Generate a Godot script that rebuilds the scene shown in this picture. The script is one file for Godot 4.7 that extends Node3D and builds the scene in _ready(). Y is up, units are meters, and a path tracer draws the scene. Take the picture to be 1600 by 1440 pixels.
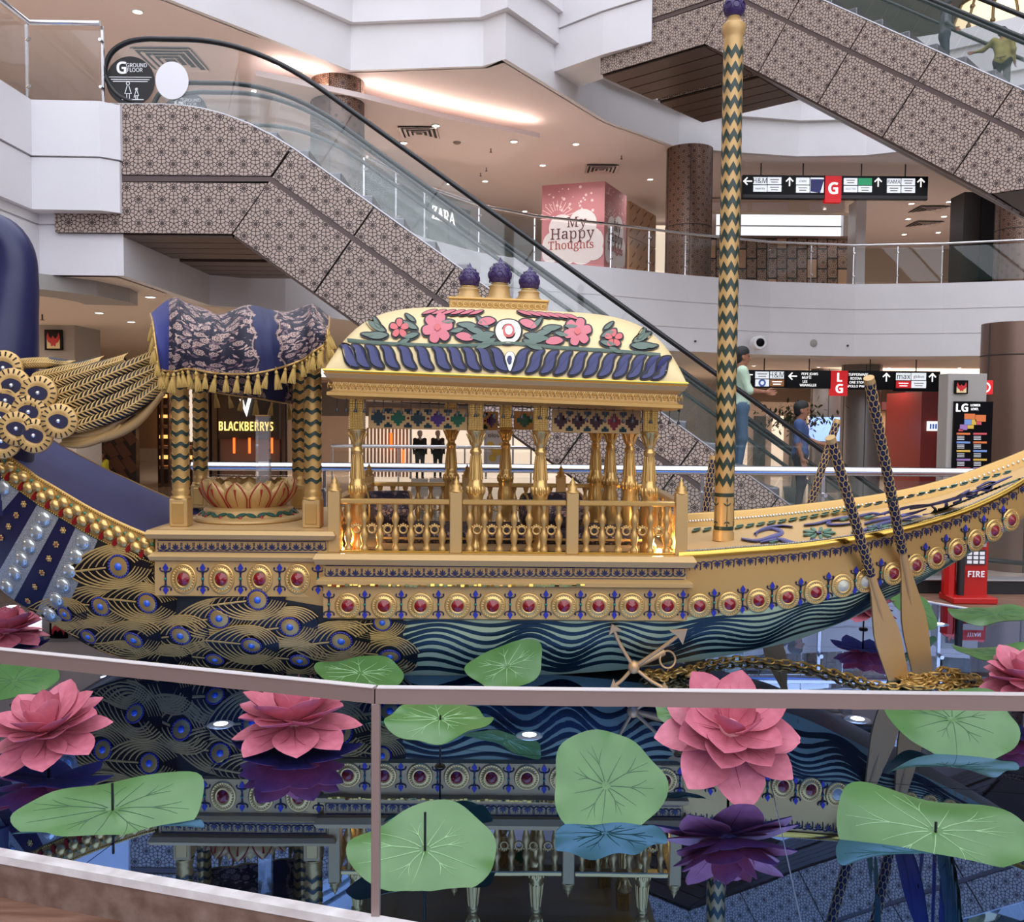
extends Node3D
# A gilded peacock boat on a mirror pool in a shopping mall atrium.
# y is up, metres. The viewer stands at the origin and looks along -z; "depth" is the distance along -z.
const F := 1450.0
const EYE := Vector3(0.0, 1.75, 0.0)
const POOL := 0.15          # height of the mirror sheet
const LOW := -1.1           # lower mall floor
const GF := 5.6             # ground floor level
const UF := 11.6            # upper floor level
const S35 := 0.5736
const C35 := 0.8192

var view := Basis()
var M := {}
var taken := {}
var rng := RandomNumberGenerator.new()

func _ready() -> void:
	# ---- camera
	view = Basis.from_euler(Vector3(deg_to_rad(-2.96), 0.0, deg_to_rad(0.5)))
	var cam := Camera3D.new()
	cam.name = "camera"
	cam.fov = rad_to_deg(2.0 * atan(720.0 / F))
	cam.near = 0.05
	cam.far = 300.0
	add_child(cam)
	cam.transform = Transform3D(view, EYE)
	cam.current = true
	# ---- daylight through the atrium roof
	var sky := Sky.new()
	var sm := ProceduralSkyMaterial.new()
	sm.sky_top_color = Color(0.93, 0.95, 1.0)
	sm.sky_horizon_color = Color(0.96, 0.97, 1.0)
	sm.ground_horizon_color = Color(0.5, 0.5, 0.5)
	sm.ground_bottom_color = Color(0.4, 0.4, 0.4)
	sm.energy_multiplier = 1.0
	sky.sky_material = sm
	var env := Environment.new()
	env.background_mode = Environment.BG_SKY
	env.sky = sky
	env.background_energy_multiplier = 3.1
	env.ambient_light_source = Environment.AMBIENT_SOURCE_DISABLED
	env.tonemap_mode = Environment.TONE_MAPPER_LINEAR
	env.tonemap_exposure = 1.0
	env.sdfgi_enabled = true
	env.ssao_enabled = true
	env.ssil_enabled = true
	var we := WorldEnvironment.new()
	we.name = "environment"
	we.environment = env
	add_child(we)
	rng.seed = 7
	mall_fill_lights()
	make_materials()
	build_shell()
	build_mall()
	build_pool()
	build_boat()
	build_pavilion()
	build_fittings()
	build_people()

# ------------------------------------------------------------------ placing
func at(px: float, py: float, depth: float) -> Vector3:
	var d := view * Vector3((px - 800.0) / F, (720.0 - py) / F, -1.0)
	return EYE + d * (depth / -d.z)

func on_level(px: float, py: float, y: float) -> Vector3:
	var d := view * Vector3((px - 800.0) / F, (720.0 - py) / F, -1.0)
	return EYE + d * ((y - EYE.y) / d.y)

func numbered(called: String) -> String:
	var k: int = taken.get(called, 0)
	taken[called] = k + 1
	return called if k == 0 else "%s_%03d" % [called, k]

func thing(called: String, label: String, category: String, base := Vector3.ZERO, group := "") -> Node3D:
	var o := Node3D.new()
	o.name = numbered(called)
	add_child(o)
	o.position = base
	tag(o, label, category, group)
	return o

func tag(o: Node, label: String, category: String, group := "", kind := "") -> void:
	if label: o.set_meta("label", label)
	if category: o.set_meta("category", category)
	if group: o.set_meta("group", group)
	if kind: o.set_meta("kind", kind)

func part(g, called: String, m: Material, parent: Node3D, xf := Transform3D()) -> MeshInstance3D:
	var o := MeshInstance3D.new()
	o.name = called if parent != self else numbered(called)
	o.mesh = g if g is Mesh else g.commit()
	o.material_override = m
	parent.add_child(o, true)
	o.global_transform = xf
	return o

func solo(g, called: String, m: Material, label: String, category: String, group := "", xf := Transform3D()) -> MeshInstance3D:
	var o := part(g, called, m, self, xf)
	tag(o, label, category, group)
	return o

func struct(g, called: String, m: Material, parent: Node3D = null, xf := Transform3D()) -> MeshInstance3D:
	var o := part(g, called, m, self if parent == null else parent, xf)
	if parent == null:
		o.set_meta("kind", "structure")
	return o

func copy_of(o: Node3D, label := "") -> Node3D:
	var c: Node3D = o.duplicate()
	var base := String(o.name)
	if base.length() > 4 and base[-4] == "_" and base.substr(base.length() - 3).is_valid_int():
		base = base.substr(0, base.length() - 4)
	c.name = numbered(base)
	add_child(c)
	if label: c.set_meta("label", label)
	return c

# ------------------------------------------------------------------ mesh builder
class Geo:
	var v := PackedVector3Array()
	var uv := PackedVector2Array()
	var col := PackedColorArray()
	var idx := PackedInt32Array()
	var tint := Color(1, 1, 1)
	var tinted := false

	func add(p: Vector3, t := Vector2.ZERO) -> int:
		v.append(p)
		uv.append(t)
		col.append(tint)
		return v.size() - 1

	func tri(a: Vector3, b: Vector3, c: Vector3) -> void:
		var k := v.size()
		add(a); add(b); add(c)
		idx.append_array([k, k + 1, k + 2])

	func quad(a: Vector3, b: Vector3, c: Vector3, d: Vector3, u0 := Vector2(0, 1), u1 := Vector2(1, 0)) -> void:
		var k := v.size()
		add(a, Vector2(u0.x, u0.y)); add(b, Vector2(u1.x, u0.y)); add(c, Vector2(u1.x, u1.y)); add(d, Vector2(u0.x, u1.y))
		idx.append_array([k, k + 1, k + 2, k, k + 2, k + 3])

	# chamfered box; faces flat
	func box(c: Vector3, s: Vector3, b := Basis(), ch := 0.0) -> void:
		var h := s * 0.5
		if ch <= 0.0:
			for ax in 3:
				for sg in [-1.0, 1.0]:
					var n := Vector3.ZERO
					n[ax] = sg
					var u := Vector3.ZERO
					u[(ax + 1) % 3] = 1.0
					var w := Vector3.ZERO
					w[(ax + 2) % 3] = sg
					var p := n * h
					var pu := u * h
					var pw := w * h
					quad(c + b * (p - pu - pw), c + b * (p - pu + pw), c + b * (p + pu + pw), c + b * (p + pu - pw), Vector2(0, 0), Vector2(s[(ax + 2) % 3], s[(ax + 1) % 3]))
			return
		ch = minf(ch, minf(h.x, minf(h.y, h.z)) * 0.9)
		# ring of 3 vertices per corner
		var ids := {}
		for sx in [-1, 1]:
			for sy in [-1, 1]:
				for sz in [-1, 1]:
					var e := Vector3(h.x * sx, h.y * sy, h.z * sz)
					var k := v.size()
					add(c + b * (e - Vector3(0, ch * sy, ch * sz)))
					add(c + b * (e - Vector3(ch * sx, 0, ch * sz)))
					add(c + b * (e - Vector3(ch * sx, ch * sy, 0)))
					ids[Vector3i(sx, sy, sz)] = k
		var q := func(p0: int, p1: int, p2: int, p3: int) -> void:
			quad(v[p0], v[p1], v[p2], v[p3])
		for ax in 3:
			var a1 := (ax + 1) % 3
			var a2 := (ax + 2) % 3
			for sg in [-1, 1]:
				var ks := []
				for cc in [[-1, -1], [-1, 1], [1, 1], [1, -1]]:
					var i := Vector3i.ZERO
					i[ax] = sg
					i[a1] = cc[0] * sg
					i[a2] = cc[1]
					ks.append(ids[i] + ax)
				q.call(ks[0], ks[1], ks[2], ks[3])
			for s1 in [-1, 1]:
				for s2 in [-1, 1]:
					var i0 := Vector3i.ZERO
					i0[a1] = s1
					i0[a2] = s2
					var i1 := i0
					i0[ax] = -1 * s1 * s2
					i1[ax] = 1 * s1 * s2
					q.call(ids[i0] + a1, ids[i1] + a1, ids[i1] + a2, ids[i0] + a2)
		for key in ids:
			var k2: int = ids[key]
			if key.x * key.y * key.z > 0: tri(v[k2], v[k2 + 2], v[k2 + 1])
			else: tri(v[k2], v[k2 + 1], v[k2 + 2])

	# smooth surface over rows of points
	func grid(rows: Array, closed := false, us := 1.0, vs := 1.0) -> void:
		var k := v.size()
		var nr := rows.size()
		var nc: int = rows[0].size()
		for r in nr:
			for c in nc:
				add(rows[r][c], Vector2(us * c / maxf(1.0, nc - 1.0), vs * r / maxf(1.0, nr - 1.0)))
		var cols := nc if closed else nc - 1
		for r in nr - 1:
			for c in cols:
				var a := k + r * nc + c
				var b2 := k + r * nc + (c + 1) % nc
				idx.append_array([a, b2, b2 + nc, a, b2 + nc, a + nc])

	# swept round tube, radius per point or one
	func tube(path: Array, rad, sides := 8, caps := true, flat := 1.0) -> void:
		var n := path.size()
		if n < 2: return
		var rows := []
		var t0: Vector3 = (path[1] - path[0]).normalized()
		var up := Vector3.UP if absf(t0.y) < 0.9 else Vector3.RIGHT
		var side := t0.cross(up).normalized()
		for i in n:
			var t: Vector3 = (path[mini(i + 1, n - 1)] - path[maxi(i - 1, 0)]).normalized()
			side = (side - t * side.dot(t)).normalized()
			var w := side.cross(t)
			var r: float = rad[i] if rad is Array or rad is PackedFloat32Array else rad
			var ring := []
			for s in sides:
				var a := TAU * s / sides
				ring.append(path[i] + side * cos(a) * r + w * sin(a) * r * flat)
			rows.append(ring)
		grid(rows, true)
		if caps:
			for e in [0, n - 1]:
				var k := v.size()
				add(path[e])
				for p in rows[e]: add(p)
				for s in sides:
					if e == 0: idx.append_array([k, k + 1 + (s + 1) % sides, k + 1 + s])
					else: idx.append_array([k, k + 1 + s, k + 1 + (s + 1) % sides])

	# turned profile: list of (radius, height), around y through c; a point given twice makes a sharp edge
	func lathe(prof: Array, sides := 12, c := Vector3.ZERO, b := Basis(), twist := 0.0) -> void:
		var rows := []
		for p in prof:
			if rows.size() and p == null:
				grid(rows, true)
				rows = []
				continue
			var ring := []
			for s in sides:
				var a := TAU * s / sides + twist
				ring.append(c + b * Vector3(cos(a) * p.x, p.y, sin(a) * p.x))
			rows.append(ring)
		grid(rows, true)

	# prism from a closed 2D outline, mapped by xf (outline in xy, depth along +z, front at z=depth)
	func prism(poly: PackedVector2Array, depth: float, xf := Transform3D(), us := 1.0) -> void:
		var t := Geometry2D.triangulate_polygon(poly)
		if t.is_empty(): return
		for z in ([depth, 0.0] if depth > 0.0 else [0.0]):
			var k := v.size()
			for p in poly: add(xf * Vector3(p.x, p.y, z), Vector2(p.x, -p.y) * us)
			for i in range(0, t.size(), 3):
				if z > 0.0: idx.append_array([k + t[i], k + t[i + 1], k + t[i + 2]])
				else: idx.append_array([k + t[i], k + t[i + 2], k + t[i + 1]])
		if depth <= 0.0: return
		var n := poly.size()
		for i in n:
			var p0 := poly[i]
			var p1 := poly[(i + 1) % n]
			var l := p0.distance_to(p1)
			quad(xf * Vector3(p0.x, p0.y, 0), xf * Vector3(p1.x, p1.y, 0), xf * Vector3(p1.x, p1.y, depth), xf * Vector3(p0.x, p0.y, depth), Vector2(0, 0), Vector2(l, depth) * us)

	func ball(c: Vector3, r: Vector3, seg := 10, rings := 6, b := Basis()) -> void:
		var rows := []
		for i in rings + 1:
			var ph := PI * i / rings - PI / 2
			var ring := []
			for s in seg:
				var a := TAU * s / seg
				ring.append(c + b * Vector3(cos(ph) * cos(a) * r.x, sin(ph) * r.y, cos(ph) * sin(a) * r.z))
			rows.append(ring)
		grid(rows, true)

	func disc(c: Vector3, r: float, n: Vector3, seg := 16, sq := 1.0) -> void:
		var u := n.cross(Vector3.UP if absf(n.y) < 0.9 else Vector3.RIGHT).normalized()
		var w := n.cross(u)
		var k := v.size()
		add(c, Vector2(0.5, 0.5))
		for s in seg:
			var a := TAU * s / seg
			add(c + u * cos(a) * r + w * sin(a) * r * sq, Vector2(0.5 + cos(a) * 0.5, 0.5 + sin(a) * 0.5))
		for s in seg: idx.append_array([k, k + 1 + s, k + 1 + (s + 1) % seg])

	func dome(c: Vector3, r: float, n: Vector3, h: float, seg := 10, rings := 3) -> void:
		var u := n.cross(Vector3.UP if absf(n.y) < 0.9 else Vector3.RIGHT).normalized()
		var w := n.cross(u)
		var rows := []
		for i in rings + 1:
			var ph := PI / 2 * i / rings
			var ring := []
			for s in seg:
				var a := TAU * s / seg
				ring.append(c + (u * cos(a) + w * sin(a)) * r * cos(ph) + n * h * sin(ph))
			rows.append(ring)
		grid(rows, true)

	func torus(c: Vector3, R: float, r: float, n: Vector3, seg := 16, sides := 6, sq := 1.0) -> void:
		var u := n.cross(Vector3.UP if absf(n.y) < 0.9 else Vector3.RIGHT).normalized()
		var w := n.cross(u)
		var rows := []
		for i in seg + 1:
			var a := TAU * i / seg
			var d := u * cos(a) + w * sin(a) * sq
			var ring := []
			for s in sides:
				var b2 := TAU * s / sides
				ring.append(c + d * (R + r * cos(b2)) + n * r * sin(b2))
			rows.append(ring)
		grid(rows, true)

	func merge(o: Geo, xf := Transform3D()) -> void:
		var k := v.size()
		for p in o.v: v.append(xf * p)
		uv.append_array(o.uv)
		if tinted and not o.tinted:
			for i in o.v.size(): col.append(tint)
		else: col.append_array(o.col)
		for i in o.idx: idx.append(i + k)

	func commit() -> ArrayMesh:
		var n := PackedVector3Array()
		n.resize(v.size())
		for i in range(0, idx.size(), 3):
			var a := idx[i]
			var b := idx[i + 1]
			var c := idx[i + 2]
			var f := (v[c] - v[a]).cross(v[b] - v[a])
			n[a] += f
			n[b] += f
			n[c] += f
		for i in n.size():
			n[i] = n[i].normalized() if n[i].length_squared() > 1e-20 else Vector3.UP
		var arr := []
		arr.resize(Mesh.ARRAY_MAX)
		arr[Mesh.ARRAY_VERTEX] = v
		arr[Mesh.ARRAY_NORMAL] = n
		arr[Mesh.ARRAY_TEX_UV] = uv
		if tinted: arr[Mesh.ARRAY_COLOR] = col
		arr[Mesh.ARRAY_INDEX] = idx
		var m := ArrayMesh.new()
		m.add_surface_from_arrays(Mesh.PRIMITIVE_TRIANGLES, arr)
		return m

func bx(c: Vector3, s: Vector3, ch := 0.0, b := Basis()) -> Geo:
	var g := Geo.new()
	g.box(c, s, b, ch)
	return g

# box between two corner points given as x0..x1, y0..y1, depth0..depth1
func slab(x0: float, x1: float, y0: float, y1: float, d0: float, d1: float, ch := 0.0) -> Geo:
	return bx(Vector3((x0 + x1) / 2, (y0 + y1) / 2, -(d0 + d1) / 2), Vector3(absf(x1 - x0), absf(y1 - y0), absf(d1 - d0)), ch)

# axis-aligned box that shows at px0..px1, py0..py1 with its front at depth d and a given thickness
func shown(px0: float, py0: float, px1: float, py1: float, d: float, thick: float, ch := 0.0) -> Geo:
	var a := at(px0, (py0 + py1) / 2, d)
	var b := at(px1, (py0 + py1) / 2, d)
	var t := at((px0 + px1) / 2, py0, d)
	var l := at((px0 + px1) / 2, py1, d)
	return slab(a.x, b.x, l.y, t.y, d, d + thick, ch)

func bez(a: Vector3, b: Vector3, c: Vector3, d: Vector3, n: int) -> Array:
	var r := []
	for i in n + 1:
		r.append(a.bezier_interpolate(b, c, d, float(i) / n))
	return r

# Catmull-Rom through points, n steps a span
func spline(p: Array, n: int) -> Array:
	var r := []
	for i in p.size() - 1:
		var a: Vector3 = p[maxi(i - 1, 0)]
		var d: Vector3 = p[mini(i + 2, p.size() - 1)]
		for k in n:
			r.append(p[i].cubic_interpolate(p[i + 1], a, d, float(k) / n))
	r.append(p[-1])
	return r

func spline2(p: Array, n: int) -> PackedVector2Array:
	var r := PackedVector2Array()
	for i in p.size() - 1:
		var a: Vector2 = p[maxi(i - 1, 0)]
		var d: Vector2 = p[mini(i + 2, p.size() - 1)]
		for k in n:
			r.append(p[i].cubic_interpolate(p[i + 1], a, d, float(k) / n))
	r.append(p[-1])
	return r

func closed2(p: Array, n: int) -> PackedVector2Array:
	var r := PackedVector2Array()
	var m := p.size()
	for i in m:
		for k in n:
			r.append(p[i].cubic_interpolate(p[(i + 1) % m], p[(i + m - 1) % m], p[(i + 2) % m], float(k) / n))
	return r

# sweep a profile of (outward, height) along a plan path of (x, depth); outward is to the viewer's side of a path that runs left to right
func sweep(path: Array, prof: Array, smooth := false) -> Geo:
	var g := Geo.new()
	var n := path.size()
	var off := []
	for i in n:
		var d0: Vector2 = (path[i] - path[maxi(i - 1, 0)]).normalized()
		var d1: Vector2 = (path[mini(i + 1, n - 1)] - path[i]).normalized()
		if i == 0: d0 = d1
		if i == n - 1: d1 = d0
		var n0 := Vector2(d0.y, -d0.x)
		var n1 := Vector2(d1.y, -d1.x)
		var m := (n0 + n1).normalized()
		off.append(m / maxf(0.35, m.dot(n0)))
	var pt := func(i: int, q: Vector2) -> Vector3:
		var p: Vector2 = path[i] + off[i] * q.x
		return Vector3(p.x, q.y, -p.y)
	for j in prof.size() - 1:
		if smooth:
			var r0 := []
			var r1 := []
			for i in n:
				r0.append(pt.call(i, prof[j]))
				r1.append(pt.call(i, prof[j + 1]))
			g.grid([r1, r0])
		else:
			for i in n - 1:
				g.quad(pt.call(i, prof[j]), pt.call(i + 1, prof[j]), pt.call(i + 1, prof[j + 1]), pt.call(i, prof[j + 1]))
	return g

func flat_poly(pts: Array, y: float, thick: float) -> Geo:
	var poly := PackedVector2Array(pts)
	if Geometry2D.is_polygon_clockwise(poly): poly.reverse()
	var g := Geo.new()
	g.prism(poly, thick, Transform3D(Basis(Vector3.RIGHT, Vector3(0, 0, -1), Vector3(0, 1, 0)), Vector3(0, y - thick, 0)))
	return g

func words(text: String, height: float, depth := 0.004, font := "Droid Sans", bold := false) -> TextMesh:
	var t := TextMesh.new()
	var f := SystemFont.new()
	f.font_names = PackedStringArray([font])
	if bold: f.font_weight = 700
	t.font = f
	t.text = text
	t.font_size = 32
	t.pixel_size = height / 23.0
	t.depth = depth
	t.curve_step = 2.0
	return t

# lettering centred at p, facing the viewer (turn about y)
func letters(text: String, height: float, p: Vector3, m: Material, parent: Node3D, called := "lettering", turn := 0.0, bold := false, font := "Droid Sans", wide := 1.0) -> MeshInstance3D:
	return part(words(text, height, 0.006, font, bold), called, m, parent, Transform3D(Basis(Vector3.UP, turn).scaled_local(Vector3(wide, 1, 1)), p))

# ------------------------------------------------------------------ materials
func mat(key: String, c: Color, rough := 0.6, metal := 0.0) -> StandardMaterial3D:
	var m := StandardMaterial3D.new()
	m.resource_name = key
	m.albedo_color = c
	m.roughness = rough
	m.metallic = metal
	M[key] = m
	return m

func glow(key: String, c: Color, e: float) -> StandardMaterial3D:
	var m := mat(key, c, 0.5)
	m.emission_enabled = true
	m.emission = c
	m.emission_energy_multiplier = e
	return m

func glass(key: String, c: Color, alpha: float, rough := 0.02) -> StandardMaterial3D:
	var m := mat(key, Color(c.r, c.g, c.b, alpha), rough)
	m.transparency = BaseMaterial3D.TRANSPARENCY_ALPHA
	return m

func rgb8(r: int, g: int, b: int) -> Color:
	return Color(r / 255.0, g / 255.0, b / 255.0)

func noise_tex(seed_: int, freq: float, lo: Color, hi: Color, size := 256, octaves := 4) -> NoiseTexture2D:
	var n := FastNoiseLite.new()
	n.seed = seed_
	n.frequency = freq
	n.fractal_octaves = octaves
	var t := NoiseTexture2D.new()
	t.width = size
	t.height = size
	t.seamless = true
	t.noise = n
	var gr := Gradient.new()
	gr.set_color(0, lo)
	gr.set_color(1, hi)
	t.color_ramp = gr
	return t

func rough_noise(seed_: int, freq: float, size := 256) -> NoiseTexture2D:
	return noise_tex(seed_, freq, Color(0, 0, 0), Color(1, 1, 1), size)

# lattice of ten-rayed rosettes: dark lines round pale cells
func lattice_image(n: int) -> Image:
	var line := rgb8(62, 46, 42)
	var cell := rgb8(172, 153, 140)
	var sites := PackedVector2Array()
	for c in [Vector2(0.5, 0.5), Vector2(0, 0)]:
		for k in 10:
			var a := TAU * (k + 0.5) / 10.0
			sites.append(c + Vector2(cos(a), sin(a)) * 0.105)
			sites.append(c + Vector2(cos(a + PI / 10), sin(a + PI / 10)) * 0.225)
	for c in [Vector2(0.5, 0.0), Vector2(0.0, 0.5)]:
		for k in 5:
			var a := TAU * k / 5.0 + PI / 2
			sites.append(c + Vector2(cos(a), sin(a)) * 0.11)
	var all := PackedVector2Array()
	for s in sites:
		for dx in [-1, 0, 1]:
			for dy in [-1, 0, 1]:
				var q: Vector2 = s + Vector2(dx, dy)
				if q.x > -0.2 and q.x < 1.2 and q.y > -0.2 and q.y < 1.2: all.append(q)
	# sort sites into buckets
	var nb := 10
	var bucket := {}
	for s in all:
		var bk := Vector2i(floori(s.x * nb), floori(s.y * nb))
		if not bucket.has(bk): bucket[bk] = PackedVector2Array()
		bucket[bk].append(s)
	var im := Image.create_empty(n, n, false, Image.FORMAT_RGB8)
	for y in n:
		for x in n:
			var p := Vector2((x + 0.5) / n, (y + 0.5) / n)
			var bi := floori(p.x * nb)
			var bj := floori(p.y * nb)
			var d1 := 9.0
			var d2 := 9.0
			for i in range(bi - 2, bi + 3):
				for j in range(bj - 2, bj + 3):
					var key := Vector2i(i, j)
					if bucket.has(key):
						for s in bucket[key]:
							var d: float = p.distance_squared_to(s)
							if d < d1:
								d2 = d1
								d1 = d
							elif d < d2: d2 = d
			var e := sqrt(d2) - sqrt(d1)
			im.set_pixel(x, y, line.lerp(cell, smoothstep(0.022, 0.036, e)))
	im.generate_mipmaps()
	return im

func make_materials() -> void:
	var w := mat("white_paint", rgb8(226, 223, 225), 0.5)
	w.albedo_texture = noise_tex(3, 0.01, Color(0.96, 0.96, 0.96), Color(1, 1, 1))
	w.uv1_triplanar = true
	w.uv1_world_triplanar = true
	w.uv1_scale = Vector3(0.2, 0.2, 0.2)
	mat("soffit_paint", rgb8(228, 213, 211), 0.6)
	mat("soffit_warm", rgb8(222, 206, 190), 0.6)
	var fl := mat("marble", rgb8(206, 196, 184), 0.1)
	fl.albedo_texture = noise_tex(5, 0.012, rgb8(205, 196, 186), Color(1, 1, 1), 512, 5)
	fl.uv1_triplanar = true
	fl.uv1_world_triplanar = true
	fl.uv1_scale = Vector3(0.25, 0.25, 0.25)
	var wd := mat("wood_floor", rgb8(146, 112, 94), 0.45)
	wd.albedo_texture = noise_tex(9, 0.02, rgb8(170, 150, 140), Color(1, 1, 1), 256, 4)
	wd.uv1_triplanar = true
	wd.uv1_world_triplanar = true
	wd.uv1_scale = Vector3(0.4, 1, 3)
	var la := mat("lattice", Color(1, 1, 1), 0.5)
	la.albedo_texture = ImageTexture.create_from_image(lattice_image(256))
	la.uv1_scale = Vector3(3.3, 3.3, 1)
	var lc := mat("lattice_bronze", rgb8(196, 172, 158), 0.35, 0.35)
	lc.albedo_texture = la.albedo_texture
	lc.uv1_scale = Vector3(3.3, 3.3, 1)
	var lt := mat("lattice_tan", rgb8(255, 234, 216), 0.5)
	lt.albedo_texture = la.albedo_texture
	lt.uv1_scale = Vector3(2.4, 2.4, 1)
	mat("brown_trim", rgb8(84, 66, 62), 0.5)
	mat("dark_trim", rgb8(40, 33, 32), 0.5)
	mat("soffit_bronze", rgb8(98, 80, 70), 0.35, 0.4)
	mat("bronze_column", rgb8(112, 88, 76), 0.3, 0.5)
	mat("grey_column", rgb8(128, 124, 124), 0.3, 0.4)
	mat("steel", rgb8(205, 205, 208), 0.22, 1.0)
	mat("dull_steel", rgb8(170, 168, 170), 0.4, 0.8)
	mat("black_rubber", rgb8(22, 22, 25), 0.35)
	mat("black_gloss", rgb8(16, 15, 18), 0.15)
	mat("black_matte", rgb8(24, 22, 24), 0.6)
	M.black_gloss.metallic_specular = 0.2
	mat("charcoal", rgb8(52, 50, 52), 0.5)
	glass("pane", rgb8(70, 100, 94), 0.06)
	M.pane.metallic_specular = 0.35
	glass("pane_dark", rgb8(70, 88, 86), 0.45)
	glass("pane_clear", rgb8(40, 46, 52), 0.015)
	M.pane_clear.metallic_specular = 0.1
	mat("step_metal", rgb8(120, 120, 124), 0.4, 0.7)
	mat("beige_wall", rgb8(186, 166, 150), 0.6)
	mat("tan_panel", rgb8(190, 152, 120), 0.5)
	mat("taupe_wall", rgb8(142, 128, 118), 0.6)
	mat("rosewood", rgb8(112, 74, 56), 0.4)
	mat("shop_dark", rgb8(48, 40, 36), 0.4)
	mat("shop_green", rgb8(40, 52, 50), 0.2)
	mat("grey_panel", rgb8(158, 152, 146), 0.5)
	mat("sign_red", rgb8(196, 22, 30), 0.35)
	mat("shop_red", rgb8(118, 22, 18), 0.35)
	mat("sign_white", rgb8(238, 238, 240), 0.4)
	mat("cream", rgb8(232, 214, 160), 0.5)
	mat("pink_print", rgb8(192, 128, 136), 0.5)
	mat("pink_pale", rgb8(240, 214, 216), 0.5)
	mat("cloud_print", rgb8(226, 224, 228), 0.5)
	mat("maroon_print", rgb8(96, 40, 44), 0.5)
	mat("rust_print", rgb8(168, 60, 44), 0.5)
	mat("fire_red", rgb8(176, 20, 16), 0.35)
	mat("leaf_dark", rgb8(48, 62, 40), 0.6)
	glow("lamp_white", Color(1.0, 0.95, 0.9), 9.0)
	glow("tile_white", rgb8(225, 232, 240), 0.75)
	glow("tile_green", rgb8(40, 150, 100), 0.6)
	glow("tile_red", rgb8(200, 20, 28), 0.55)
	glow("tile_bronze", rgb8(150, 100, 60), 0.4)
	glow("cove", Color(1.0, 0.92, 0.86), 7.0)
	glow("daylight_glass", Color(0.94, 0.97, 1.0), 1.25)
	glow("shop_glow", Color(1.0, 0.72, 0.4), 1.6)
	glow("shop_white", Color(1.0, 0.93, 0.84), 0.75)
	glow("lamp_orange", Color(1.0, 0.35, 0.12), 3.0)
	glow("sign_gold", Color(1.0, 0.86, 0.5), 1.6)
	glow("sign_lit_white", Color(1.0, 1.0, 1.0), 1.1)
	glow("shade_cream", Color(1.0, 0.9, 0.72), 0.8)
	glow("screen_blue", Color(0.6, 0.75, 1.0), 0.8)
	glow("tile_navy", rgb8(40, 44, 100), 0.4)
	glow("tile_blue", rgb8(70, 100, 170), 0.5)

func lamp(p: Vector3, energy: float, size: float, c := Color(1.0, 0.93, 0.86)) -> OmniLight3D:
	var l := OmniLight3D.new()
	l.name = "lamp_beam"
	l.light_color = c
	l.light_energy = energy
	l.light_size = size
	l.omni_range = 40.0
	l.omni_attenuation = 2.0
	l.shadow_enabled = true
	add_child(l, true)
	l.position = p
	return l

# added fill light panels follow below, inside the shops and deep under the balconies
func downlamp(p: Vector3, energy: float) -> void:
	var l := SpotLight3D.new()
	l.name = "downlight_beam"
	l.light_color = Color(1.0, 0.95, 0.92)
	l.light_energy = energy
	l.light_size = 0.05
	l.spot_angle = 70.0
	l.spot_angle_attenuation = 0.6
	l.spot_range = 40.0
	l.spot_attenuation = 2.0
	l.shadow_enabled = true
	add_child(l, true)
	l.transform = Transform3D(Basis(Vector3.RIGHT, -PI / 2), p)

func mall_fill_lights() -> void:  # area lights added as fill, each given a glowing panel
	var panel := glow("light_panel", Color(1.0, 0.93, 0.87), 2.0)  # glow of the added fill panels
	var k := 0
	for a in [[-13.5, 3.3, 19.0, 6.0, 5.0, 16.0, "left of the boat under the balcony"], [-9.0, 3.3, 40.5, 8.0, 5.0, 24.0, "inside the menswear shop"], [1.0, 3.3, 41.0, 9.0, 6.0, 24.0, "inside the bright shop behind the pavilion"], [16.0, 3.3, 37.0, 9.0, 6.0, 24.0, "deep in the right corridor"], [-14.0, 3.3, 7.0, 6.0, 8.0, 14.0, "over the floor left of the viewer"], [-14.0, 9.4, 14.0, 6.0, 8.0, 10.0, "above the left balcony"]]:
		var l := AreaLight3D.new()
		l.name = "added_fill_beam"
		l.light_color = Color(1.0, 0.92, 0.86)
		l.light_energy = a[5]
		l.area_size = Vector2(a[3], a[4])
		l.area_range = 60.0
		l.area_attenuation = 2.0
		l.shadow_enabled = true
		add_child(l, true)
		l.transform = Transform3D(Basis(Vector3.RIGHT, -PI / 2), Vector3(a[0], a[1], -a[2]))
		solo(bx(Vector3(a[0], a[1] + 0.06, -a[2]), Vector3(a[3], 0.05, a[4])), "added_fill_panel", panel, "large added fill light panel " + a[6], "ceiling light", "added fill light panels")

const G_EDGE := [Vector2(-6.3, -13.8), Vector2(-6.2, 12.25), Vector2(-5.1, 12.25), Vector2(-5.07, 15.6), Vector2(-4.0, 16.4), Vector2(-2.9, 18.4), Vector2(-1.94, 20.8), Vector2(-0.8, 22.6), Vector2(0.56, 23.75), Vector2(2.6, 24.7), Vector2(4.8, 25.9), Vector2(7.4, 27.0), Vector2(10.0, 27.4), Vector2(12.4, 27.0), Vector2(14.5, 26.3), Vector2(19.0, 23.0), Vector2(24.0, 17.0), Vector2(26.0, -13.8)]

func inset(path: Array, by: float) -> Array:
	var r := []
	var n := path.size()
	for i in n:
		var d: Vector2 = (path[mini(i + 1, n - 1)] - path[maxi(i - 1, 0)]).normalized()
		r.append(path[i] + Vector2(-d.y, d.x) * by)
	return r

func ring_slab(path: Array, bottom: float, top: float, called: String, soffit: Material) -> void:
	var p := inset(path, 0.12)
	p.append_array([Vector2(44, -13.8), Vector2(44, 60), Vector2(-44, 60), Vector2(-44, -13.8)])
	struct(flat_poly(p, bottom + 0.2, 0.2), "ceiling_" + called, soffit)
	struct(flat_poly(p, top, 0.2), "floor_" + called, M.marble)

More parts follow.
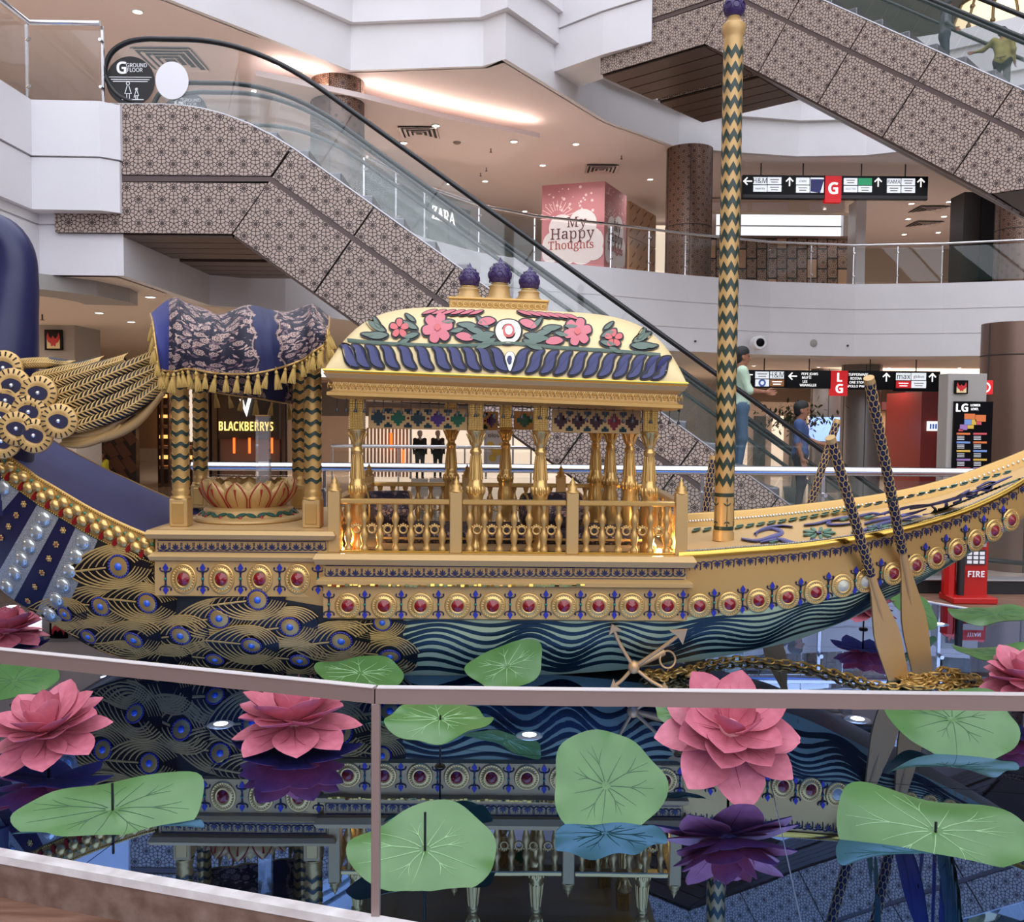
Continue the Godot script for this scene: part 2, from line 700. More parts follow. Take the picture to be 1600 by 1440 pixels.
func build_shell() -> void:
	# floors
	struct(slab(-44, 44, -0.3, 0.0, -14, 9.5), "floor", M.wood_floor)
	struct(slab(-44, 44, LOW - 0.3, LOW, 9.0, 60), "floor_lower", M.marble)
	struct(slab(-44, 44, LOW, -0.02, 9.5, 9.6), "wall_platform", M.grey_panel)
	# outer walls and the roof round the skylight
	struct(slab(-44.4, -44, LOW - 0.3, 26, -14, 60), "wall_left", M.beige_wall)
	struct(slab(44, 44.4, LOW - 0.3, 26, -14, 60), "wall_right", M.beige_wall)
	struct(slab(-44, 44, LOW - 0.3, 26, 60, 60.4), "wall_back", M.beige_wall)
	struct(slab(-44, 44, -0.3, 4.5, -14.4, -14), "wall_front", M.white_paint)
	for k in 9:  # glazed opening above the wall is added to bring in frontal light
		struct(slab(-44 + k * 10.9, -43.6 + k * 10.9, 4.5, 26, -14.4, -14), "trim_added_mullion", M.dull_steel)
	struct(slab(-44, -14, 26, 26.4, -14, 60), "ceiling_roof", M.white_paint)
	struct(slab(18, 44, 26, 26.4, -14, 60), "ceiling_roof", M.white_paint)
	struct(slab(-14, 18, 26, 26.4, 26, 60), "ceiling_roof", M.white_paint)
		# skylight bars
	for k in 7:
		struct(slab(-14, 18, 26.0, 26.3, -12.0 + k * 6.0, -11.85 + k * 6.0), "trim_%d" % (k + 1), M.dull_steel)
	# ground-floor slab round the atrium
	ring_slab(G_EDGE, 3.5, GF, "ground", M.soffit_warm)
	var fa := struct(sweep(G_EDGE, [Vector2(-0.15, 3.5), Vector2(0, 3.5), Vector2(0, 4.13), Vector2(-0.03, 4.13), Vector2(-0.03, 4.16), Vector2(0, 4.16), Vector2(0, 4.84), Vector2(-0.03, 4.84), Vector2(-0.03, 4.87), Vector2(0, 4.87), Vector2(0, GF), Vector2(-0.15, GF)]), "wall_ground_fascia", M.white_paint)
	# left balcony ledge, two stepped bands
	var ledge := [Vector2(-6.22, -13.7), Vector2(-6.14, 11.95), Vector2(-5.27, 11.98), Vector2(-5.1, 12.12), Vector2(-5.1, 13.0)]
	struct(sweep(ledge, [Vector2(-0.3, 4.28), Vector2(0.02, 4.28), Vector2(0.02, 4.93), Vector2(-0.02, 4.95), Vector2(0.04, 4.95), Vector2(0.04, GF + 0.04), Vector2(-0.3, GF + 0.04)]), "wall_ledge", M.white_paint)
	# upper slab with folded, stepped fascia
	var ue := []
	for q in [[267, 0], [548, 110], [755, 103], [790, 92], [950, 190], [1060, 230]]:
		var p := on_level(q[0], q[1], 9.6)
		ue.append(Vector2(p.x, -p.z))
	ue.push_front(Vector2(-12.0, 12.5))
	ue.push_front(Vector2(-13.0, -13.8))
	ue.append_array([Vector2(6.6, 28.2), Vector2(8.6, 28.6), Vector2(10.6, 28.4), Vector2(12.6, 27.4), Vector2(15.0, 25.5), Vector2(20, 21), Vector2(25.0, -13.8)])
	ring_slab(ue, 9.6, UF, "upper", M.soffit_paint)
	struct(sweep(ue, [Vector2(-0.15, 9.6), Vector2(0, 9.6), Vector2(0, 10.62), Vector2(0.16, 10.62), Vector2(0.16, 11.3), Vector2(0.3, 11.3), Vector2(0.3, 12.2), Vector2(0.42, 12.2), Vector2(0.42, 12.7), Vector2(-0.15, 12.7)]), "wall_upper_fascia", M.white_paint)
	# ledge where the upper escalator lands
	var c0 := at(926, 60, 23.0)
	var c1 := at(942, 60, 21.8)
	var c2 := at(1018, 60, 21.0)
	var lp := [Vector2(c0.x - 2.0, -c0.z + 1.0), Vector2(c1.x, -c1.z), Vector2(c2.x, -c2.z), Vector2(c2.x + 0.5, -c2.z + 1.8)]
	struct(sweep(lp, [Vector2(-1.2, 10.0), Vector2(0, 10.0), Vector2(0, 10.95), Vector2(-0.04, 10.97), Vector2(0.05, 10.97), Vector2(0.05, 12.0), Vector2(-0.6, 12.0)]), "wall_landing", M.white_paint)
	# walls behind the shops
	struct(slab(-40, 40, LOW, 3.5, 52, 52.3), "wall_lower_shops", M.beige_wall)
	struct(slab(-40, 40, GF, 9.6, 44, 44.3), "wall_ground_shops", M.beige_wall)

# ------------------------------------------------------------------ mall fittings
func balustrade(called: String, label: String, path: Array, y: float, h: float, pane := 1.4, post := true, rail_r := 0.035, group := "") -> Node3D:
	var mid: Vector2 = path[path.size() / 2]
	var t := thing(called, label, "railing", Vector3(mid.x, y, -mid.y), group)
	# walk the path in equal steps
	var pts := [path[0]]
	for i in path.size() - 1:
		var n := maxi(1, roundi(path[i].distance_to(path[i + 1]) / pane))
		for k in n: pts.append(path[i].lerp(path[i + 1], float(k + 1) / n))
	var rail := []
	for p in pts: rail.append(Vector3(p.x, y + h, -p.y))
	var g := Geo.new()
	g.tube(rail, rail_r, 8)
	part(g, "handrail", M.steel, t)
	for i in pts.size() - 1:
		var a := Vector3(pts[i].x, y, -pts[i].y)
		var b := Vector3(pts[i + 1].x, y, -pts[i + 1].y)
		var e := (b - a).normalized()
		var l := a.distance_to(b)
		part(bx(Vector3(0, 0, 0), Vector3(l - 0.03, h - 0.16, 0.012)), "glass_pane", M.pane, t, Transform3D(Basis(e, Vector3.UP, e.cross(Vector3.UP)), (a + b) / 2 + Vector3(0, h / 2 - 0.01, 0)))
	if post:
		for i in pts.size():
			var p3 := Vector3(pts[i].x, y, -pts[i].y)
			var d: Vector2 = (pts[mini(i + 1, pts.size() - 1)] - pts[maxi(i - 1, 0)]).normalized()
			var out := Vector3(d.y, 0, d.x) * 0.07
			var q := Geo.new()
			q.box(p3 - out + Vector3(0, h / 2, 0), Vector3(0.03, h - 0.02, 0.03))
			for f in [0.22, 0.8]: q.tube([p3 - out + Vector3(0, h * f, 0), p3 + out * 0.3 + Vector3(0, h * f, 0)], 0.022, 6)
			part(q, "post", M.steel, t)
	return t

const HALF := 0.9
func esc_top(s: float) -> float:
	if s < -HALF: return 0.0
	if s > HALF: return -0.7 * s
	return -0.7 * (s + HALF) * (s + HALF) / (4.0 * HALF)

func esc_poly(lo: Array, hi: Array) -> PackedVector2Array:
	var r := PackedVector2Array(lo)
	for i in hi.size(): r.append(hi[hi.size() - 1 - i])
	return r

# an escalator: local x runs down the flight, y up, z to the viewer; the origin is the top break of the cladding
func escalator(label: String, xf: Transform3D, drop: float, lt := 2.3) -> Node3D:
	var t := thing("escalator", label, "escalator", xf.origin, "mall escalators")
	t.transform = xf
	var h := 1.64
	var B := h * C35
	var W := 1.8
	var sE := drop / 0.7
	var sb := func(a: float, b: float) -> Vector2:
		return Vector2(0, -h) + Vector2(C35, -S35) * a + Vector2(S35, C35) * (B - b)
	var clip := PackedVector2Array([Vector2(-lt, 1), Vector2(sE + 1.2, 1), Vector2(sE + 1.2, -drop + 0.02), Vector2(-lt, -drop + 0.02)])
	# truss body
	var top := []
	var n := 10
	top.append(Vector2(-lt, -0.05))
	for i in n + 1:
		var s := -HALF + 2 * HALF * i / n
		top.append(Vector2(s, esc_top(s) - 0.05))
	top.append(Vector2(sE, -drop + 0.06))
	top.append(Vector2(sE + 1.2, -drop + 0.06))
	var body := esc_poly([Vector2(-lt, -h), Vector2(0, -h), Vector2((drop - h) / 0.7, -drop + 0.02), Vector2(sE + 1.2, -drop + 0.02)], top)
	var g := Geo.new()
	g.prism(body, W - 0.08, Transform3D(Basis(), Vector3(0, 0, -W + 0.04)))
	part(g, "truss", M.dark_trim, t, xf)
	# cladding panels, two rows with a band between, both sides
	for side in [0.0, -W - 0.03]:
		var sx := xf * Transform3D(Basis(), Vector3(0, 0, side))
		var fb := 0.36 * B
		var j0: Vector2 = sb.call(0.0, 0.0)
		var jb0: Vector2 = sb.call(0.0, fb - 0.035)
		var jb1: Vector2 = sb.call(0.0, fb + 0.035)
		var panels := []
		var hi := [Vector2(-lt, 0.0)]
		for i in n + 1:
			var s := -HALF + (j0.x + HALF - 0.02) * i / n
			hi.append(Vector2(s, esc_top(s)))
		panels.append(esc_poly([Vector2(-lt, jb0.y + 0.01), Vector2(jb0.x - 0.015, jb0.y + 0.01)], hi))
		panels.append(PackedVector2Array([Vector2(-lt, jb1.y - 0.03), Vector2(-lt, -h), Vector2(-0.012, -h), Vector2(jb1.x - 0.015, jb1.y - 0.03)]))
		var L := 1.3
		var k := 0
		while k * L * C35 < sE + 1.0:
			var a0 := k * L + 0.012
			var a1 := (k + 1) * L - 0.012
			var tops := []
			for i in 5:
				var q: Vector2 = sb.call(lerpf(a0, a1, i / 4.0), 0.0)
				tops.append(Vector2(q.x, minf(q.y, esc_top(q.x))))
			panels.append(esc_poly([sb.call(a0, fb - 0.035), sb.call(a1, fb - 0.035)], tops))
			panels.append(PackedVector2Array([sb.call(a0, B), sb.call(a1, B), sb.call(a1, fb + 0.035), sb.call(a0, fb + 0.035)]))
			k += 1
		for p in panels:
			for c in Geometry2D.intersect_polygons(p, clip):
				var pg := Geo.new()
				pg.prism(c, 0.03, Transform3D())
				part(pg, "cladding_panel", M.lattice, t, sx)
		var strip := Geo.new()
		for c in Geometry2D.intersect_polygons(PackedVector2Array([Vector2(-lt, jb1.y - 0.025), jb1, sb.call(14.0, fb + 0.03), sb.call(14.0, fb - 0.03), jb0, Vector2(-lt, jb0.y)]), clip):
			strip.prism(c, 0.018, Transform3D())
		part(strip, "band", M.brown_trim, t, sx)
	# underside strips
	for i in 4:
		var z0 := -0.03 - i * (W - 0.06) / 4.0
		var u := Geo.new()
		u.box(Vector3(-lt / 2 - 0.01, -h - 0.02, z0 - W / 8.0), Vector3(lt - 0.03, 0.03, W / 4.0 - 0.05))
		part(u, "soffit_strip", M.soffit_bronze, t, xf)
		var u2 := Geo.new()
		var a1: float = (drop - h) / S35 - 0.1
		u2.box(Vector3.ZERO, Vector3(a1, 0.03, W / 4.0 - 0.05))
		part(u2, "soffit_strip", M.soffit_bronze, t, xf * Transform3D(Basis(Vector3(C35, -S35, 0), Vector3(S35, C35, 0), Vector3(0, 0, 1)), Vector3(0, -h - 0.02, z0 - W / 8.0) + Vector3(C35, -S35, 0) * a1 / 2))
	# balustrades
	for z in [-0.1, -W + 0.1]:
		var rail := [Vector3(-1.3, 0.06, z), Vector3(-1.52, 0.16, z), Vector3(-1.68, 0.42, z), Vector3(-1.6, 0.68, z), Vector3(-1.4, 0.82, z), Vector3(-1.15, 0.87, z)]
		var s2 := -0.9
		while s2 < sE:
			rail.append(Vector3(s2, esc_top(s2 - 0.25) + 0.87, z))
			s2 += 0.15
		rail.append_array([Vector3(sE + 0.3, -drop + 0.95, z), Vector3(sE + 0.9, -drop + 0.9, z), Vector3(sE + 1.05, -drop + 0.6, z), Vector3(sE + 0.9, -drop + 0.25, z)])
		var hr := Geo.new()
		hr.tube(spline(rail.slice(0, 8), 4) + rail.slice(8), 0.042, 10, true, 0.8)
		part(hr, "handrail", M.black_rubber, t, xf)
		var sk := Geo.new()
		var low := []
		s2 = -1.6
		while s2 < sE:
			low.append(Vector3(s2, esc_top(s2) + 0.02, z + (0.05 if z > -1 else -0.05)))
			s2 += 0.3
		sk.tube(low, 0.018, 6)
		part(sk, "skirt_trim", M.dull_steel, t, xf)
		# panes
		var edges := [-1.35, -0.1, 1.1]
		while edges[-1] < sE - 1.0: edges.append(edges[-1] + 1.2)
		for i in edges.size() - 1:
			var lo := []
			var hi2 := []
			for k2 in 7:
				var s := lerpf(edges[i] + 0.008, edges[i + 1] - 0.008, k2 / 6.0)
				# joints stand square to the flight
				var lean := clampf((s + HALF) / (2 * HALF), 0.0, 1.0) * 0.55
				lo.append(Vector2(s, esc_top(s) + 0.03))
				hi2.append(Vector2(s + lean * 0.8, esc_top(s + lean * 0.8 - 0.25) + 0.84))
			var poly := esc_poly(lo, hi2)
			if i == 0:
				poly.append_array([Vector2(-1.38, 0.8), Vector2(-1.58, 0.66), Vector2(-1.65, 0.42), Vector2(-1.5, 0.18)])
			var pg := Geo.new()
			pg.prism(poly, 0.012, Transform3D(Basis(), Vector3(0, 0, z - 0.006)))
			part(pg, "glass_pane", M.pane, t, xf)
	# steps
	var s3 := -lt + 0.3
	var deck := Geo.new()
	deck.box(Vector3(-lt / 2 - 0.3, -0.02, -W / 2), Vector3(lt - 0.6, 0.04, W - 0.4))
	part(deck, "landing_plate", M.step_metal, t, xf)
	s3 = -0.3
	while s3 < sE - 0.3:
		var st := Geo.new()
		st.box(Vector3(s3 + 0.2, esc_top(s3 + 0.2) - 0.12, -W / 2), Vector3(0.42, 0.3, W - 0.44), Basis(), 0.015)
		part(st, "step", M.step_metal, t, xf)
		s3 += 0.42
	return t

func column(label: String, c: Vector2, r: float, y0: float, y1: float, m: Material, seams: Array) -> void:
	var t := thing("column", label, "column", Vector3(c.x, y0, -c.y))
	var g := Geo.new()
	var rows := []
	var k := g.v.size()
	var n := 28
	for j in 2:
		for i in n + 1:
			var a := TAU * i / n
			g.add(Vector3(c.x + cos(a) * r, y0 if j == 0 else y1, -c.y + sin(a) * r), Vector2(a * r, y0 - (y0 if j == 0 else y1)))
	for i in n: g.idx.append_array([k + i, k + i + n + 1, k + i + n + 2, k + i, k + i + n + 2, k + i + 1])
	part(g, "shaft", m, t)
	var s := Geo.new()
	for a in [0.4, 1.7, 2.9, 4.2, 5.5]:
		s.box(Vector3(c.x + cos(a) * r, (y0 + y1) / 2, -c.y + sin(a) * r), Vector3(0.02, y1 - y0 - 0.02, 0.02))
	part(s, "seam", M.dark_trim, t)
	for y in seams:
		var q := Geo.new()
		q.torus(Vector3(c.x, y, -c.y), r, 0.012, Vector3.UP, 28, 4)
		part(q, "ring_joint", M.dark_trim, t)

func downlight(px: float, py: float, y: float, r: float, e: float, where: String) -> void:
	var p := on_level(px, py, y)
	var t := thing("ceiling_downlight", where, "downlight", p, "recessed ceiling downlights")
	var g := Geo.new()
	g.torus(p - Vector3(0, 0.004, 0), r, 0.015, Vector3.UP, 16, 5)
	part(g, "trim_ring", M.sign_white, t)
	var d := Geo.new()
	d.lathe([Vector2(r, 0.0), Vector2(r * 0.7, -0.012), Vector2(0.001, -0.016)], 16, p - Vector3(0, 0.004, 0))
	part(d, "lens", M.lamp_white, t)
	downlamp(p - Vector3(0, 0.06, 0), e * 2.8)

func vent(px: float, py: float, y: float, s: float, label: String) -> void:
	var p := on_level(px, py, y - 0.03)
	var t := thing("air_diffuser", label, "air vent", p, "square ceiling air vents")
	part(bx(p - Vector3(0, 0.005, 0), Vector3(s, 0.01, s)), "backing", M.black_matte, t)
	for k in 4:
		var q := s * (1.0 - k * 0.24)
		var g := Geo.new()
		for a in 4:
			var b := Basis(Vector3.UP, a * PI / 2)
			g.box(p + b * Vector3(0, -0.02 - k * 0.006, q / 2 - 0.03), Vector3(q, 0.012, 0.06), b * Basis(Vector3.RIGHT, 0.5))
		part(g, "louvre", M.soffit_paint, t)

# picture-plane helper for flat signs that face the viewer: a crop's own pixel grid at one depth
func sign_rect(ox: float, oy: float, k: float, d: float, x0: float, y0: float, x1: float, y1: float, thick: float, front: float) -> Geo:
	return shown(ox + x0 / k, oy + y0 / k, ox + x1 / k, oy + y1 / k, d - front, thick)

func arrow(p: Vector3, size: float, turn: float, parent: Node3D) -> void:
	var g := Geo.new()
	var b := Basis(Vector3(0, 0, 1), turn)
	g.box(p, Vector3(size * 0.14, size, 0.01), b)
	for s in [-1, 1]:
		g.box(p + b * Vector3(s * size * 0.2, size * 0.28, 0), Vector3(size * 0.14, size * 0.62, 0.01), b * Basis(Vector3(0, 0, 1), s * 0.8))
	part(g, "arrow", M.sign_lit_white, parent)

func bird_emblem(px0: float, py0: float, px1: float, py1: float, d: float, label: String) -> void:
	var c := at((px0 + px1) / 2, (py0 + py1) / 2, d)
	var w := at(px1, py0, d).x - at(px0, py0, d).x
	var hh := at(px0, py0, d).y - at(px0, py1, d).y
	var t := thing("emblem_plaque", label, "sign", c - Vector3(0, hh / 2, 0), "bird emblem plaques")
	part(bx(c, Vector3(w, hh, 0.04), 0.005), "frame", M.black_gloss, t)
	var poly := PackedVector2Array([Vector2(-0.36, 0.05), Vector2(0.36, 0.05), Vector2(0.36, -0.42), Vector2(-0.36, -0.42)])
	var g := Geo.new()
	var sc := Transform3D(Basis().scaled(Vector3(w, hh, 1)), c + Vector3(0, 0, 0.02))
	g.prism(poly, 0.004, sc)
	part(g, "panel", M.cream, t)
	var bird := PackedVector2Array([Vector2(0, 0.2), Vector2(0.05, 0.12), Vector2(0.12, 0.05), Vector2(0.24, 0.18), Vector2(0.3, 0.36), Vector2(0.36, 0.2), Vector2(0.36, 0.05), Vector2(0.28, -0.1), Vector2(0.14, -0.18), Vector2(0.12, -0.32), Vector2(0.0, -0.27), Vector2(-0.12, -0.32), Vector2(-0.14, -0.18), Vector2(-0.28, -0.1), Vector2(-0.36, 0.05), Vector2(-0.36, 0.2), Vector2(-0.3, 0.36), Vector2(-0.24, 0.18), Vector2(-0.12, 0.05), Vector2(-0.06, 0.16)])
	var g2 := Geo.new()
	g2.prism(bird, 0.004, Transform3D(sc.basis, c + Vector3(0, 0, 0.024)))
	part(g2, "bird_mark", M.sign_red, t)

# a tile's logo: words where they can be read, else the lines and marks that show
func logo(text: String, most: float, wide: float, p: Vector3, m: Material, t: Node3D) -> void:
	var g := Geo.new()
	if text == "*":
		g.prism(PackedVector2Array([Vector2(-0.2, -0.2), Vector2(0.1, -0.24), Vector2(0.22, 0.18), Vector2(-0.2, 0.18)]), 0.006, Transform3D(Basis(), p))
		part(g, "tile_mark", M.tile_navy, t)
	elif text == "o":
		g.torus(p, 0.085, 0.03, Vector3(0, 0, 1), 20, 5)
		part(g, "tile_mark", M.tile_blue, t)
	elif text == "":
		for i in 2: g.box(p + Vector3(0.0, 0.035 - i * 0.075, 0), Vector3(wide * (0.62 - i * 0.12), 0.028, 0.006))
		part(g, "tile_mark", m if m != M.charcoal else M.grey_panel, t)
	else:
		letters(text, minf(most, wide / maxf(3.0, text.length())), p, m, t, "tile_lettering")

func hanging_signs() -> void:
	var k := 2.963
	# ground floor board
	var d := 29.3
	var t := thing("hanging_sign", "long black hanging direction board with red G tab in its middle", "sign", at(1304, 311, d), "hanging direction boards")
	var R := func(x0, y0, x1, y1, thick, front) -> Geo: return sign_rect(1060.0, 0.0, k, d, x0, y0, x1, y1, thick, front)
	var P := func(x: float, y: float, front: float) -> Vector3: return at(1060.0 + x / k, y / k, d - front)
	part(R.call(297, 813, 1155, 922, 0.16, 0.0), "board", M.black_gloss, t)
	part(R.call(300, 903, 1152, 918, 0.02, 0.012), "lower_strip", M.charcoal, t)
	part(R.call(680, 814, 755, 936, 0.2, 0.05), "level_tab", M.tile_red, t)
	letters("G", 0.36, P.call(717, 872, 0.06), M.sign_lit_white, t, "level_letter", 0.0, true)
	for a in [[322, 838, PI / 2], [515, 842, 0.0], [925, 844, 0.0], [1123, 846, 0.0]]: arrow(P.call(a[0], a[1], 0.015), 0.26, a[2], t)
	for a in [[347, 820, 410, 853, "H&M"], [413, 820, 477, 853, ""], [347, 857, 410, 887, "superdry"], [413, 857, 477, 887, ""], [545, 822, 607, 854, "chilis"], [611, 822, 673, 891, "*"], [545, 858, 607, 891, ""], [766, 824, 829, 855, ""], [766, 860, 829, 889, "SELECTED"], [833, 860, 896, 889, ""], [966, 826, 1029, 857, "RAMA"], [1033, 826, 1096, 857, ""], [966, 861, 1029, 892, ""], [1033, 861, 1096, 892, ""]]:
		part(R.call(a[0], a[1], a[2], a[3], 0.02, 0.012), "logo_tile", M.tile_white, t)
		logo(a[4], 0.16, 0.44, P.call((a[0] + a[2]) / 2.0, (a[1] + a[3]) / 2.0, 0.016), M.charcoal, t)
	part(R.call(833, 824, 896, 856, 0.02, 0.012), "logo_tile", M.tile_green, t)
	for x in [382, 577, 847, 1050]:
		var top: Vector3 = P.call(x, 815, -0.08)
		var g := Geo.new()
		g.tube([top - Vector3(0, 0.02, 0), Vector3(top.x, 9.6, top.z)], 0.02, 6)
		part(g, "hanging_rod", M.charcoal, t)
	# lower level board
	var d2 := 28.7
	var t2 := thing("hanging_sign", "long black hanging direction board with red LG tab in its middle", "sign", at(1316, 607, d2), "hanging direction boards")
	var R2 := func(x0, y0, x1, y1, thick, front) -> Geo: return sign_rect(1060.0, 440.0, k, d2, x0, y0, x1, y1, thick, front)
	var P2 := func(x: float, y: float, front: float) -> Vector3: return at(1060.0 + x / k, 440.0 + y / k, d2 - front)
	part(R2.call(295, 408, 500, 492, 0.14, 0.0), "board", M.black_gloss, t2)
	part(R2.call(502, 410, 706, 494, 0.14, 0.0), "board", M.black_gloss, t2)
	part(R2.call(784, 412, 1000, 500, 0.14, 0.0), "board", M.black_gloss, t2)
	part(R2.call(1002, 414, 1212, 508, 0.14, 0.0), "board", M.black_gloss, t2)
	part(R2.call(706, 412, 784, 528, 0.18, 0.03), "level_tab", M.tile_red, t2)
	letters("L", 0.27, P2.call(745, 443, 0.04), M.sign_lit_white, t2, "level_letter", 0.0, true)
	letters("G", 0.27, P2.call(745, 495, 0.04), M.sign_lit_white, t2, "level_letter", 0.0, true)
	for a in [[325, 430, PI / 2], [530, 437, PI / 2], [963, 443, 0.0], [1176, 444, 0.0]]: arrow(P2.call(a[0], a[1], 0.015), 0.25, a[2], t2)
	for a in [[356, 416, 420, 448, "", "tile_white"], [424, 416, 489, 448, "H&M", "tile_white"], [356, 452, 420, 484, "o", "tile_white"], [424, 452, 489, 484, "", "tile_bronze"], [1008, 422, 1076, 456, "max", "tile_white"], [1079, 422, 1147, 456, "globus", "tile_white"], [1008, 459, 1076, 492, "", "tile_red"], [1079, 459, 1147, 492, "", "tile_white"]]:
		part(R2.call(a[0], a[1], a[2], a[3], 0.02, 0.012), "logo_tile", M[a[5]], t2)
		logo(a[4], 0.2, 0.48, P2.call((a[0] + a[2]) / 2.0, (a[1] + a[3]) / 2.0, 0.016), M.charcoal if a[5] == "tile_white" else M.sign_lit_white, t2)
	for a in [[608, 427, "PEPE JEANS"], [593, 444, "MUFTI"], [586, 462, "LEE"], [600, 479, "WRANGLER"], [833, 430, "TUPPERWARE"], [822, 448, "ROSTAA"], [826, 466, "ONE STOP"], [845, 484, "APOLLO PHARMACY"]]:
		letters(a[2], 0.072, P2.call(a[0], a[1], 0.012), M.sign_lit_white, t2, "list_lettering")
	for x in [397, 605, 887, 1100]:
		var top: Vector3 = P2.call(x, 415, -0.07)
		var g := Geo.new()
		g.tube([top - Vector3(0, 0.05, 0), Vector3(top.x, 3.52, top.z)], 0.018, 6)
		part(g, "hanging_rod", M.charcoal, t2)

func directory() -> void:
	var d := 15.5
	var c := at(1517, 660, d)
	var base := Vector3(c.x, LOW, c.z)
	var t := thing("directory_totem", "grey standing directory pillar with black LG level map board", "sign", base)
	var a := at(1482, 583, d)
	var b := at(1543, 583, d)
	part(slab(a.x, b.x, LOW, a.y, d, d + 0.35, 0.01), "pillar", M.grey_panel, t)
	part(shown(1489, 627, 1549, 790, d - 0.05, 0.05), "map_board", M.black_gloss, t)
	var f := d - 0.06
	letters("LG", 0.13, at(1503, 637, f), M.sign_lit_white, t, "level_lettering", 0.0, true)
	letters("LOWER", 0.036, at(1524, 633, f), M.sign_lit_white, t, "level_lettering")
	letters("LEVEL", 0.036, at(1523, 639, f), M.sign_lit_white, t, "level_lettering")
	# coloured floor plan
	var cols := ["plan_orange", "plan_blue", "plan_yellow", "plan_violet", "plan_red"]
	mat("plan_orange", rgb8(226, 120, 60), 0.5)
	mat("plan_blue", rgb8(120, 150, 210), 0.5)
	mat("plan_yellow", rgb8(222, 180, 70), 0.5)
	mat("plan_violet", rgb8(160, 120, 180), 0.5)
	mat("plan_red", rgb8(210, 80, 90), 0.5)
	for q in [[1507, 646, 1524, 655, 0], [1524, 648, 1541, 659, 0], [1507, 655, 1518, 664, 1], [1518, 655, 1526, 664, 2], [1500, 663, 1512, 672, 3], [1512, 664, 1522, 670, 2], [1526, 659, 1534, 664, 4], [1498, 670, 1505, 674, 4]]:
		part(shown(q[0], q[1], q[2] - 0.5, q[3] - 0.5, f, 0.01), "map_patch", M[cols[q[4]]], t)
	var y := 676.0
	var i := 0
	while y < 735:
		for x in [1495.0, 1521.0]:
			part(shown(x, y, x + 21, y + 3, f, 0.01), "list_heading", M[cols[(i * 3 + int(x)) % 5]], t)
			var g := Geo.new()
			for r in 3:
				var p := at(x + 6, y + 5.5 + r * 2.4, f)
				g.box(p, Vector3(0.12, 0.01, 0.006))
			part(g, "list_lines", M.sign_white, t)
			i += 1
		y += 13.5
	bird_emblem(1491, 594, 1512, 615, d - 0.03, "small square plaque with red bird on the directory pillar")
	var s := thing("information_sign", "small red square sign with white letter i beside the directory", "sign", at(1540, 616, d + 0.1))
	part(shown(1527, 594, 1552, 616, d + 0.05, 0.12, 0.01), "box", M.tile_red, s)
	var g2 := Geo.new()
	g2.torus(at(1539.5, 605, d + 0.03), 0.075, 0.012, Vector3(0, 0, 1), 18, 5)
	part(g2, "circle_mark", M.sign_lit_white, s)
	letters("i", 0.1, at(1539.5, 605, d + 0.03), M.sign_lit_white, s, "letter", 0.0, true)

func booth() -> void:
	# pink pop-up booth on the ground floor; its corner points to the viewer
	var d := 29.0
	var pl := at(847, 300, d + 0.6)
	var pc := at(945, 300, d)
	var pr := at(979, 300, d + 1.9)
	var y1 := at(945, 283, d).y
	var t := thing("popup_booth", "pink printed pop-up booth reading My Happy Thoughts on a cloud", "booth", Vector3(pc.x, GF, pc.z))
	var faces := [[pl, pc], [pc, pr]]
	for i in 2:
		var a: Vector3 = faces[i][0]
		var b: Vector3 = faces[i][1]
		a.y = GF
		b.y = GF
		var e := (b - a).normalized()
		var n := e.cross(Vector3.UP)
		var l := a.distance_to(b)
		var bs := Basis(e, Vector3.UP, n)
		var hgt := y1 - GF
		var o := (a + b) / 2
		part(bx(Vector3(0, hgt / 2, -0.05), Vector3(l, hgt, 0.1)), "wall_panel", M.pink_print, t, Transform3D(bs, o))
		var sc := minf(1.0, l / 2.0)
		# cloud of overlapping discs in one outline
		var cl := Geo.new()
		var z := 0.004
		for q in [[0, 1.65, 0.62], [-0.55, 1.45, 0.42], [0.55, 1.5, 0.44], [-0.35, 1.95, 0.42], [0.32, 2.05, 0.45], [-0.2, 1.2, 0.4], [0.3, 1.2, 0.42], [0.68, 1.2, 0.3], [-0.7, 1.15, 0.28]]:
			cl.disc(Vector3(q[0] * sc, q[1], z), q[2] * (1.0 if sc >= 1.0 else 0.62), Vector3(0, 0, 1), 20)
			z += 0.0006
		part(cl, "cloud_print", M.cloud_print, t, Transform3D(bs, o))
		for q in [["My", 2.1, 0.3, "maroon_print", 0.12], ["Happy", 1.75, 0.32, "maroon_print", -0.02], ["Thoughts", 1.4, 0.24, "rust_print", -0.05]]:
			var tx := Transform3D(bs * Basis().scaled(Vector3(sc if i == 1 else 1.0, 1, 1)), o + bs * Vector3(q[4], q[1], 0.016))
			part(words(q[0], q[2], 0.006, "Droid Serif"), "lettering", M[q[3]], t, tx)
		var dots := Geo.new()
		rng.seed = 31 + i
		for k in 46:
			var x := rng.randf_range(-0.48, 0.48) * l
			var yy := rng.randf_range(2.35, hgt - 0.1) if k % 3 else rng.randf_range(0.2, 0.75)
			dots.disc(Vector3(x, yy, 0.004), rng.randf_range(0.015, 0.05), Vector3(0, 0, 1), 10)
		part(dots, "dot_print", M.pink_pale, t, Transform3D(bs, o)).set_meta("kind", "stuff")
		var rays := Geo.new()
		for k in 13:
			var an := PI * k / 12.0
			var v := Vector3(cos(an) * sc, sin(an), 0)
			rays.box(Vector3(-0.5 * sc, 2.25, 0.004) + v * 0.4, Vector3(0.3, 0.018, 0.004), Basis(Vector3(0, 0, 1), an))
			rays.box(Vector3(0.25 * sc, 0.65, 0.004) - v * 0.35, Vector3(0.26, 0.018, 0.004), Basis(Vector3(0, 0, 1), an))
		part(rays, "ray_print", M.pink_pale, t, Transform3D(bs, o))

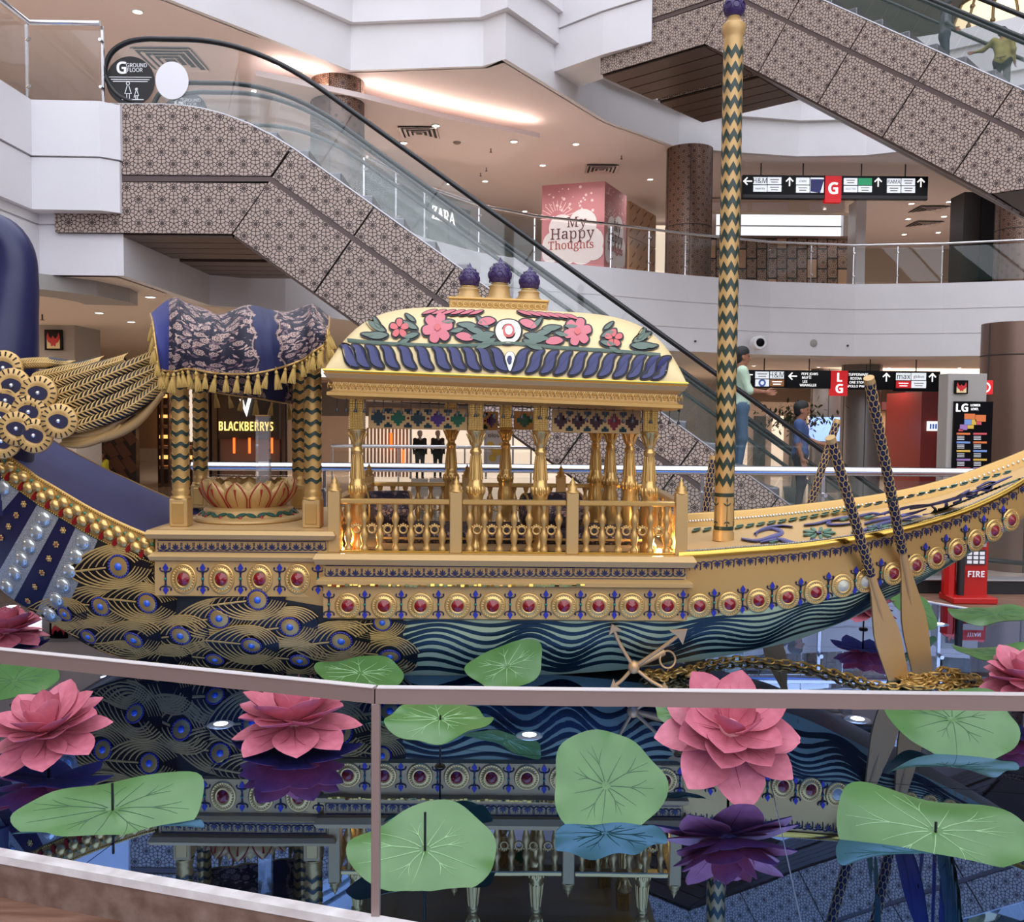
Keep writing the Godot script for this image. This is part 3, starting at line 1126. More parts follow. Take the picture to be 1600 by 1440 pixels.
func storefronts() -> void:
	# --- ground floor, dark fashion store seen through the escalator glass
	var a := on_level(560, 262, 9.25)
	var b := on_level(735, 330, 9.25)
	a.y = GF
	b.y = GF
	var e := (b - a).normalized()
	var bs := Basis(e, Vector3.UP, e.cross(Vector3.UP))
	var l := a.distance_to(b)
	var o := (a + b) / 2
	var t := thing("storefront", "dark green glass storefront with white ZARA letters on the ground floor", "storefront", o)
	part(bx(Vector3(0, 3.2, -0.2), Vector3(l, 0.9, 0.4)), "fascia_board", M.shop_green, t, Transform3D(bs, o))
	part(bx(Vector3(0, 1.4, -0.35), Vector3(l, 2.8, 0.1)), "back_panel", M.shop_dark, t, Transform3D(bs, o))
	for k in 5:
		part(bx(Vector3(-l / 2 + l * (k + 0.5) / 5, 1.38, -0.1), Vector3(l / 5 - 0.05, 2.7, 0.02)), "glass_pane", M.pane_dark, t, Transform3D(bs, o))
		part(bx(Vector3(-l / 2 + l * k / 5.0, 1.38, -0.1), Vector3(0.05, 2.76, 0.08)), "mullion", M.black_matte, t, Transform3D(bs, o))
	part(words("ZARA", 0.42, 0.03, "Droid Serif"), "lettering", M.sign_lit_white, t, Transform3D(bs, o + bs * Vector3(l * 0.22, 3.1, 0.03)))
	# --- tan slotted panel wall right of the booth
	var pa := at(982, 330, 34.0)
	var pb := at(1024, 330, 36.5)
	pa.y = GF
	pb.y = GF
	var e2 := (pb - pa).normalized()
	var b2 := Basis(e2, Vector3.UP, e2.cross(Vector3.UP))
	var l2 := pa.distance_to(pb)
	var t2 := thing("panel_wall", "tan slotted panel wall between the pink booth and column", "wall panel", (pa + pb) / 2)
	for i in 4:
		for j in 3:
			part(bx(Vector3(-l2 / 2 + l2 * (i + 0.5) / 4, 0.65 + j * 1.28, 0), Vector3(l2 / 4 - 0.02, 1.26, 0.08), 0.01), "panel", M.tan_panel, t2, Transform3D(b2, (pa + pb) / 2))
			for q in 3:
				part(bx(Vector3(-l2 / 2 + l2 * (i + 0.5) / 4 + (0.15 if q % 2 else -0.15), 0.3 + j * 1.28 + q * 0.4, 0.045), Vector3(0.34, 0.045, 0.015), 0.0, Basis(Vector3(0, 0, 1), 0.6)), "slot", M.rosewood, t2, Transform3D(b2, (pa + pb) / 2))
	# --- patterned brick-like panel wall behind the right balcony
	var d3 := 35.0
	var t3 := thing("panel_wall", "wall of upright brown patterned panels behind the right balcony", "wall panel", at(1222, 445, d3))
	part(shown(1100, 371, 1340, 500, d3 + 0.12, 0.1), "backing", M.dark_trim, t3)
	for i in 15:
		for j in 4:
			var x0 := 1104.0 + i * 15.8
			var y0 := 374.0 + j * 31.0 - (i % 2) * 15.0
			part(shown(x0, maxf(y0, 372.5), x0 + 14, minf(y0 + 28.5, 500), d3, 0.12), "panel", M.lattice_tan if (i * 3 + j * 5) % 7 else M.tan_panel, t3)
	part(shown(1100, 368, 1342, 372, d3 - 0.1, 0.3), "cap_rail", M.bronze_column, t3)
	# --- daylight well above it
	var w := struct(shown(1120, 326, 1318, 374, 36.4, 0.1), "window_1", M.daylight_glass)
	for x in [1150.0, 1318.0]: part(shown(x, 322, x + 8, 374, 36.0, 0.3), "window_frame", M.white_paint, w)
	for y in [352.0]: part(shown(1120, y, 1318, y + 1.6, 36.2, 0.1), "glazing_bar", M.grey_panel, w)
	struct(shown(1095, 311, 1352, 331, 34.0, 0.5), "ceiling_bulkhead", M.soffit_warm)
	for x in [1112.0, 1175.0, 1264.0]: part(shown(x, 316, x + 56, 330, 33.95, 0.05), "wall_panel", M.soffit_paint, get_node("ceiling_bulkhead"))
	# tall pale pier and deep dark column at the right
	solo(shown(1336, 312, 1352, 500, 33.0, 0.8, 0.02), "pier", M.white_paint, "narrow white pier beside the daylight well behind the balcony", "pier")
	var dc := thing("dark_pier", "tall dark square pier behind the right balcony glass", "pier", at(1530, 440, 29.5))
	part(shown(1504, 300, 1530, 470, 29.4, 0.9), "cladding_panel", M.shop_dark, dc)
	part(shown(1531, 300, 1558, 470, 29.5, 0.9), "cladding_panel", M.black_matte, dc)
	# white lit doorway by the column
	solo(shown(1022, 352, 1042, 503, 38.0, 0.3), "lit_doorway", M.shop_white, "narrow bright shop doorway beside the left patterned column", "doorway")
	# --- lower level, left: pier with bird plaque, taupe bulkhead, rosewood wall
	var d4 := 19.5
	var pier := thing("pier", "grey square pier with bird plaque behind the peacock", "pier", at(88, 700, d4))
	var qa := at(56, 497, d4)
	var qb := at(117, 497, d4)
	part(slab(qa.x, qb.x, LOW, qa.y, d4, d4 + 1.2, 0.02), "body", M.grey_panel, pier)
	part(slab(qa.x, qb.x, qa.y + 0.01, 3.5, d4 + 0.25, d4 + 1.1), "neck", M.taupe_wall, pier)
	bird_emblem(70, 515, 98, 547, d4 - 0.03, "black framed plaque with red bird on grey pier at left")
	var win := thing("display_window", "narrow dark display window right of the grey pier", "window", at(128, 600, 22.0))
	part(shown(117, 512, 139, 800, 22.2, 0.1), "back_panel", M.shop_dark, win)
	for i in 3: part(shown(118 + i * 7, 512, 123 + i * 7, 800, 22.0, 0.06), "frame_bar", M.dull_steel if i == 1 else M.black_matte, win)
	struct(shown(139, 540, 246, 700, 36.0, 0.3), "wall_lower_left", M.taupe_wall)
	var rw := thing("diamond_panel_wall", "rosewood wall with diagonal diamond grooves behind the peacock wing", "wall panel", at(175, 745, 33.0))
	var ra := at(135, 745, 33.0)
	var rb := at(213, 745, 33.0)
	part(slab(ra.x, rb.x, LOW, 2.2, 33.0, 33.3), "backing", M.shop_dark, rw)
	for i in 4:
		for j in 7:
			var c := Vector3(lerpf(ra.x, rb.x, (i + (0.5 if j % 2 else 0.0)) / 4.0), LOW + 0.4 + j * 0.5, -32.98)
			if c.x > rb.x - 0.2: continue
			part(bx(c, Vector3(0.34, 0.58, 0.03), 0.01, Basis(Vector3(0, 0, 1), 0.62)), "diamond_panel", M.rosewood, rw)
	# curved dropped trough on the lower ceiling
	var tr := []
	for q in [[-30, 446], [60, 455], [130, 463], [176, 472], [188, 477]]:
		var p := on_level(q[0], q[1], 3.3)
		tr.append(Vector2(p.x, -p.z))
	struct(sweep(tr, [Vector2(-0.5, 3.5), Vector2(-0.5, 3.3), Vector2(0.25, 3.3), Vector2(0.25, 3.5)]), "trim_trough", M.grey_panel)
	# --- warm shop entrance, left of the cloth canopy
	var ws := thing("warm_shop_entrance", "warm lit shop entrance with gold shelves behind the left canopy posts", "storefront", at(275, 790, 34.0))
	part(shown(246, 590, 304, 760, 36.0, 0.2), "back_panel", M.shop_dark, ws)
	part(shown(289, 598, 301, 690, 34.5, 0.2), "light_panel", M.shop_white, ws)
	for j in 9: part(shown(249, 600 + j * 16.0, 300, 605 + j * 16.0, 34.8, 0.5), "shelf", M.shop_glow if j % 2 else M.tan_panel, ws)
	for x in [250.0, 262.0, 300.0]: part(shown(x, 596, x + 2.5, 765, 34.6, 0.2), "upright", M.brown_trim, ws)
	# --- menswear shop with gold lettering
	var d5 := 37.0
	var bb := thing("storefront", "dark brown storefront with gold BLACKBERRYS sign behind the lotus basin", "storefront", at(388, 715, d5))
	part(shown(326, 602, 446, 745, d5 + 0.5, 0.2), "back_panel", M.taupe_wall, bb)
	part(shown(341, 612, 436, 686, d5, 0.3), "sign_board", M.shop_dark, bb)
	letters("BLACKBERRYS", 0.36, at(384, 666, d5 - 0.1), M.sign_gold, bb, "lettering", 0.0, true, "Droid Sans", 0.66)
	var vg := Geo.new()
	vg.prism(PackedVector2Array([Vector2(-0.2, 0.3), Vector2(-0.06, 0.26), Vector2(0.02, -0.05), Vector2(0.12, 0.34), Vector2(0.24, 0.36), Vector2(0.06, -0.34)]), 0.05, Transform3D(Basis().scaled(Vector3(1.1, 1.1, 1)), at(383, 636, d5 - 0.1)))
	part(vg, "logo_mark", M.sign_lit_white, bb)
	for x in [364.0, 388.0, 423.0]: part(shown(x, 684, x + 3, 708, d5 - 0.15, 0.06), "light_bar", M.lamp_orange, bb)
	for x in [327.0, 339.0, 437.0, 446.0]: part(shown(x, 602, x + 2, 745, d5 + 0.3, 0.15), "mullion", M.black_matte, bb)
	# --- bright shop seen through the pavilion
	var d6 := 34.0
	var bs6 := thing("storefront", "bright white shop with slatted wall and orange lamps behind the pavilion", "storefront", at(680, 745, d6))
	part(shown(545, 640, 1020, 760, d6 + 3.0, 0.2), "back_panel", M.shop_white, bs6)
	for i in 16: part(shown(556 + i * 5.6, 668, 559 + i * 5.6, 745, d6 + 2.6, 0.1), "wall_slat", M.beige_wall, bs6)
	part(shown(500, 600, 1060, 652, d6, 0.3), "fascia_board", M.taupe_wall, bs6)
	for q in [[609, 676], [628, 703]]: part(shown(q[0], q[1], q[0] + 3.5, q[1] + 26, d6 + 2.0, 0.12), "light_bar", M.lamp_orange, bs6)
	for x in [548.0, 640.0, 700.0, 758.0, 800.0]: part(shown(x, 652, x + 3, 748, d6 + 0.3, 0.15), "mullion", M.dull_steel, bs6)
	for x in [[551.0, 640.0], [643.0, 700.0], [703.0, 758.0], [761.0, 800.0]]: part(shown(x[0], 652, x[1], 748, d6 + 0.35, 0.03), "glass_pane", M.pane_clear, bs6)
	var po := thing("shop_poster", "pale poster with yellow flowers beside the white shop door", "poster", at(773, 700, d6 + 1.5))
	part(shown(756, 668, 792, 735, d6 + 1.5, 0.05), "sheet", M.cloud_print, po)
	mat("poster_yellow", rgb8(226, 190, 60), 0.5)
	for q in [[766, 696, 0.16], [776, 704, 0.2], [784, 697, 0.14], [770, 715, 0.15]]:
		var g := Geo.new()
		g.disc(at(q[0], q[1], d6 + 1.48), q[2], Vector3(0, 0, 1), 12)
		part(g, "flower_print", M.poster_yellow, po)
	letters("Colours", 0.16, at(773, 680, d6 + 1.47), M.charcoal, po, "lettering")
	# --- lower level, right hand corridor
	column("grey round column in the lower corridor under the LG board", Vector2(at(1344, 660, 32.0).x, 32.0), 0.66, LOW, 3.5, M.grey_column, [])
	column("grey round column with picture band left of the corridor", Vector2(at(1289, 660, 35.0).x, 35.0), 0.56, LOW, 3.5, M.grey_column, [])
	var pbnd := Geo.new()
	var pc := at(1289, 672, 35.0)
	pbnd.lathe([Vector2(0.58, -0.4), Vector2(0.58, 0.5)], 24, pc)
	solo(pbnd, "poster_band", M.screen_blue, "printed picture band wrapped around the grey corridor column", "poster")
	var rs := thing("storefront", "deep red storefront with lit sign at the right of the corridor", "storefront", at(1455, 735, 32.0))
	part(shown(1438, 612, 1470, 790, 32.0, 3.0), "wall_panel", M.shop_red, rs)
	part(shown(1450, 658, 1471, 673, 31.9, 0.1), "lit_sign", M.sign_lit_white, rs)
	for i in 4: part(shown(1453 + i * 4.2, 662, 1455.6 + i * 4.2, 670, 31.85, 0.02), "sign_stroke", M.tile_blue, rs)
	part(shown(1470, 600, 1482, 790, 31.8, 3.0), "pilaster", M.black_matte, rs)
	var gs := thing("storefront", "warm gold storefront deep in the lower corridor", "storefront", at(1400, 712, 40.0))
	part(shown(1372, 632, 1440, 715, 41.0, 0.3), "back_panel", M.shop_dark, gs)
	for i in 5: part(shown(1378 + i * 12.0, 642, 1383 + i * 12.0, 706, 40.6, 0.2), "light_column", M.shop_glow if i % 2 else M.tan_panel, gs)
	part(shown(1372, 628, 1440, 641, 40.2, 0.3), "sign_board", M.maroon_print, gs)
	part(shown(1414, 636, 1421, 648, 40.1, 0.1), "lamp_sign", M.lamp_orange, gs)
	for i in 3: part(shown(1391 + i * 9.0, 633, 1398 + i * 9.0, 639, 40.1, 0.08), "lit_tile", M.tile_white, gs)
	column("broad bronze column at the right edge of the lower level", Vector2(at(1586, 640, 17.5).x, 17.5), 0.62, LOW, 3.5, M.bronze_column, [2.9])
	struct(shown(1140, 628, 1300, 800, 44.0, 0.3), "wall_corridor", M.beige_wall)
	for i in 5: part(shown(1150 + i * 28.0, 650, 1168 + i * 28.0, 740, 43.9, 0.1), "panel", M.shop_dark if i % 2 else M.shop_white, get_node("wall_corridor"))
	# counter behind the escalator foot
	# potted tree behind the board
	var tree := thing("indoor_tree", "dark leafy indoor tree below the left end of the LG board", "tree", Vector3(at(1240, 700, 30.5).x, LOW, -30.5))
	var tg := Geo.new()
	var tb := Vector3(at(1240, 700, 30.5).x, LOW, -30.5)
	tg.tube([tb, tb + Vector3(0.05, 1.4, 0), tb + Vector3(0, 2.4, 0)], [0.09, 0.07, 0.05], 7)
	part(tg, "trunk", M.rosewood, tree)
	var lg := Geo.new()
	rng.seed = 77
	for k in 420:
		var dv := Vector3(rng.randfn(), rng.randfn() * 0.45, rng.randfn()) * 0.52
		var c := tb + Vector3(0, 2.75, 0) + dv
		var ax := Vector3(rng.randfn(), rng.randfn(), rng.randfn()).normalized()
		var up := ax.cross(Vector3.UP).normalized() * 0.05
		lg.quad(c - ax * 0.11, c + up, c + ax * 0.11, c - up)
	var lp := part(lg, "foliage", M.leaf_dark, tree)
	lp.set_meta("kind", "stuff")
	var pt := Geo.new()
	pt.lathe([Vector2(0.001, 0.0), Vector2(0.24, 0.0), Vector2(0.32, 0.5), Vector2(0.28, 0.5), Vector2(0.24, 0.42), Vector2(0.001, 0.42)], 16, tb)
	part(pt, "pot", M.charcoal, tree)

func ceiling_things() -> void:
	var soff := 9.6
	for a in [[215, 18, "single downlight above the left balcony corner"], [433, 102, "downlight above the black escalator handrail curve"], [570, 168, "downlight right of the left patterned column top"], [681, 196, "downlight left of the cove panel vent"], [631, 223, "downlight low at the left of the cove panel"], [803, 221, "downlight near the pointed end of the cove panel"], [900, 225, "downlight alone in the middle of the upper soffit"], [848, 258, "downlight left of the soffit vent above the booth"], [755, 250, "downlight at the rear edge of the cove panel"], [758, 283, "downlight below the hanging sprinkler heads"], [702, 287, "downlight above the dark storefront letters"], [1016, 280, "downlight left of the right patterned column"], [820, 330, "small downlight left of the pink booth"], [370, 144, "left downlight of two seen through escalator glass"], [398, 142, "right downlight of two seen through escalator glass"]]:
		downlight(a[0], a[1], soff if not a[0] in [681, 631, 803] else 9.09, 0.1, 2.2, a[2])
	for a in [[1424, 318, "front left"], [1483, 315, "front right"], [1419, 342, "middle left"], [1475, 338, "middle right"], [1413, 366, "rear left"], [1466, 363, "rear right"]]:
		downlight(a[0], a[1], soff, 0.11, 2.0, a[2] + " downlight of six above the right balcony")
	for a in [[1190, 328, "left"], [1233, 327, "second"], [1288, 326, "third"], [1333, 325, "right"]]:
		downlight(a[0], a[1], 9.22, 0.07, 0.4, a[2] + " small downlight under the bulkhead behind the G board")
	for a in [[76, 441, "downlight nearest the blue peacock neck"], [235, 463, "downlight just above the brocade canopy left end"], [155, 488, "downlight above the dark shop window at left"], [205, 502, "downlight furthest back over the peacock wing"], [1178, 571, "leftmost downlight above the LG board"], [1279, 573, "second downlight above the LG board"], [1389, 574, "third downlight above the LG board"], [1499, 574, "rightmost downlight above the LG board"]]:
		downlight(a[0], a[1], 3.5, 0.085, 2.0, a[2])
	vent(655, 207, 9.11, 1.0, "square vent in the cove panel right of left column")
	vent(940, 264, soff, 1.0, "square vent in the soffit above the pink booth")
	vent(267, 93, soff, 1.3, "square vent above the black round floor sticker")
	vent(1452, 327, soff, 1.1, "front vent among the downlights above right balcony")
	vent(1445, 350, soff, 1.1, "rear vent among the downlights above right balcony")
	# dropped cove panel with a light trough along its front
	var poly := []
	for q in [[400, 118], [560, 152], [700, 186], [843, 215], [772, 258], [640, 240], [520, 222], [400, 210]]:
		var p := on_level(q[0], q[1], 9.1)
		poly.append(Vector2(p.x, -p.z))
	struct(flat_poly(poly, 9.22, 0.12), "ceiling_cove_panel", M.soffit_paint)
	var strip := Geo.new()
	var front := []
	for q in [[420, 122], [560, 152], [700, 186], [835, 213.5]]:
		var p := on_level(q[0], q[1], 9.1)
		front.append(Vector3(p.x, 9.27, p.z - 0.3))
	strip.tube(front, 0.035, 6)
	solo(strip, "cove_light_strip", M.cove, "glowing cove light strip along the front of the dropped ceiling panel", "light")
	for i in 3:
		var e: Vector3 = (front[i + 1] - front[i])
		var l := AreaLight3D.new()
		l.name = "cove_beam"
		l.light_color = Color(1.0, 0.92, 0.86)
		l.light_energy = 1.3
		l.area_size = Vector2(e.length(), 0.06)
		l.area_range = 40.0
		l.area_attenuation = 2.0
		l.shadow_enabled = true
		add_child(l, true)
		e = e.normalized()
		l.transform = Transform3D(Basis(e, e.cross(Vector3.UP).normalized(), Vector3.DOWN), (front[i] + front[i + 1]) / 2 + Vector3(0, 0.05, 0))
	for q in [[714, 222, "smoke detector in the middle of the cove panel", 9.1], [465, 113, "smoke detector above the escalator handrail", soff], [787, 328, "smoke detector left of the pink booth", soff]]:
		var p := on_level(q[0], q[1], q[3])
		var g := Geo.new()
		g.lathe([Vector2(0.11, 0), Vector2(0.11, -0.02), Vector2(0.07, -0.05), Vector2(0.001, -0.055)], 14, p)
		solo(g, "smoke_detector", M.taupe_wall, q[2], "smoke detector")
	for q in [[767, 232, "sprinkler head at the right end of the cove panel", 9.1], [760, 262, "sprinkler head below the cove panel point", soff], [751, 270, "sprinkler head nearest the row of downlights", soff], [971, 243, "sprinkler head right of the soffit centre", soff], [66, 491, "sprinkler head beside the peacock neck", 3.5]]:
		var p := on_level(q[0], q[1], q[3])
		var g := Geo.new()
		g.tube([p, p - Vector3(0, 0.1, 0)], 0.014, 6)
		g.lathe([Vector2(0.001, 0), Vector2(0.04, 0), Vector2(0.04, -0.008), Vector2(0.001, -0.008)], 10, p - Vector3(0, 0.1, 0))
		solo(g, "sprinkler_head", M.charcoal, q[2], "sprinkler")
	# things set into the right hand fascia
	var c1 := at(1188, 535, 26.0)
	var cam := thing("security_camera", "round white security camera housing on the curved white fascia", "security camera", c1)
	var g1 := Geo.new()
	g1.lathe([Vector2(0.2, -0.4), Vector2(0.2, 0.0), Vector2(0.17, 0.04), Vector2(0.12, 0.02)], 20, c1, Basis(Vector3.RIGHT, PI / 2))
	part(g1, "housing", M.sign_white, cam)
	var g2 := Geo.new()
	g2.dome(c1, 0.12, Vector3(0, 0, 1), 0.1, 14, 4)
	part(g2, "lens_dome", M.black_gloss, cam)
	var c2 := on_fascia(1271, 536)
	var g3 := Geo.new()
	g3.lathe([Vector2(0.11, 0.0), Vector2(0.11, 0.02), Vector2(0.001, 0.03)], 18, c2, Basis(Vector3.RIGHT, PI / 2))
	solo(g3, "wall_speaker", M.grey_panel, "flat grey round speaker on the white fascia right of the camera", "speaker")
	for q in [[1086, 533, "left of the mast"], [1324, 540, "right of the grey speaker"], [1535, 540, "furthest right"]]:
		var p := on_fascia(q[0], q[1])
		var g := Geo.new()
		g.lathe([Vector2(0.03, 0), Vector2(0.03, 0.06), Vector2(0.001, 0.07)], 8, p, Basis(Vector3.RIGHT, PI / 2))
		solo(g, "wall_nozzle", M.charcoal, "small dark nozzle on the white fascia, " + q[2], "nozzle")

# point on the ground-floor fascia at a picture position
func on_fascia(px: float, py: float) -> Vector3:
	var best := at(px, py, 27.0)
	for i in range(6, G_EDGE.size() - 1):
		var a: Vector2 = G_EDGE[i]
		var b: Vector2 = G_EDGE[i + 1]
		var d := view * Vector3((px - 800.0) / F, (720.0 - py) / F, -1.0)
		var r := Vector2(d.x, -d.z)
		var s := b - a
		var den := r.cross(s)
		if absf(den) < 1e-6: continue
		var t := a.cross(s) / den
		var u := a.cross(r) / den
		if u >= 0.0 and u <= 1.0: return EYE + d * t
	return best

func stickers() -> void:
	# round stickers on the top escalator pane
	var d := 12.28
	for a in [[204, 127, 0.315, "large black round floor sticker with G on escalator glass", 0.0], [291, 168, 0.33, "second black round floor sticker on the rear escalator glass", 2.03]]:
		var dd: float = d + a[4]
		var c := at(a[0], a[1] + (10 if a[4] > 0 else 0), dd)
		var t := thing("floor_sticker", a[3], "sign", c, "round floor stickers")
		var g := Geo.new()
		g.lathe([Vector2(0.001, 0), Vector2(a[2], 0), Vector2(a[2], 0.006), Vector2(0.001, 0.006)], 40, c, Basis(Vector3.RIGHT, PI / 2))
		part(g, "disc", M.black_matte, t)
		var f := Vector3(0, 0, 0.01)
		letters("G", 0.155, c + Vector3(-0.11, 0.165, 0) + f, M.sign_white, t, "level_letter", 0.0, true)
		letters("GROUND", 0.048, c + Vector3(0.085, 0.2, 0) + f, M.sign_white, t)
		letters("FLOOR", 0.048, c + Vector3(0.06, 0.14, 0) + f, M.sign_white, t)
		var ln := Geo.new()
		ln.box(c + Vector3(0, 0.05, 0.008), Vector3(0.55, 0.006, 0.004))
		for i in 2: ln.box(c + Vector3(0, 0.02 - i * 0.025, 0.008), Vector3(0.5 - i * 0.05, 0.008, 0.004))
		part(ln, "small_print", M.sign_white, t)
		# adult and child pictogram
		var fig := Geo.new()
		for q in [[-0.03, -0.15, 0.85], [0.08, -0.18, 0.55]]:
			var o := c + Vector3(q[0], q[1], 0.01)
			var s: float = q[2]
			fig.torus(o + Vector3(0, 0.14, 0) * s, 0.024 * s, 0.006, Vector3(0, 0, 1), 14, 4)
			fig.box(o + Vector3(-0.03, 0.05, 0) * s, Vector3(0.008, 0.12, 0.004) , Basis(Vector3(0, 0, 1), -0.3))
			fig.box(o + Vector3(0.03, 0.05, 0) * s, Vector3(0.008, 0.12 * s, 0.004), Basis(Vector3(0, 0, 1), 0.3))
			fig.box(o + Vector3(0, -0.01, 0) * s, Vector3(0.11 * s, 0.008, 0.004))
			fig.box(o + Vector3(-0.02, -0.05, 0) * s, Vector3(0.008, 0.08 * s, 0.004))
			fig.box(o + Vector3(0.02, -0.05, 0) * s, Vector3(0.008, 0.08 * s, 0.004))
		fig.box(c + Vector3(0.03, -0.235, 0.01), Vector3(0.28, 0.01, 0.004))
		part(fig, "pictogram", M.sign_white, t)
	var c2 := at(269, 126, d)
	var g2 := Geo.new()
	g2.lathe([Vector2(0.001, 0), Vector2(0.215, 0), Vector2(0.215, 0.006), Vector2(0.001, 0.006)], 36, c2, Basis(Vector3.RIGHT, PI / 2) * Basis().scaled(Vector3(1, 1, 1.12)))
	solo(g2, "floor_sticker", M.cloud_print, "plain pale round sticker right of the black G sticker", "sign", "round floor stickers")

func chandelier() -> void:
	var c := at(1554, 75, 30.0)
	var t := thing("bell_chandelier", "huge brass bell-shaped chandelier with filigree panels at top right", "chandelier", c)
	var ribs := 12
	mat("chandelier_brass", rgb8(120, 96, 62), 0.35, 0.8)
	var prof := [Vector2(0.45, 2.3), Vector2(0.75, 1.9), Vector2(1.05, 1.35), Vector2(1.28, 0.7), Vector2(1.4, 0.05), Vector2(1.32, -0.25), Vector2(0.95, -0.42)]
	for k in ribs:
		var a0 := TAU * k / ribs
		var a1 := TAU * (k + 1) / ribs
		var rows := []
		for q in prof:
			var row := []
			for j in 4:
				var a := lerpf(a0, a1, j / 3.0)
				row.append(c + Vector3(cos(a) * q.x, q.y, sin(a) * q.x))
			rows.append(row)
		var g := Geo.new()
		g.grid(rows)
		part(g, "shade_panel", M.shade_cream, t)
		var path := []
		for q in prof: path.append(c + Vector3(cos(a0) * q.x * 1.01, q.y, sin(a0) * q.x * 1.01))
		var r := Geo.new()
		r.tube(path, 0.045, 6)
		for q in prof.size() - 1:
			var m: Vector3 = (path[q] + path[q + 1]) / 2
			r.ball(m, Vector3.ONE * 0.085, 8, 5)
		part(r, "rib", M.chandelier_brass, t)
	for y in [2.3, 1.35, 0.05]:
		var g := Geo.new()
		var rr: float = {2.3: 0.47, 1.35: 1.06, 0.05: 1.42}[y]
		g.torus(c + Vector3(0, y, 0), rr, 0.06, Vector3.UP, 32, 6)
		part(g, "hoop", M.chandelier_brass, t)
	for k in 6:
		var a := TAU * k / 6
		var p := c + Vector3(cos(a) * 0.5, 2.3, sin(a) * 0.5)
		var o := Vector3(cos(a), 0, sin(a))
		var g := Geo.new()
		g.tube(spline([p, p + o * 0.5 + Vector3(0, -0.1, 0), p + o * 0.8 + Vector3(0, 0.2, 0), p + o * 0.7 + Vector3(0, 0.5, 0), p + o * 0.4 + Vector3(0, 0.55, 0)], 4), 0.05, 6)
		part(g, "scroll_arm", M.chandelier_brass, t)
	var cap := Geo.new()
	cap.lathe([Vector2(0.5, 2.28), Vector2(0.5, 2.5), Vector2(0.25, 2.9), Vector2(0.1, 3.2), Vector2(0.05, 3.6), Vector2(0.05, 14.0)], 16, c)
	part(cap, "crown_and_stem", M.chandelier_brass, t)
	lamp(c + Vector3(0, -0.9, 0), 4.0, 0.4, Color(1.0, 0.85, 0.65))

func fire_stand() -> void:
	var d := 8.75
	var o := Vector3(at(1512, 940, d).x, 0.0, -d)
	var t := thing("fire_point_stand", "red fire extinguisher stand reading FIRE beside the pool's far edge", "fire extinguisher stand", o)
	part(bx(o + Vector3(0, 0.03, 0), Vector3(0.42, 0.06, 0.3), 0.01), "base", M.fire_red, t)
	part(bx(o + Vector3(-0.16, 0.34, -0.06), Vector3(0.11, 0.62, 0.12), 0.03), "side_shell", M.fire_red, t)
	part(bx(o + Vector3(0.06, 0.36, -0.06), Vector3(0.28, 0.66, 0.06), 0.01), "back_plate", M.fire_red, t)
	part(bx(o + Vector3(-0.075, 0.4, 0.0), Vector3(0.055, 0.74, 0.06), 0.01), "hose_channel", M.black_matte, t)
	letters("FIRE", 0.058, o + Vector3(0.07, 0.26, 0.0), M.sign_white, t, "lettering", 0.0, true)
	part(bx(o + Vector3(0.065, 0.42, -0.02), Vector3(0.2, 0.14, 0.02)), "notice_plate", M.charcoal, t)
	var g := Geo.new()
	for j in 3:
		for i in 3: g.box(o + Vector3(0.005 + i * 0.06, 0.375 + j * 0.042, -0.005), Vector3(0.045, 0.03, 0.006))
	part(g, "notice_print", M.sign_white, t)
	letters("TITAN", 0.036, o + Vector3(0.07, 0.62, 0.0), M.sign_white, t)
	part(bx(o + Vector3(0.065, 0.55, -0.02), Vector3(0.2, 0.06, 0.02)), "notice_plate", M.grey_panel, t)

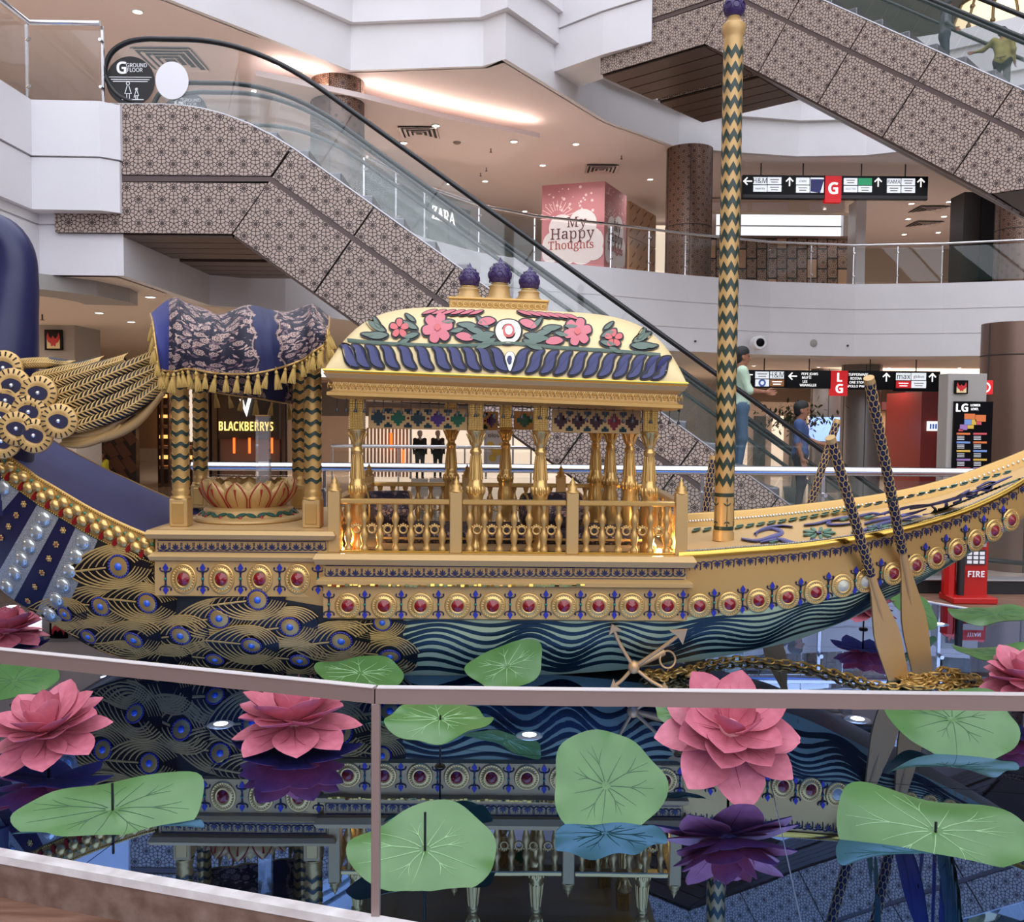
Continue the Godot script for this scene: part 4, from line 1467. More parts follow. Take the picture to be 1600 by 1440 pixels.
func build_mall() -> void:
	column("patterned round column at left, behind the escalator handrail", Vector2(at(528, 200, 22.6).x, 22.6), 0.63, GF, 9.6, M.lattice_bronze, [8.3])
	column("patterned round column in the middle behind the balcony glass", Vector2(at(1076, 330, 28.0).x, 28.0), 0.68, GF, 9.6, M.lattice_bronze, [7.3])
	column("patterned round column at the far right behind balcony glass", Vector2(at(1588, 400, 28.0).x, 28.0), 0.62, GF, 9.6, M.lattice_bronze, [7.3])
	# lower pair, and its neighbour behind
	var o1 := Vector3(at(363, 200, 12.2).x, 5.68, -12.2)
	escalator("lower escalator nearest the boat with round stickers on its glass", Transform3D(Basis(), o1), 5.68 - LOW)
	escalator("lower escalator running behind the stickered one", Transform3D(Basis(), o1 + Vector3(0, 0, -2.0)), 5.68 - LOW)
	# upper flight, coming towards the viewer
	var e := Vector3(0.74, 0, 0.6726).normalized()
	var n := e.cross(Vector3.UP)
	var o2 := at(1102, 83, 20.2)
	o2.y = 9.63 + 1.97
	var b := Basis(e * 1.2, Vector3.UP * 1.2, n * 1.2)
	escalator("upper escalator with patterned cladding descending at top right", Transform3D(b, o2), 5.0)
	escalator("upper escalator running behind the front upper flight", Transform3D(b, o2 - n * 2.4), 5.0)
	# railings
	balustrade("glass_railing", "steel and glass railing on the left white balcony ledge", [Vector2(-6.28, 4.0), Vector2(-6.2, 12.08), Vector2(-5.3, 12.1)], GF + 0.04, 1.02, 1.0)
	var ring := []
	for i in range(5, 16): ring.append(G_EDGE[i] + Vector2(0.0, 0.12))
	balustrade("glass_railing", "curved glass railing along the white ground floor balcony", ring, GF, 1.15, 1.6)
	var p0 := at(926, 20, 22.6)
	var p1 := at(942, 20, 21.9)
	var p2 := at(1012, 20, 21.1)
	balustrade("glass_railing", "short glass railing above the upper escalator landing ledge", [Vector2(p0.x - 1.5, -p0.z + 0.7), Vector2(p1.x, -p1.z + 0.1), Vector2(p2.x, -p2.z + 0.1)], 12.0, 1.1, 1.0)
	# railing round the platform behind the boat
	var pr := []
	for q in [[300, 706], [505, 712], [800, 720], [1100, 730], [1480, 742], [1700, 752]]:
		var p := at(q[0], q[1], 9.2)
		pr.append(Vector2(p.x, 9.2))
	balustrade("glass_railing", "low steel and glass railing along the platform behind the boat", pr, 0.0, 1.2, 1.25, true, 0.045)
	part(slab(pr[0].x, pr[-1].x, 0.0, 0.13, 9.12, 9.3, 0.004), "base_kerb", M.black_matte, get_child(get_child_count() - 1))
	part(slab(pr[0].x, pr[-1].x, 0.13, 0.145, 9.1, 9.32, 0.003), "kerb_cap", M.dull_steel, get_child(get_child_count() - 1))
	# second bar further back
	var sb := balustrade("glass_railing", "thinner far railing by the escalator foot behind the pavilion", [Vector2(at(518, 700, 17.5).x, 17.5), Vector2(at(830, 700, 17.5).x, 17.5)], LOW, 2.2, 1.4)
	hanging_signs()
	directory()
	booth()
	storefronts()
	ceiling_things()
	stickers()
	chandelier()
	fire_stand()

# ------------------------------------------------------------------ the mirror pool
const POOL_EDGE := [Vector2(-4.5, 4.09), Vector2(-0.07, 2.765), Vector2(3.3, 2.73), Vector2(6.0, 4.85), Vector2(3.05, 8.62), Vector2(-5.6, 8.62), Vector2(-6.0, 5.0)]

func pool_materials() -> void:
	var m := mat("blue_mirror", Color(0.37, 0.55, 0.82), 0.012, 1.0)
	m.normal_enabled = true
	var nt := NoiseTexture2D.new()
	nt.width = 512
	nt.height = 512
	nt.seamless = true
	nt.as_normal_map = true
	nt.bump_strength = 1.0
	var fn := FastNoiseLite.new()
	fn.seed = 12
	fn.frequency = 0.006
	fn.fractal_octaves = 2
	nt.noise = fn
	m.normal_texture = nt
	m.normal_scale = 0.05
	m.uv1_triplanar = true
	m.uv1_world_triplanar = true
	m.uv1_scale = Vector3(0.35, 0.35, 0.35)
	mat("seam_light", rgb8(170, 185, 200), 0.3)
	var k := mat("kerb_stone", rgb8(150, 128, 118), 0.55)
	k.albedo_texture = noise_tex(21, 0.02, rgb8(170, 150, 140), Color(1, 1, 1), 512, 5)
	k.uv1_triplanar = true
	k.uv1_world_triplanar = true
	var kt := mat("kerb_top", rgb8(226, 222, 222), 0.4)
	kt.albedo_texture = noise_tex(22, 0.03, rgb8(205, 198, 196), Color(1, 1, 1), 256, 4)
	kt.uv1_triplanar = true
	kt.uv1_world_triplanar = true
	mat("barrier_metal", rgb8(150, 132, 128), 0.38, 0.35)
	mat("barrier_glint", rgb8(226, 220, 220), 0.3, 0.2)  # near-white paint stands for light reflected off the rail top
	var lf := mat("lotus_leaf", rgb8(88, 128, 74), 0.3)
	lf.albedo_texture = noise_tex(41, 0.012, rgb8(205, 222, 200), Color(1, 1, 1), 256, 3)
	lf.uv1_triplanar = true
	lf.uv1_scale = Vector3(1.5, 1.5, 1.5)
	mat("leaf_vein", rgb8(70, 104, 72), 0.5)
	mat("leaf_vein_pale", rgb8(150, 186, 138), 0.45)
	mat("stem_black", rgb8(16, 16, 16), 0.4)
	var pk := mat("lotus_pink", rgb8(214, 124, 142), 0.5)
	pk.albedo_texture = noise_tex(43, 0.02, rgb8(222, 205, 210), Color(1, 1, 1), 256, 3)
	pk.uv1_triplanar = true
	pk.uv1_scale = Vector3(3, 3, 3)
	mat("lotus_core", rgb8(236, 176, 182), 0.5)
	mat("petal_line", rgb8(190, 96, 116), 0.5)
	glow("pool_lamp", Color(1.0, 0.96, 0.92), 4.0)
	mat("pool_lamp_ring", rgb8(150, 175, 215), 0.2, 0.8)

# closed petal: lies along +x from the origin, curls up in +y
func petal_mesh(l: float, w: float, curl: float, cup: float, thick: float) -> Geo:
	var g := Geo.new()
	var nu := 9
	var nv := 6
	var top := []
	var bot := []
	for i in nu + 1:
		var u := float(i) / nu
		var wid := w * pow(sin(PI * pow(u, 1.1)), 0.72) * 0.5 if i > 0 and i < nu else 0.004
		if i == 0: wid = w * 0.14
		var rt := []
		var rb := []
		for j in nv + 1:
			var t := 2.0 * j / nv - 1.0
			var p := Vector3(u * l * (1.0 - 0.12 * curl * u), curl * l * 0.5 * u * u + cup * wid * t * t * (1.0 - 0.3 * u), t * wid)
			rt.append(p)
			rb.append(p - Vector3(0, thick * (1.0 - 0.7 * absf(t)) * (1.0 - 0.6 * u), 0))
		top.append(rt)
		bot.append(rb)
	g.grid(top)
	var rev := bot.duplicate()
	rev.reverse()
	g.grid(rev)
	for s in [0, nv]:
		var a := []
		var b := []
		for i in nu + 1:
			a.append(top[i][s])
			b.append(bot[i][s])
		g.grid([b, a] if s == 0 else [a, b])
	return g

var petals := {}
func lotus(px: float, py: float, d: float, size: float, lean: Vector3, spin: float, label: String) -> void:
	var c := at(px, py, d)
	var t := thing("lotus_flower", label, "flower", Vector3(c.x, POOL, c.z), "pink lotus flowers on the pool")
	if petals.is_empty():
		petals.outer = petal_mesh(0.29, 0.2, 0.06, 0.25, 0.008).commit()
		petals.middle = petal_mesh(0.255, 0.18, 0.22, 0.36, 0.008).commit()
		petals.inner = petal_mesh(0.18, 0.13, 0.4, 0.45, 0.007).commit()
		var core := Geo.new()
		core.lathe([Vector2(0.001, -0.03), Vector2(0.035, -0.02), Vector2(0.05, 0.02), Vector2(0.035, 0.035), Vector2(0.001, 0.025)], 14)
		petals.core = core.commit()
		var ln := Geo.new()
		ln.tube([Vector3(0.03, 0.003, 0), Vector3(0.1, 0.005, 0.004), Vector3(0.2, 0.006, 0)], [0.0016, 0.002, 0.0006], 5)
		petals.line = ln.commit()
	var b := Basis.from_euler(lean) * Basis(Vector3.UP, spin)
	b = b.scaled(Vector3.ONE * size)
	rng.seed = int(px * 3 + py)
	for ring in [["outer", 8, -0.2, 0.0], ["middle", 8, 0.16, 0.45], ["middle", 6, 0.5, 0.1], ["inner", 5, 0.95, 0.3]]:
		for k in ring[1]:
			var a: float = TAU * (k + ring[3]) / ring[1] + rng.randf_range(-0.1, 0.1)
			var lift: float = ring[2] + rng.randf_range(-0.07, 0.09)
			var s := rng.randf_range(0.93, 1.08)
			var pb: Basis = b * Basis(Vector3.UP, a) * Basis(Vector3(0, 0, 1), lift) * Basis(Vector3.RIGHT, rng.randf_range(-0.12, 0.12)).scaled(Vector3.ONE * s)
			var po: Vector3 = c + b * (Basis(Vector3.UP, a) * Vector3(0.025, {"outer": -0.02, "middle": 0.0, "inner": 0.01}[ring[0]], 0))
			var pt := part(petals[ring[0]], "petal", M.lotus_pink, t, Transform3D(pb, po))
			part(petals.line, "petal_crease", M.petal_line, pt, Transform3D(pb * Basis(Vector3(0, 0, 1), {"outer": 0.0, "middle": 0.1, "inner": 0.2}[ring[0]]), po))
	part(petals.core, "core", M.lotus_core, t, Transform3D(b, c))
	var g := Geo.new()
	g.tube([c, c.lerp(Vector3(c.x, POOL, c.z), 0.6), Vector3(c.x, POOL, c.z)], 0.006, 6)
	g.lathe([Vector2(0.001, 0.012), Vector2(0.03, 0.01), Vector2(0.034, 0.0)], 12, Vector3(c.x, POOL, c.z))
	part(g, "stem", M.stem_black, t)

# a leaf on a thin rod; outline bulges in polar form, the rim is wavy
func lily_leaf(px: float, py: float, d: float, rx: float, rz: float, tilt: Vector3, waves: Array, seed_: int, label: String, rod := 0.0, pale := false) -> void:
	var c := at(px, py, d)
	var t := thing("lotus_leaf", label, "leaf", Vector3(c.x, POOL, c.z), "green lotus leaves on the pool")
	var b := Basis.from_euler(tilt)
	rng.seed = seed_
	var ph := [rng.randf() * TAU, rng.randf() * TAU, rng.randf() * TAU]
	var surf := func(r: float, a: float, lift: float) -> Vector3:
		var k: float = 1.0 + 0.06 * sin(3 * a + ph[0]) + 0.04 * sin(5 * a + ph[1])
		var h: float = waves[0] * r * r * cos(2 * a + ph[2]) + waves[1] * r * r * r * sin(3 * a + ph[0]) + waves[2] * pow(r, 4.0) * sin(7 * a + ph[1]) - 0.03 * exp(-r * r * 60.0) + waves[3] * r * r
		return c + b * Vector3(cos(a) * r * rx * k, h * (rx + rz) * 0.5 + lift, sin(a) * r * rz * k)
	var g := Geo.new()
	var nr := 12
	var na := 56
	for side in 2:
		var rows := []
		for i in nr + 1:
			var r := maxf(0.004, float(i) / nr)
			var ring := []
			for j in na:
				ring.append(surf.call(r, TAU * j / na * (1 if side == 0 else -1), 0.0 if side == 0 else -0.012 * sqrt(maxf(0.0, 1.0 - r * r)) - 0.002))
			rows.append(ring)
		g.grid(rows, true)
	part(g, "blade", M.lotus_leaf, t)
	for k in 11:
		var a := TAU * k / 11 + rng.randf_range(-0.12, 0.12)
		var l := rng.randf_range(0.5, 0.85)
		var bend := rng.randf_range(-0.2, 0.2)
		var path := []
		var rad := []
		for i in 8:
			var r := 0.08 + l * i / 7.0
			path.append(surf.call(r, a + bend * i / 7.0 * 0.5, 0.0006))
			rad.append(0.0024 * (1.0 - 0.75 * i / 7.0))
		var vg := Geo.new()
		vg.tube(path, rad, 5)
		if k % 2 == 0:
			for s in [-1.0, 1.0]:
				var fork := []
				for i in 5:
					var r := 0.08 + l * (0.45 + 0.42 * i / 4.0)
					fork.append(surf.call(r, a + bend * 0.25 + s * 0.2 * i / 4.0, 0.0006))
				vg.tube(fork, [0.0018, 0.0016, 0.0014, 0.001, 0.0006], 5)
		part(vg, "vein", M.leaf_vein_pale if pale else M.leaf_vein, t)
	var foot := Vector3(c.x, POOL, c.z)
	var sg := Geo.new()
	sg.tube([c + Vector3(0, rod, 0), c, foot], 0.005, 6)
	sg.lathe([Vector2(0.001, 0.01), Vector2(0.022, 0.008), Vector2(0.026, 0.0)], 12, foot)
	part(sg, "stem", M.stem_black, t)

func build_pool() -> void:
	pool_materials()
	# plinth: coping and face, piece by piece
	var t := thing("mirror_pool", "low pool of dark blue mirror sheets with white coping and taupe sides", "pool", Vector3(0, 0, -5.0))
	var ring := POOL_EDGE.duplicate()
	for i in ring.size():
		var a: Vector2 = ring[i]
		var b: Vector2 = ring[(i + 1) % ring.size()]
		var prev: Vector2 = ring[(i + ring.size() - 1) % ring.size()]
		var nxt: Vector2 = ring[(i + 2) % ring.size()]
		var seg := [prev, a, b, nxt]
		for k in 2:
			var prof := [Vector2(0.0, POOL - 0.03), Vector2(0.0, POOL + 0.006), Vector2(0.05, POOL + 0.006), Vector2(0.055, POOL - 0.02)] if k == 0 else [Vector2(0.05, POOL - 0.02), Vector2(0.045, 0.0)]
			var full := sweep(seg, prof)
			# keep the middle span only
			var g := Geo.new()
			for j in prof.size() - 1:
				var q := (j * 3 + 1) * 4
				g.quad(full.v[q], full.v[q + 1], full.v[q + 2], full.v[q + 3])
			part(g, "coping" if k == 0 else "face", M.kerb_top if k == 0 else M.kerb_stone, t)
	part(flat_poly(POOL_EDGE, POOL - 0.012, POOL - 0.012), "bed", M.seam_light, t)
	# mirror sheets on a turned grid
	var org := Vector2(1.16, 4.07)
	var du := Vector2(0.982, -0.188)
	var dv := Vector2(0.188, 0.982)
	for i in range(-4, 3):
		for j in range(-2, 4):
			var o := org + du * (i * 2.44) + dv * (j * 2.44 + (0.0))
			var cell := PackedVector2Array([o + du * 0.002 + dv * 0.002, o + du * 2.438 + dv * 0.002, o + du * 2.438 + dv * 2.438, o + du * 0.002 + dv * 2.438])
			for poly in Geometry2D.intersect_polygons(cell, PackedVector2Array(POOL_EDGE)):
				part(flat_poly(Array(poly), POOL, 0.01), "mirror_sheet", M.blue_mirror, t)
	# barrier: metal top rail on posts with clear panes
	var bt := thing("pool_barrier", "taupe metal framed clear barrier along the near pool edge", "barrier", Vector3(-0.42, POOL, -2.87))
	var ra := Vector2(-4.5, 4.09)
	var rb := Vector2(-0.42, 2.87)
	var rc := Vector2(3.3, 2.84)
	var y0 := 0.838
	var y1 := 0.888
	for q in [[ra, rb], [rb, rc]]:
		var a3 := Vector3(q[0].x, (y0 + y1) / 2, -q[0].y)
		var b3 := Vector3(q[1].x, (y0 + y1) / 2, -q[1].y)
		var e := (b3 - a3).normalized()
		var l := a3.distance_to(b3)
		var bs := Basis(e, Vector3.UP, e.cross(Vector3.UP))
		# hand-wrapped beam: slightly uneven faces
		var g := Geo.new()
		var n := int(l / 0.06)
		var fn := FastNoiseLite.new()
		fn.frequency = 9.0
		for face in 4:
			var rows := []
			for r in 2:
				var row := []
				for i in n + 1:
					var x := -l / 2 + l * i / n
					var k := (face + r) % 4
					var cy: float = [-0.024, 0.024, 0.024, -0.024][k]
					var cz: float = [0.014, 0.014, -0.014, -0.014][k]
					row.append(Vector3(x, cy + 0.0016 * fn.get_noise_2d(x, k * 9.0), cz + 0.0022 * fn.get_noise_2d(x, k * 7.0 + 50.0)))
				rows.append(row)
			g.grid(rows)
		part(g, "top_rail", M.barrier_metal, bt, Transform3D(bs, (a3 + b3) / 2))
		var lip := Geo.new()
		lip.box(Vector3(0, 0.0265, 0.002), Vector3(l - 0.01, 0.003, 0.03))
		part(lip, "rail_glint", M.barrier_glint, bt, Transform3D(bs, (a3 + b3) / 2))
		part(bx(Vector3(0, -(y0 - POOL) / 2 - 0.024, 0), Vector3(l - 0.06, y0 - POOL - 0.02, 0.006)), "clear_pane", M.pane_clear, bt, Transform3D(bs, (a3 + b3) / 2))
	for q in [ra, rb, rc]:
		part(bx(Vector3(q.x, (POOL + y0) / 2, -q.y), Vector3(0.027, y0 - POOL, 0.027), 0.002), "post", M.barrier_metal, bt)
	# sunk lamps
	for a in [[345, 1132, "lit round pool lamp beside the middle lotus flower"], [827, 1149, "lit round pool lamp left of the round leaf"], [1340, 1124, "lit round pool lamp right of the big lotus flower"], [18, 948, "lit round pool lamp at the far left by the hull"], [1468, 975, "lit round pool lamp near the red fire stand"]]:
		var p := on_level(a[0], a[1], POOL)
		var lt := thing("pool_lamp", a[2], "lamp", p, "round lamps in the pool")
		var g := Geo.new()
		g.lathe([Vector2(0.035, 0.006), Vector2(0.05, 0.008), Vector2(0.066, 0.002), Vector2(0.068, 0.0)], 24, p)
		part(g, "ring", M.pool_lamp_ring, lt)
		var g2 := Geo.new()
		g2.lathe([Vector2(0.036, 0.006), Vector2(0.001, 0.008)], 20, p)
		part(g2, "lens", M.pool_lamp, lt)
	# flowers
	lotus(75, 1140, 4.2, 0.93, Vector3(0.18, 0, 0.1), 0.3, "pink lotus flower at the far left, leaning slightly left")
	lotus(460, 1126, 4.47, 1.02, Vector3(-0.02, 0, 0.06), 1.0, "flat open pink lotus flower in front of the feathered hull")
	lotus(1140, 1140, 3.94, 1.0, Vector3(0.62, 0, -0.05), 0.1, "large pink lotus flower tipped to the viewer below the anchor chain")
	lotus(1606, 1062, 5.0, 0.85, Vector3(0.1, 0, 0.15), 0.7, "pink lotus flower cut off by the right picture edge")
	lotus(1350, 948, 6.9, 0.8, Vector3(0.0, 0, 0.0), 0.2, "small pink lotus flower half hidden behind the oars")
	lotus(10, 985, 6.3, 0.9, Vector3(0.0, 0, 0.0), 0.5, "pink lotus flower behind the striped peacock breast")
	# leaves
	lily_leaf(176, 1262, 3.56, 0.35, 0.2, Vector3(0.3, 0.2, 0.03), [0.05, 0.06, 0.02, -0.02], 5, "wide green lotus leaf in the lower left with tall black rod", 0.1)
	lily_leaf(664, 1325, 3.2, 0.265, 0.2, Vector3(0.35, 0.2, 0.0), [0.05, 0.06, 0.02, 0.0], 11, "green lotus leaf behind the barrier post at bottom centre", 0.13, true)
	lily_leaf(947, 1226, 3.68, 0.225, 0.23, Vector3(0.75, 0.0, 0.0), [0.02, 0.03, 0.05, 0.08], 17, "round cupped lotus leaf tipped towards the viewer")
	lily_leaf(688, 1122, 4.12, 0.235, 0.17, Vector3(0.2, 0.1, 0.0), [0.10, 0.05, 0.04, -0.02], 23, "wavy lotus leaf directly under the barrier rail at centre", 0.015, true)
	lily_leaf(1488, 1122, 4.49, 0.31, 0.25, Vector3(0.42, 0.0, 0.05), [0.16, 0.08, 0.03, -0.06], 29, "folded lotus leaf below the chain heap at right")
	lily_leaf(1462, 1296, 3.42, 0.36, 0.22, Vector3(0.4, -0.1, 0.0), [0.16, 0.1, 0.01, -0.04], 35, "long drooping lotus leaf in the lower right corner", 0.03, true)
	lily_leaf(563, 1050, 5.12, 0.25, 0.16, Vector3(0.3, 0.0, -0.12), [0.06, 0.04, 0.02, 0.0], 41, "lotus leaf against the feathered hull above the barrier rail", 0.0, true)
	lily_leaf(792, 1040, 5.05, 0.215, 0.16, Vector3(0.62, 0.1, 0.28), [0.08, 0.05, 0.02, 0.06], 47, "upturned lotus leaf against the striped wave hull", 0.0, true)
	lily_leaf(1556, 958, 6.3, 0.32, 0.2, Vector3(0.05, 0.2, 0.05), [0.05, 0.05, 0.03, 0.0], 53, "distant lotus leaf in front of the red fire stand")
	lily_leaf(1570, 1022, 5.3, 0.28, 0.18, Vector3(0.05, 0.0, -0.05), [0.06, 0.08, 0.03, 0.02], 59, "thin lotus leaf on tall rod beside the right edge flower")
	lily_leaf(22, 1062, 4.95, 0.22, 0.2, Vector3(0.25, 0.0, 0.0), [0.05, 0.03, 0.02, 0.0], 65, "lotus leaf behind the leftmost flower under the rail")
	lily_leaf(1425, 945, 6.9, 0.2, 0.24, Vector3(0.7, 0.2, -0.3), [0.03, 0.05, 0.02, 0.0], 71, "dark lotus leaf directly behind the oar blades")
	lily_leaf(1062, 1112, 4.3, 0.12, 0.1, Vector3(0.3, 0.0, 0.0), [0.05, 0.03, 0.02, 0.0], 77, "small lotus leaf peeping out left of the big flower")

# ------------------------------------------------------------------ the boat
const DC := 5.95      # depth of the boat's middle plane
const U := 0.00364    # metres per picture pixel at the hull side
const HX := [-130.0, -60.0, 0.0, 60.0, 150.0, 240.0, 300.0, 400.0, 500.0, 620.0, 800.0, 950.0, 1073.0, 1160.0, 1250.0, 1330.0, 1400.0, 1465.0, 1532.0, 1600.0, 1700.0]
const H0 := [565.0, 645.0, 703.0, 748.0, 800.0, 840.0, 864.0, 867.0, 868.0, 868.0, 868.0, 868.0, 868.0, 862.0, 855.0, 844.0, 830.0, 813.0, 789.0, 752.0, 690.0]
const H1 := [610.0, 690.0, 745.0, 792.0, 850.0, 905.0, 928.0, 934.0, 950.0, 965.0, 968.0, 968.0, 968.0, 959.0, 944.0, 925.0, 904.0, 876.0, 842.0, 800.0, 725.0]
const H2 := [690.0, 770.0, 840.0, 890.0, 945.0, 985.0, 1000.0, 1006.0, 1012.0, 1016.0, 1016.0, 1012.0, 1004.0, 993.0, 973.0, 948.0, 920.0, 889.0, 851.0, 806.0, 729.0]
const H3 := [745.0, 830.0, 920.0, 962.0, 1014.0, 1040.0, 1050.0, 1055.0, 1058.0, 1060.0, 1057.0, 1048.0, 1034.0, 1019.0, 998.0, 966.0, 930.0, 894.0, 854.0, 808.0, 731.0]
const HD := [5.78, 5.66, 5.56, 5.48, 5.40, 5.34, 5.31, 5.29, 5.28, 5.28, 5.28, 5.28, 5.28, 5.29, 5.31, 5.35, 5.42, 5.51, 5.61, 5.73, 5.91]
const HK := [0.3, 0.4, 0.5, 0.6, 0.8, 0.95, 1.0, 1.0, 1.0, 1.0, 1.0, 1.0, 1.0, 0.95, 0.85, 0.7, 0.55, 0.42, 0.3, 0.2, 0.04]

func hrow(a: Array, px: float) -> float:
	var i := clampi(HX.bsearch(px) - 1, 0, HX.size() - 2)
	var t := clampf((px - HX[i]) / (HX[i + 1] - HX[i]), 0.0, 1.0)
	return cubic_interpolate(a[i], a[i + 1], a[maxi(i - 1, 0)], a[mini(i + 2, HX.size() - 1)], t)

func hull_depth(px: float, py: float) -> float:
	var y := [hrow(H0, px), hrow(H1, px), hrow(H2, px), hrow(H3, px)]
	var d := hrow(HD, px)
	var k := hrow(HK, px)
	var dd := [d, d + 0.006 * k, d + 0.09 * k, d + 0.34 * k]
	var i := 0
	if py > y[1]: i = 1
	if py > y[2]: i = 2
	var t: float = clampf((py - y[i]) / (y[i + 1] - y[i]), 0.0, 1.0)
	return cubic_interpolate(dd[i], dd[i + 1], dd[maxi(i - 1, 0)], dd[i + 2] if i < 2 else dd[3] + 0.45 * k, t)

func hull_at(px: float, py: float, off := 0.0) -> Vector3:
	return at(px, py, hull_depth(px, py) - off)

func hull_frame(px: float, py: float) -> Basis:
	var e := hull_at(px + 5, py) - hull_at(px - 5, py)
	var u := hull_at(px, py - 4) - hull_at(px, py + 4)
	var n := e.cross(u).normalized()
	var x := e.normalized()
	return Basis(x, n.cross(x), n)

func mirrored(p: Vector3) -> Vector3:
	return Vector3(p.x, p.y, -(2 * DC) - p.z)

func lin(r: int, g: int, b: int) -> Color:
	return rgb8(r, g, b).srgb_to_linear()

func boat_materials() -> void:
	var g := mat("gold", rgb8(196, 156, 92), 0.36, 0.5)
	g.roughness_texture = noise_tex(51, 0.02, Color(0.8, 0.8, 0.8), Color(1, 1, 1), 256, 3)
	g.uv1_triplanar = true
	g.uv1_scale = Vector3(2, 2, 2)
	mat("gold_bright", rgb8(212, 174, 106), 0.28, 0.7)
	mat("gold_foil", rgb8(196, 160, 78), 0.16, 1.0)
	mat("gold_matte", rgb8(190, 154, 98), 0.42, 0.25)
	mat("deck_cream", rgb8(206, 170, 116), 0.45, 0.05)
	mat("cream_paint", rgb8(218, 194, 142), 0.5)
	var vt := mat("tinted", Color(1, 1, 1), 0.38, 0.25)
	vt.vertex_color_use_as_albedo = true
	var vm := mat("tinted_matte", Color(1, 1, 1), 0.45)
	vm.vertex_color_use_as_albedo = true
	mat("feather_ground", rgb8(34, 32, 26), 0.5)
	mat("wave_sage", rgb8(172, 184, 142), 0.45)
	mat("wave_dark", rgb8(18, 34, 36), 0.35)
	mat("navy", rgb8(26, 28, 74), 0.4)
	mat("navy_deep", rgb8(24, 22, 56), 0.45)
	var pb := mat("peacock_blue", rgb8(52, 56, 106), 0.4)
	pb.albedo_texture = noise_tex(57, 0.008, rgb8(205, 205, 215), Color(1, 1, 1), 256, 3)
	pb.uv1_triplanar = true
	mat("neck_blue", rgb8(30, 32, 74), 0.42)
	mat("royal_blue", rgb8(30, 36, 120), 0.25)
	var bg := mat("blue_gem", rgb8(36, 90, 200), 0.08)
	bg.clearcoat_enabled = true
	var ru := mat("ruby", rgb8(128, 12, 18), 0.08)
	ru.clearcoat_enabled = true
	ru.clearcoat = 0.4
	var em := mat("emerald", rgb8(20, 110, 78), 0.08)
	em.clearcoat_enabled = true
	var cab := mat("glass_cabochon", rgb8(186, 190, 186), 0.05, 0.55)
	cab.clearcoat_enabled = true
	mat("rhinestone", rgb8(240, 244, 248), 0.03, 0.85)
	var si := mat("silver_lace", rgb8(208, 209, 205), 0.35, 0.25)
	si.albedo_texture = noise_tex(61, 0.09, rgb8(120, 120, 124), Color(1, 1, 1), 256, 3)
	si.uv1_triplanar = true
	si.uv1_scale = Vector3(4, 4, 4)
	mat("pale_stone", rgb8(196, 192, 172), 0.2)
	mat("scroll_navy", rgb8(32, 34, 74), 0.4)
	mat("scroll_violet", rgb8(98, 98, 148), 0.45)
	mat("scroll_green", rgb8(104, 140, 120), 0.45)
	mat("mast_green", rgb8(34, 52, 42), 0.4)
	mat("oar_wood", rgb8(205, 160, 100), 0.45, 0.1)
	var ch := mat("chain_gold", rgb8(204, 164, 92), 0.34, 0.6)
	mat("anchor_gold", rgb8(206, 162, 112), 0.35, 0.35)
	mat("tassel_gold", rgb8(190, 156, 84), 0.6, 0.1)
	var bd := mat("brocade_dark", Color(1, 1, 1), 0.65)
	bd.albedo_texture = ImageTexture.create_from_image(brocade_image(256, false))
	bd.uv1_triplanar = true
	bd.uv1_scale = Vector3(3, 3, 3)

# flat motif mapped onto the hull: outline in picture units round (px, py)
func on_hull(g: Geo, pts: PackedVector2Array, px: float, py: float, off: float) -> void:
	var t := Geometry2D.triangulate_polygon(pts)
	var k := g.v.size()
	for p in pts: g.add(hull_at(px + p.x, py + p.y, off))
	for i in range(0, t.size(), 3): g.idx.append_array([k + t[i], k + t[i + 1], k + t[i + 2]])

# ribbon along a path of picture points, with half widths, on any mapped surface
func ribbon(g: Geo, path: Array, half: Array, put: Callable, off: float) -> void:
	var a := []
	var b := []
	var m := []
	var n := path.size()
	for i in n:
		var d: Vector2 = (path[mini(i + 1, n - 1)] - path[maxi(i - 1, 0)]).normalized()
		var q: Vector2 = Vector2(-d.y, d.x) * half[i]
		a.append(put.call(path[i] + q, off * 0.25))
		m.append(put.call(path[i], off))
		b.append(put.call(path[i] - q, off * 0.25))
	g.grid([b, m, a])

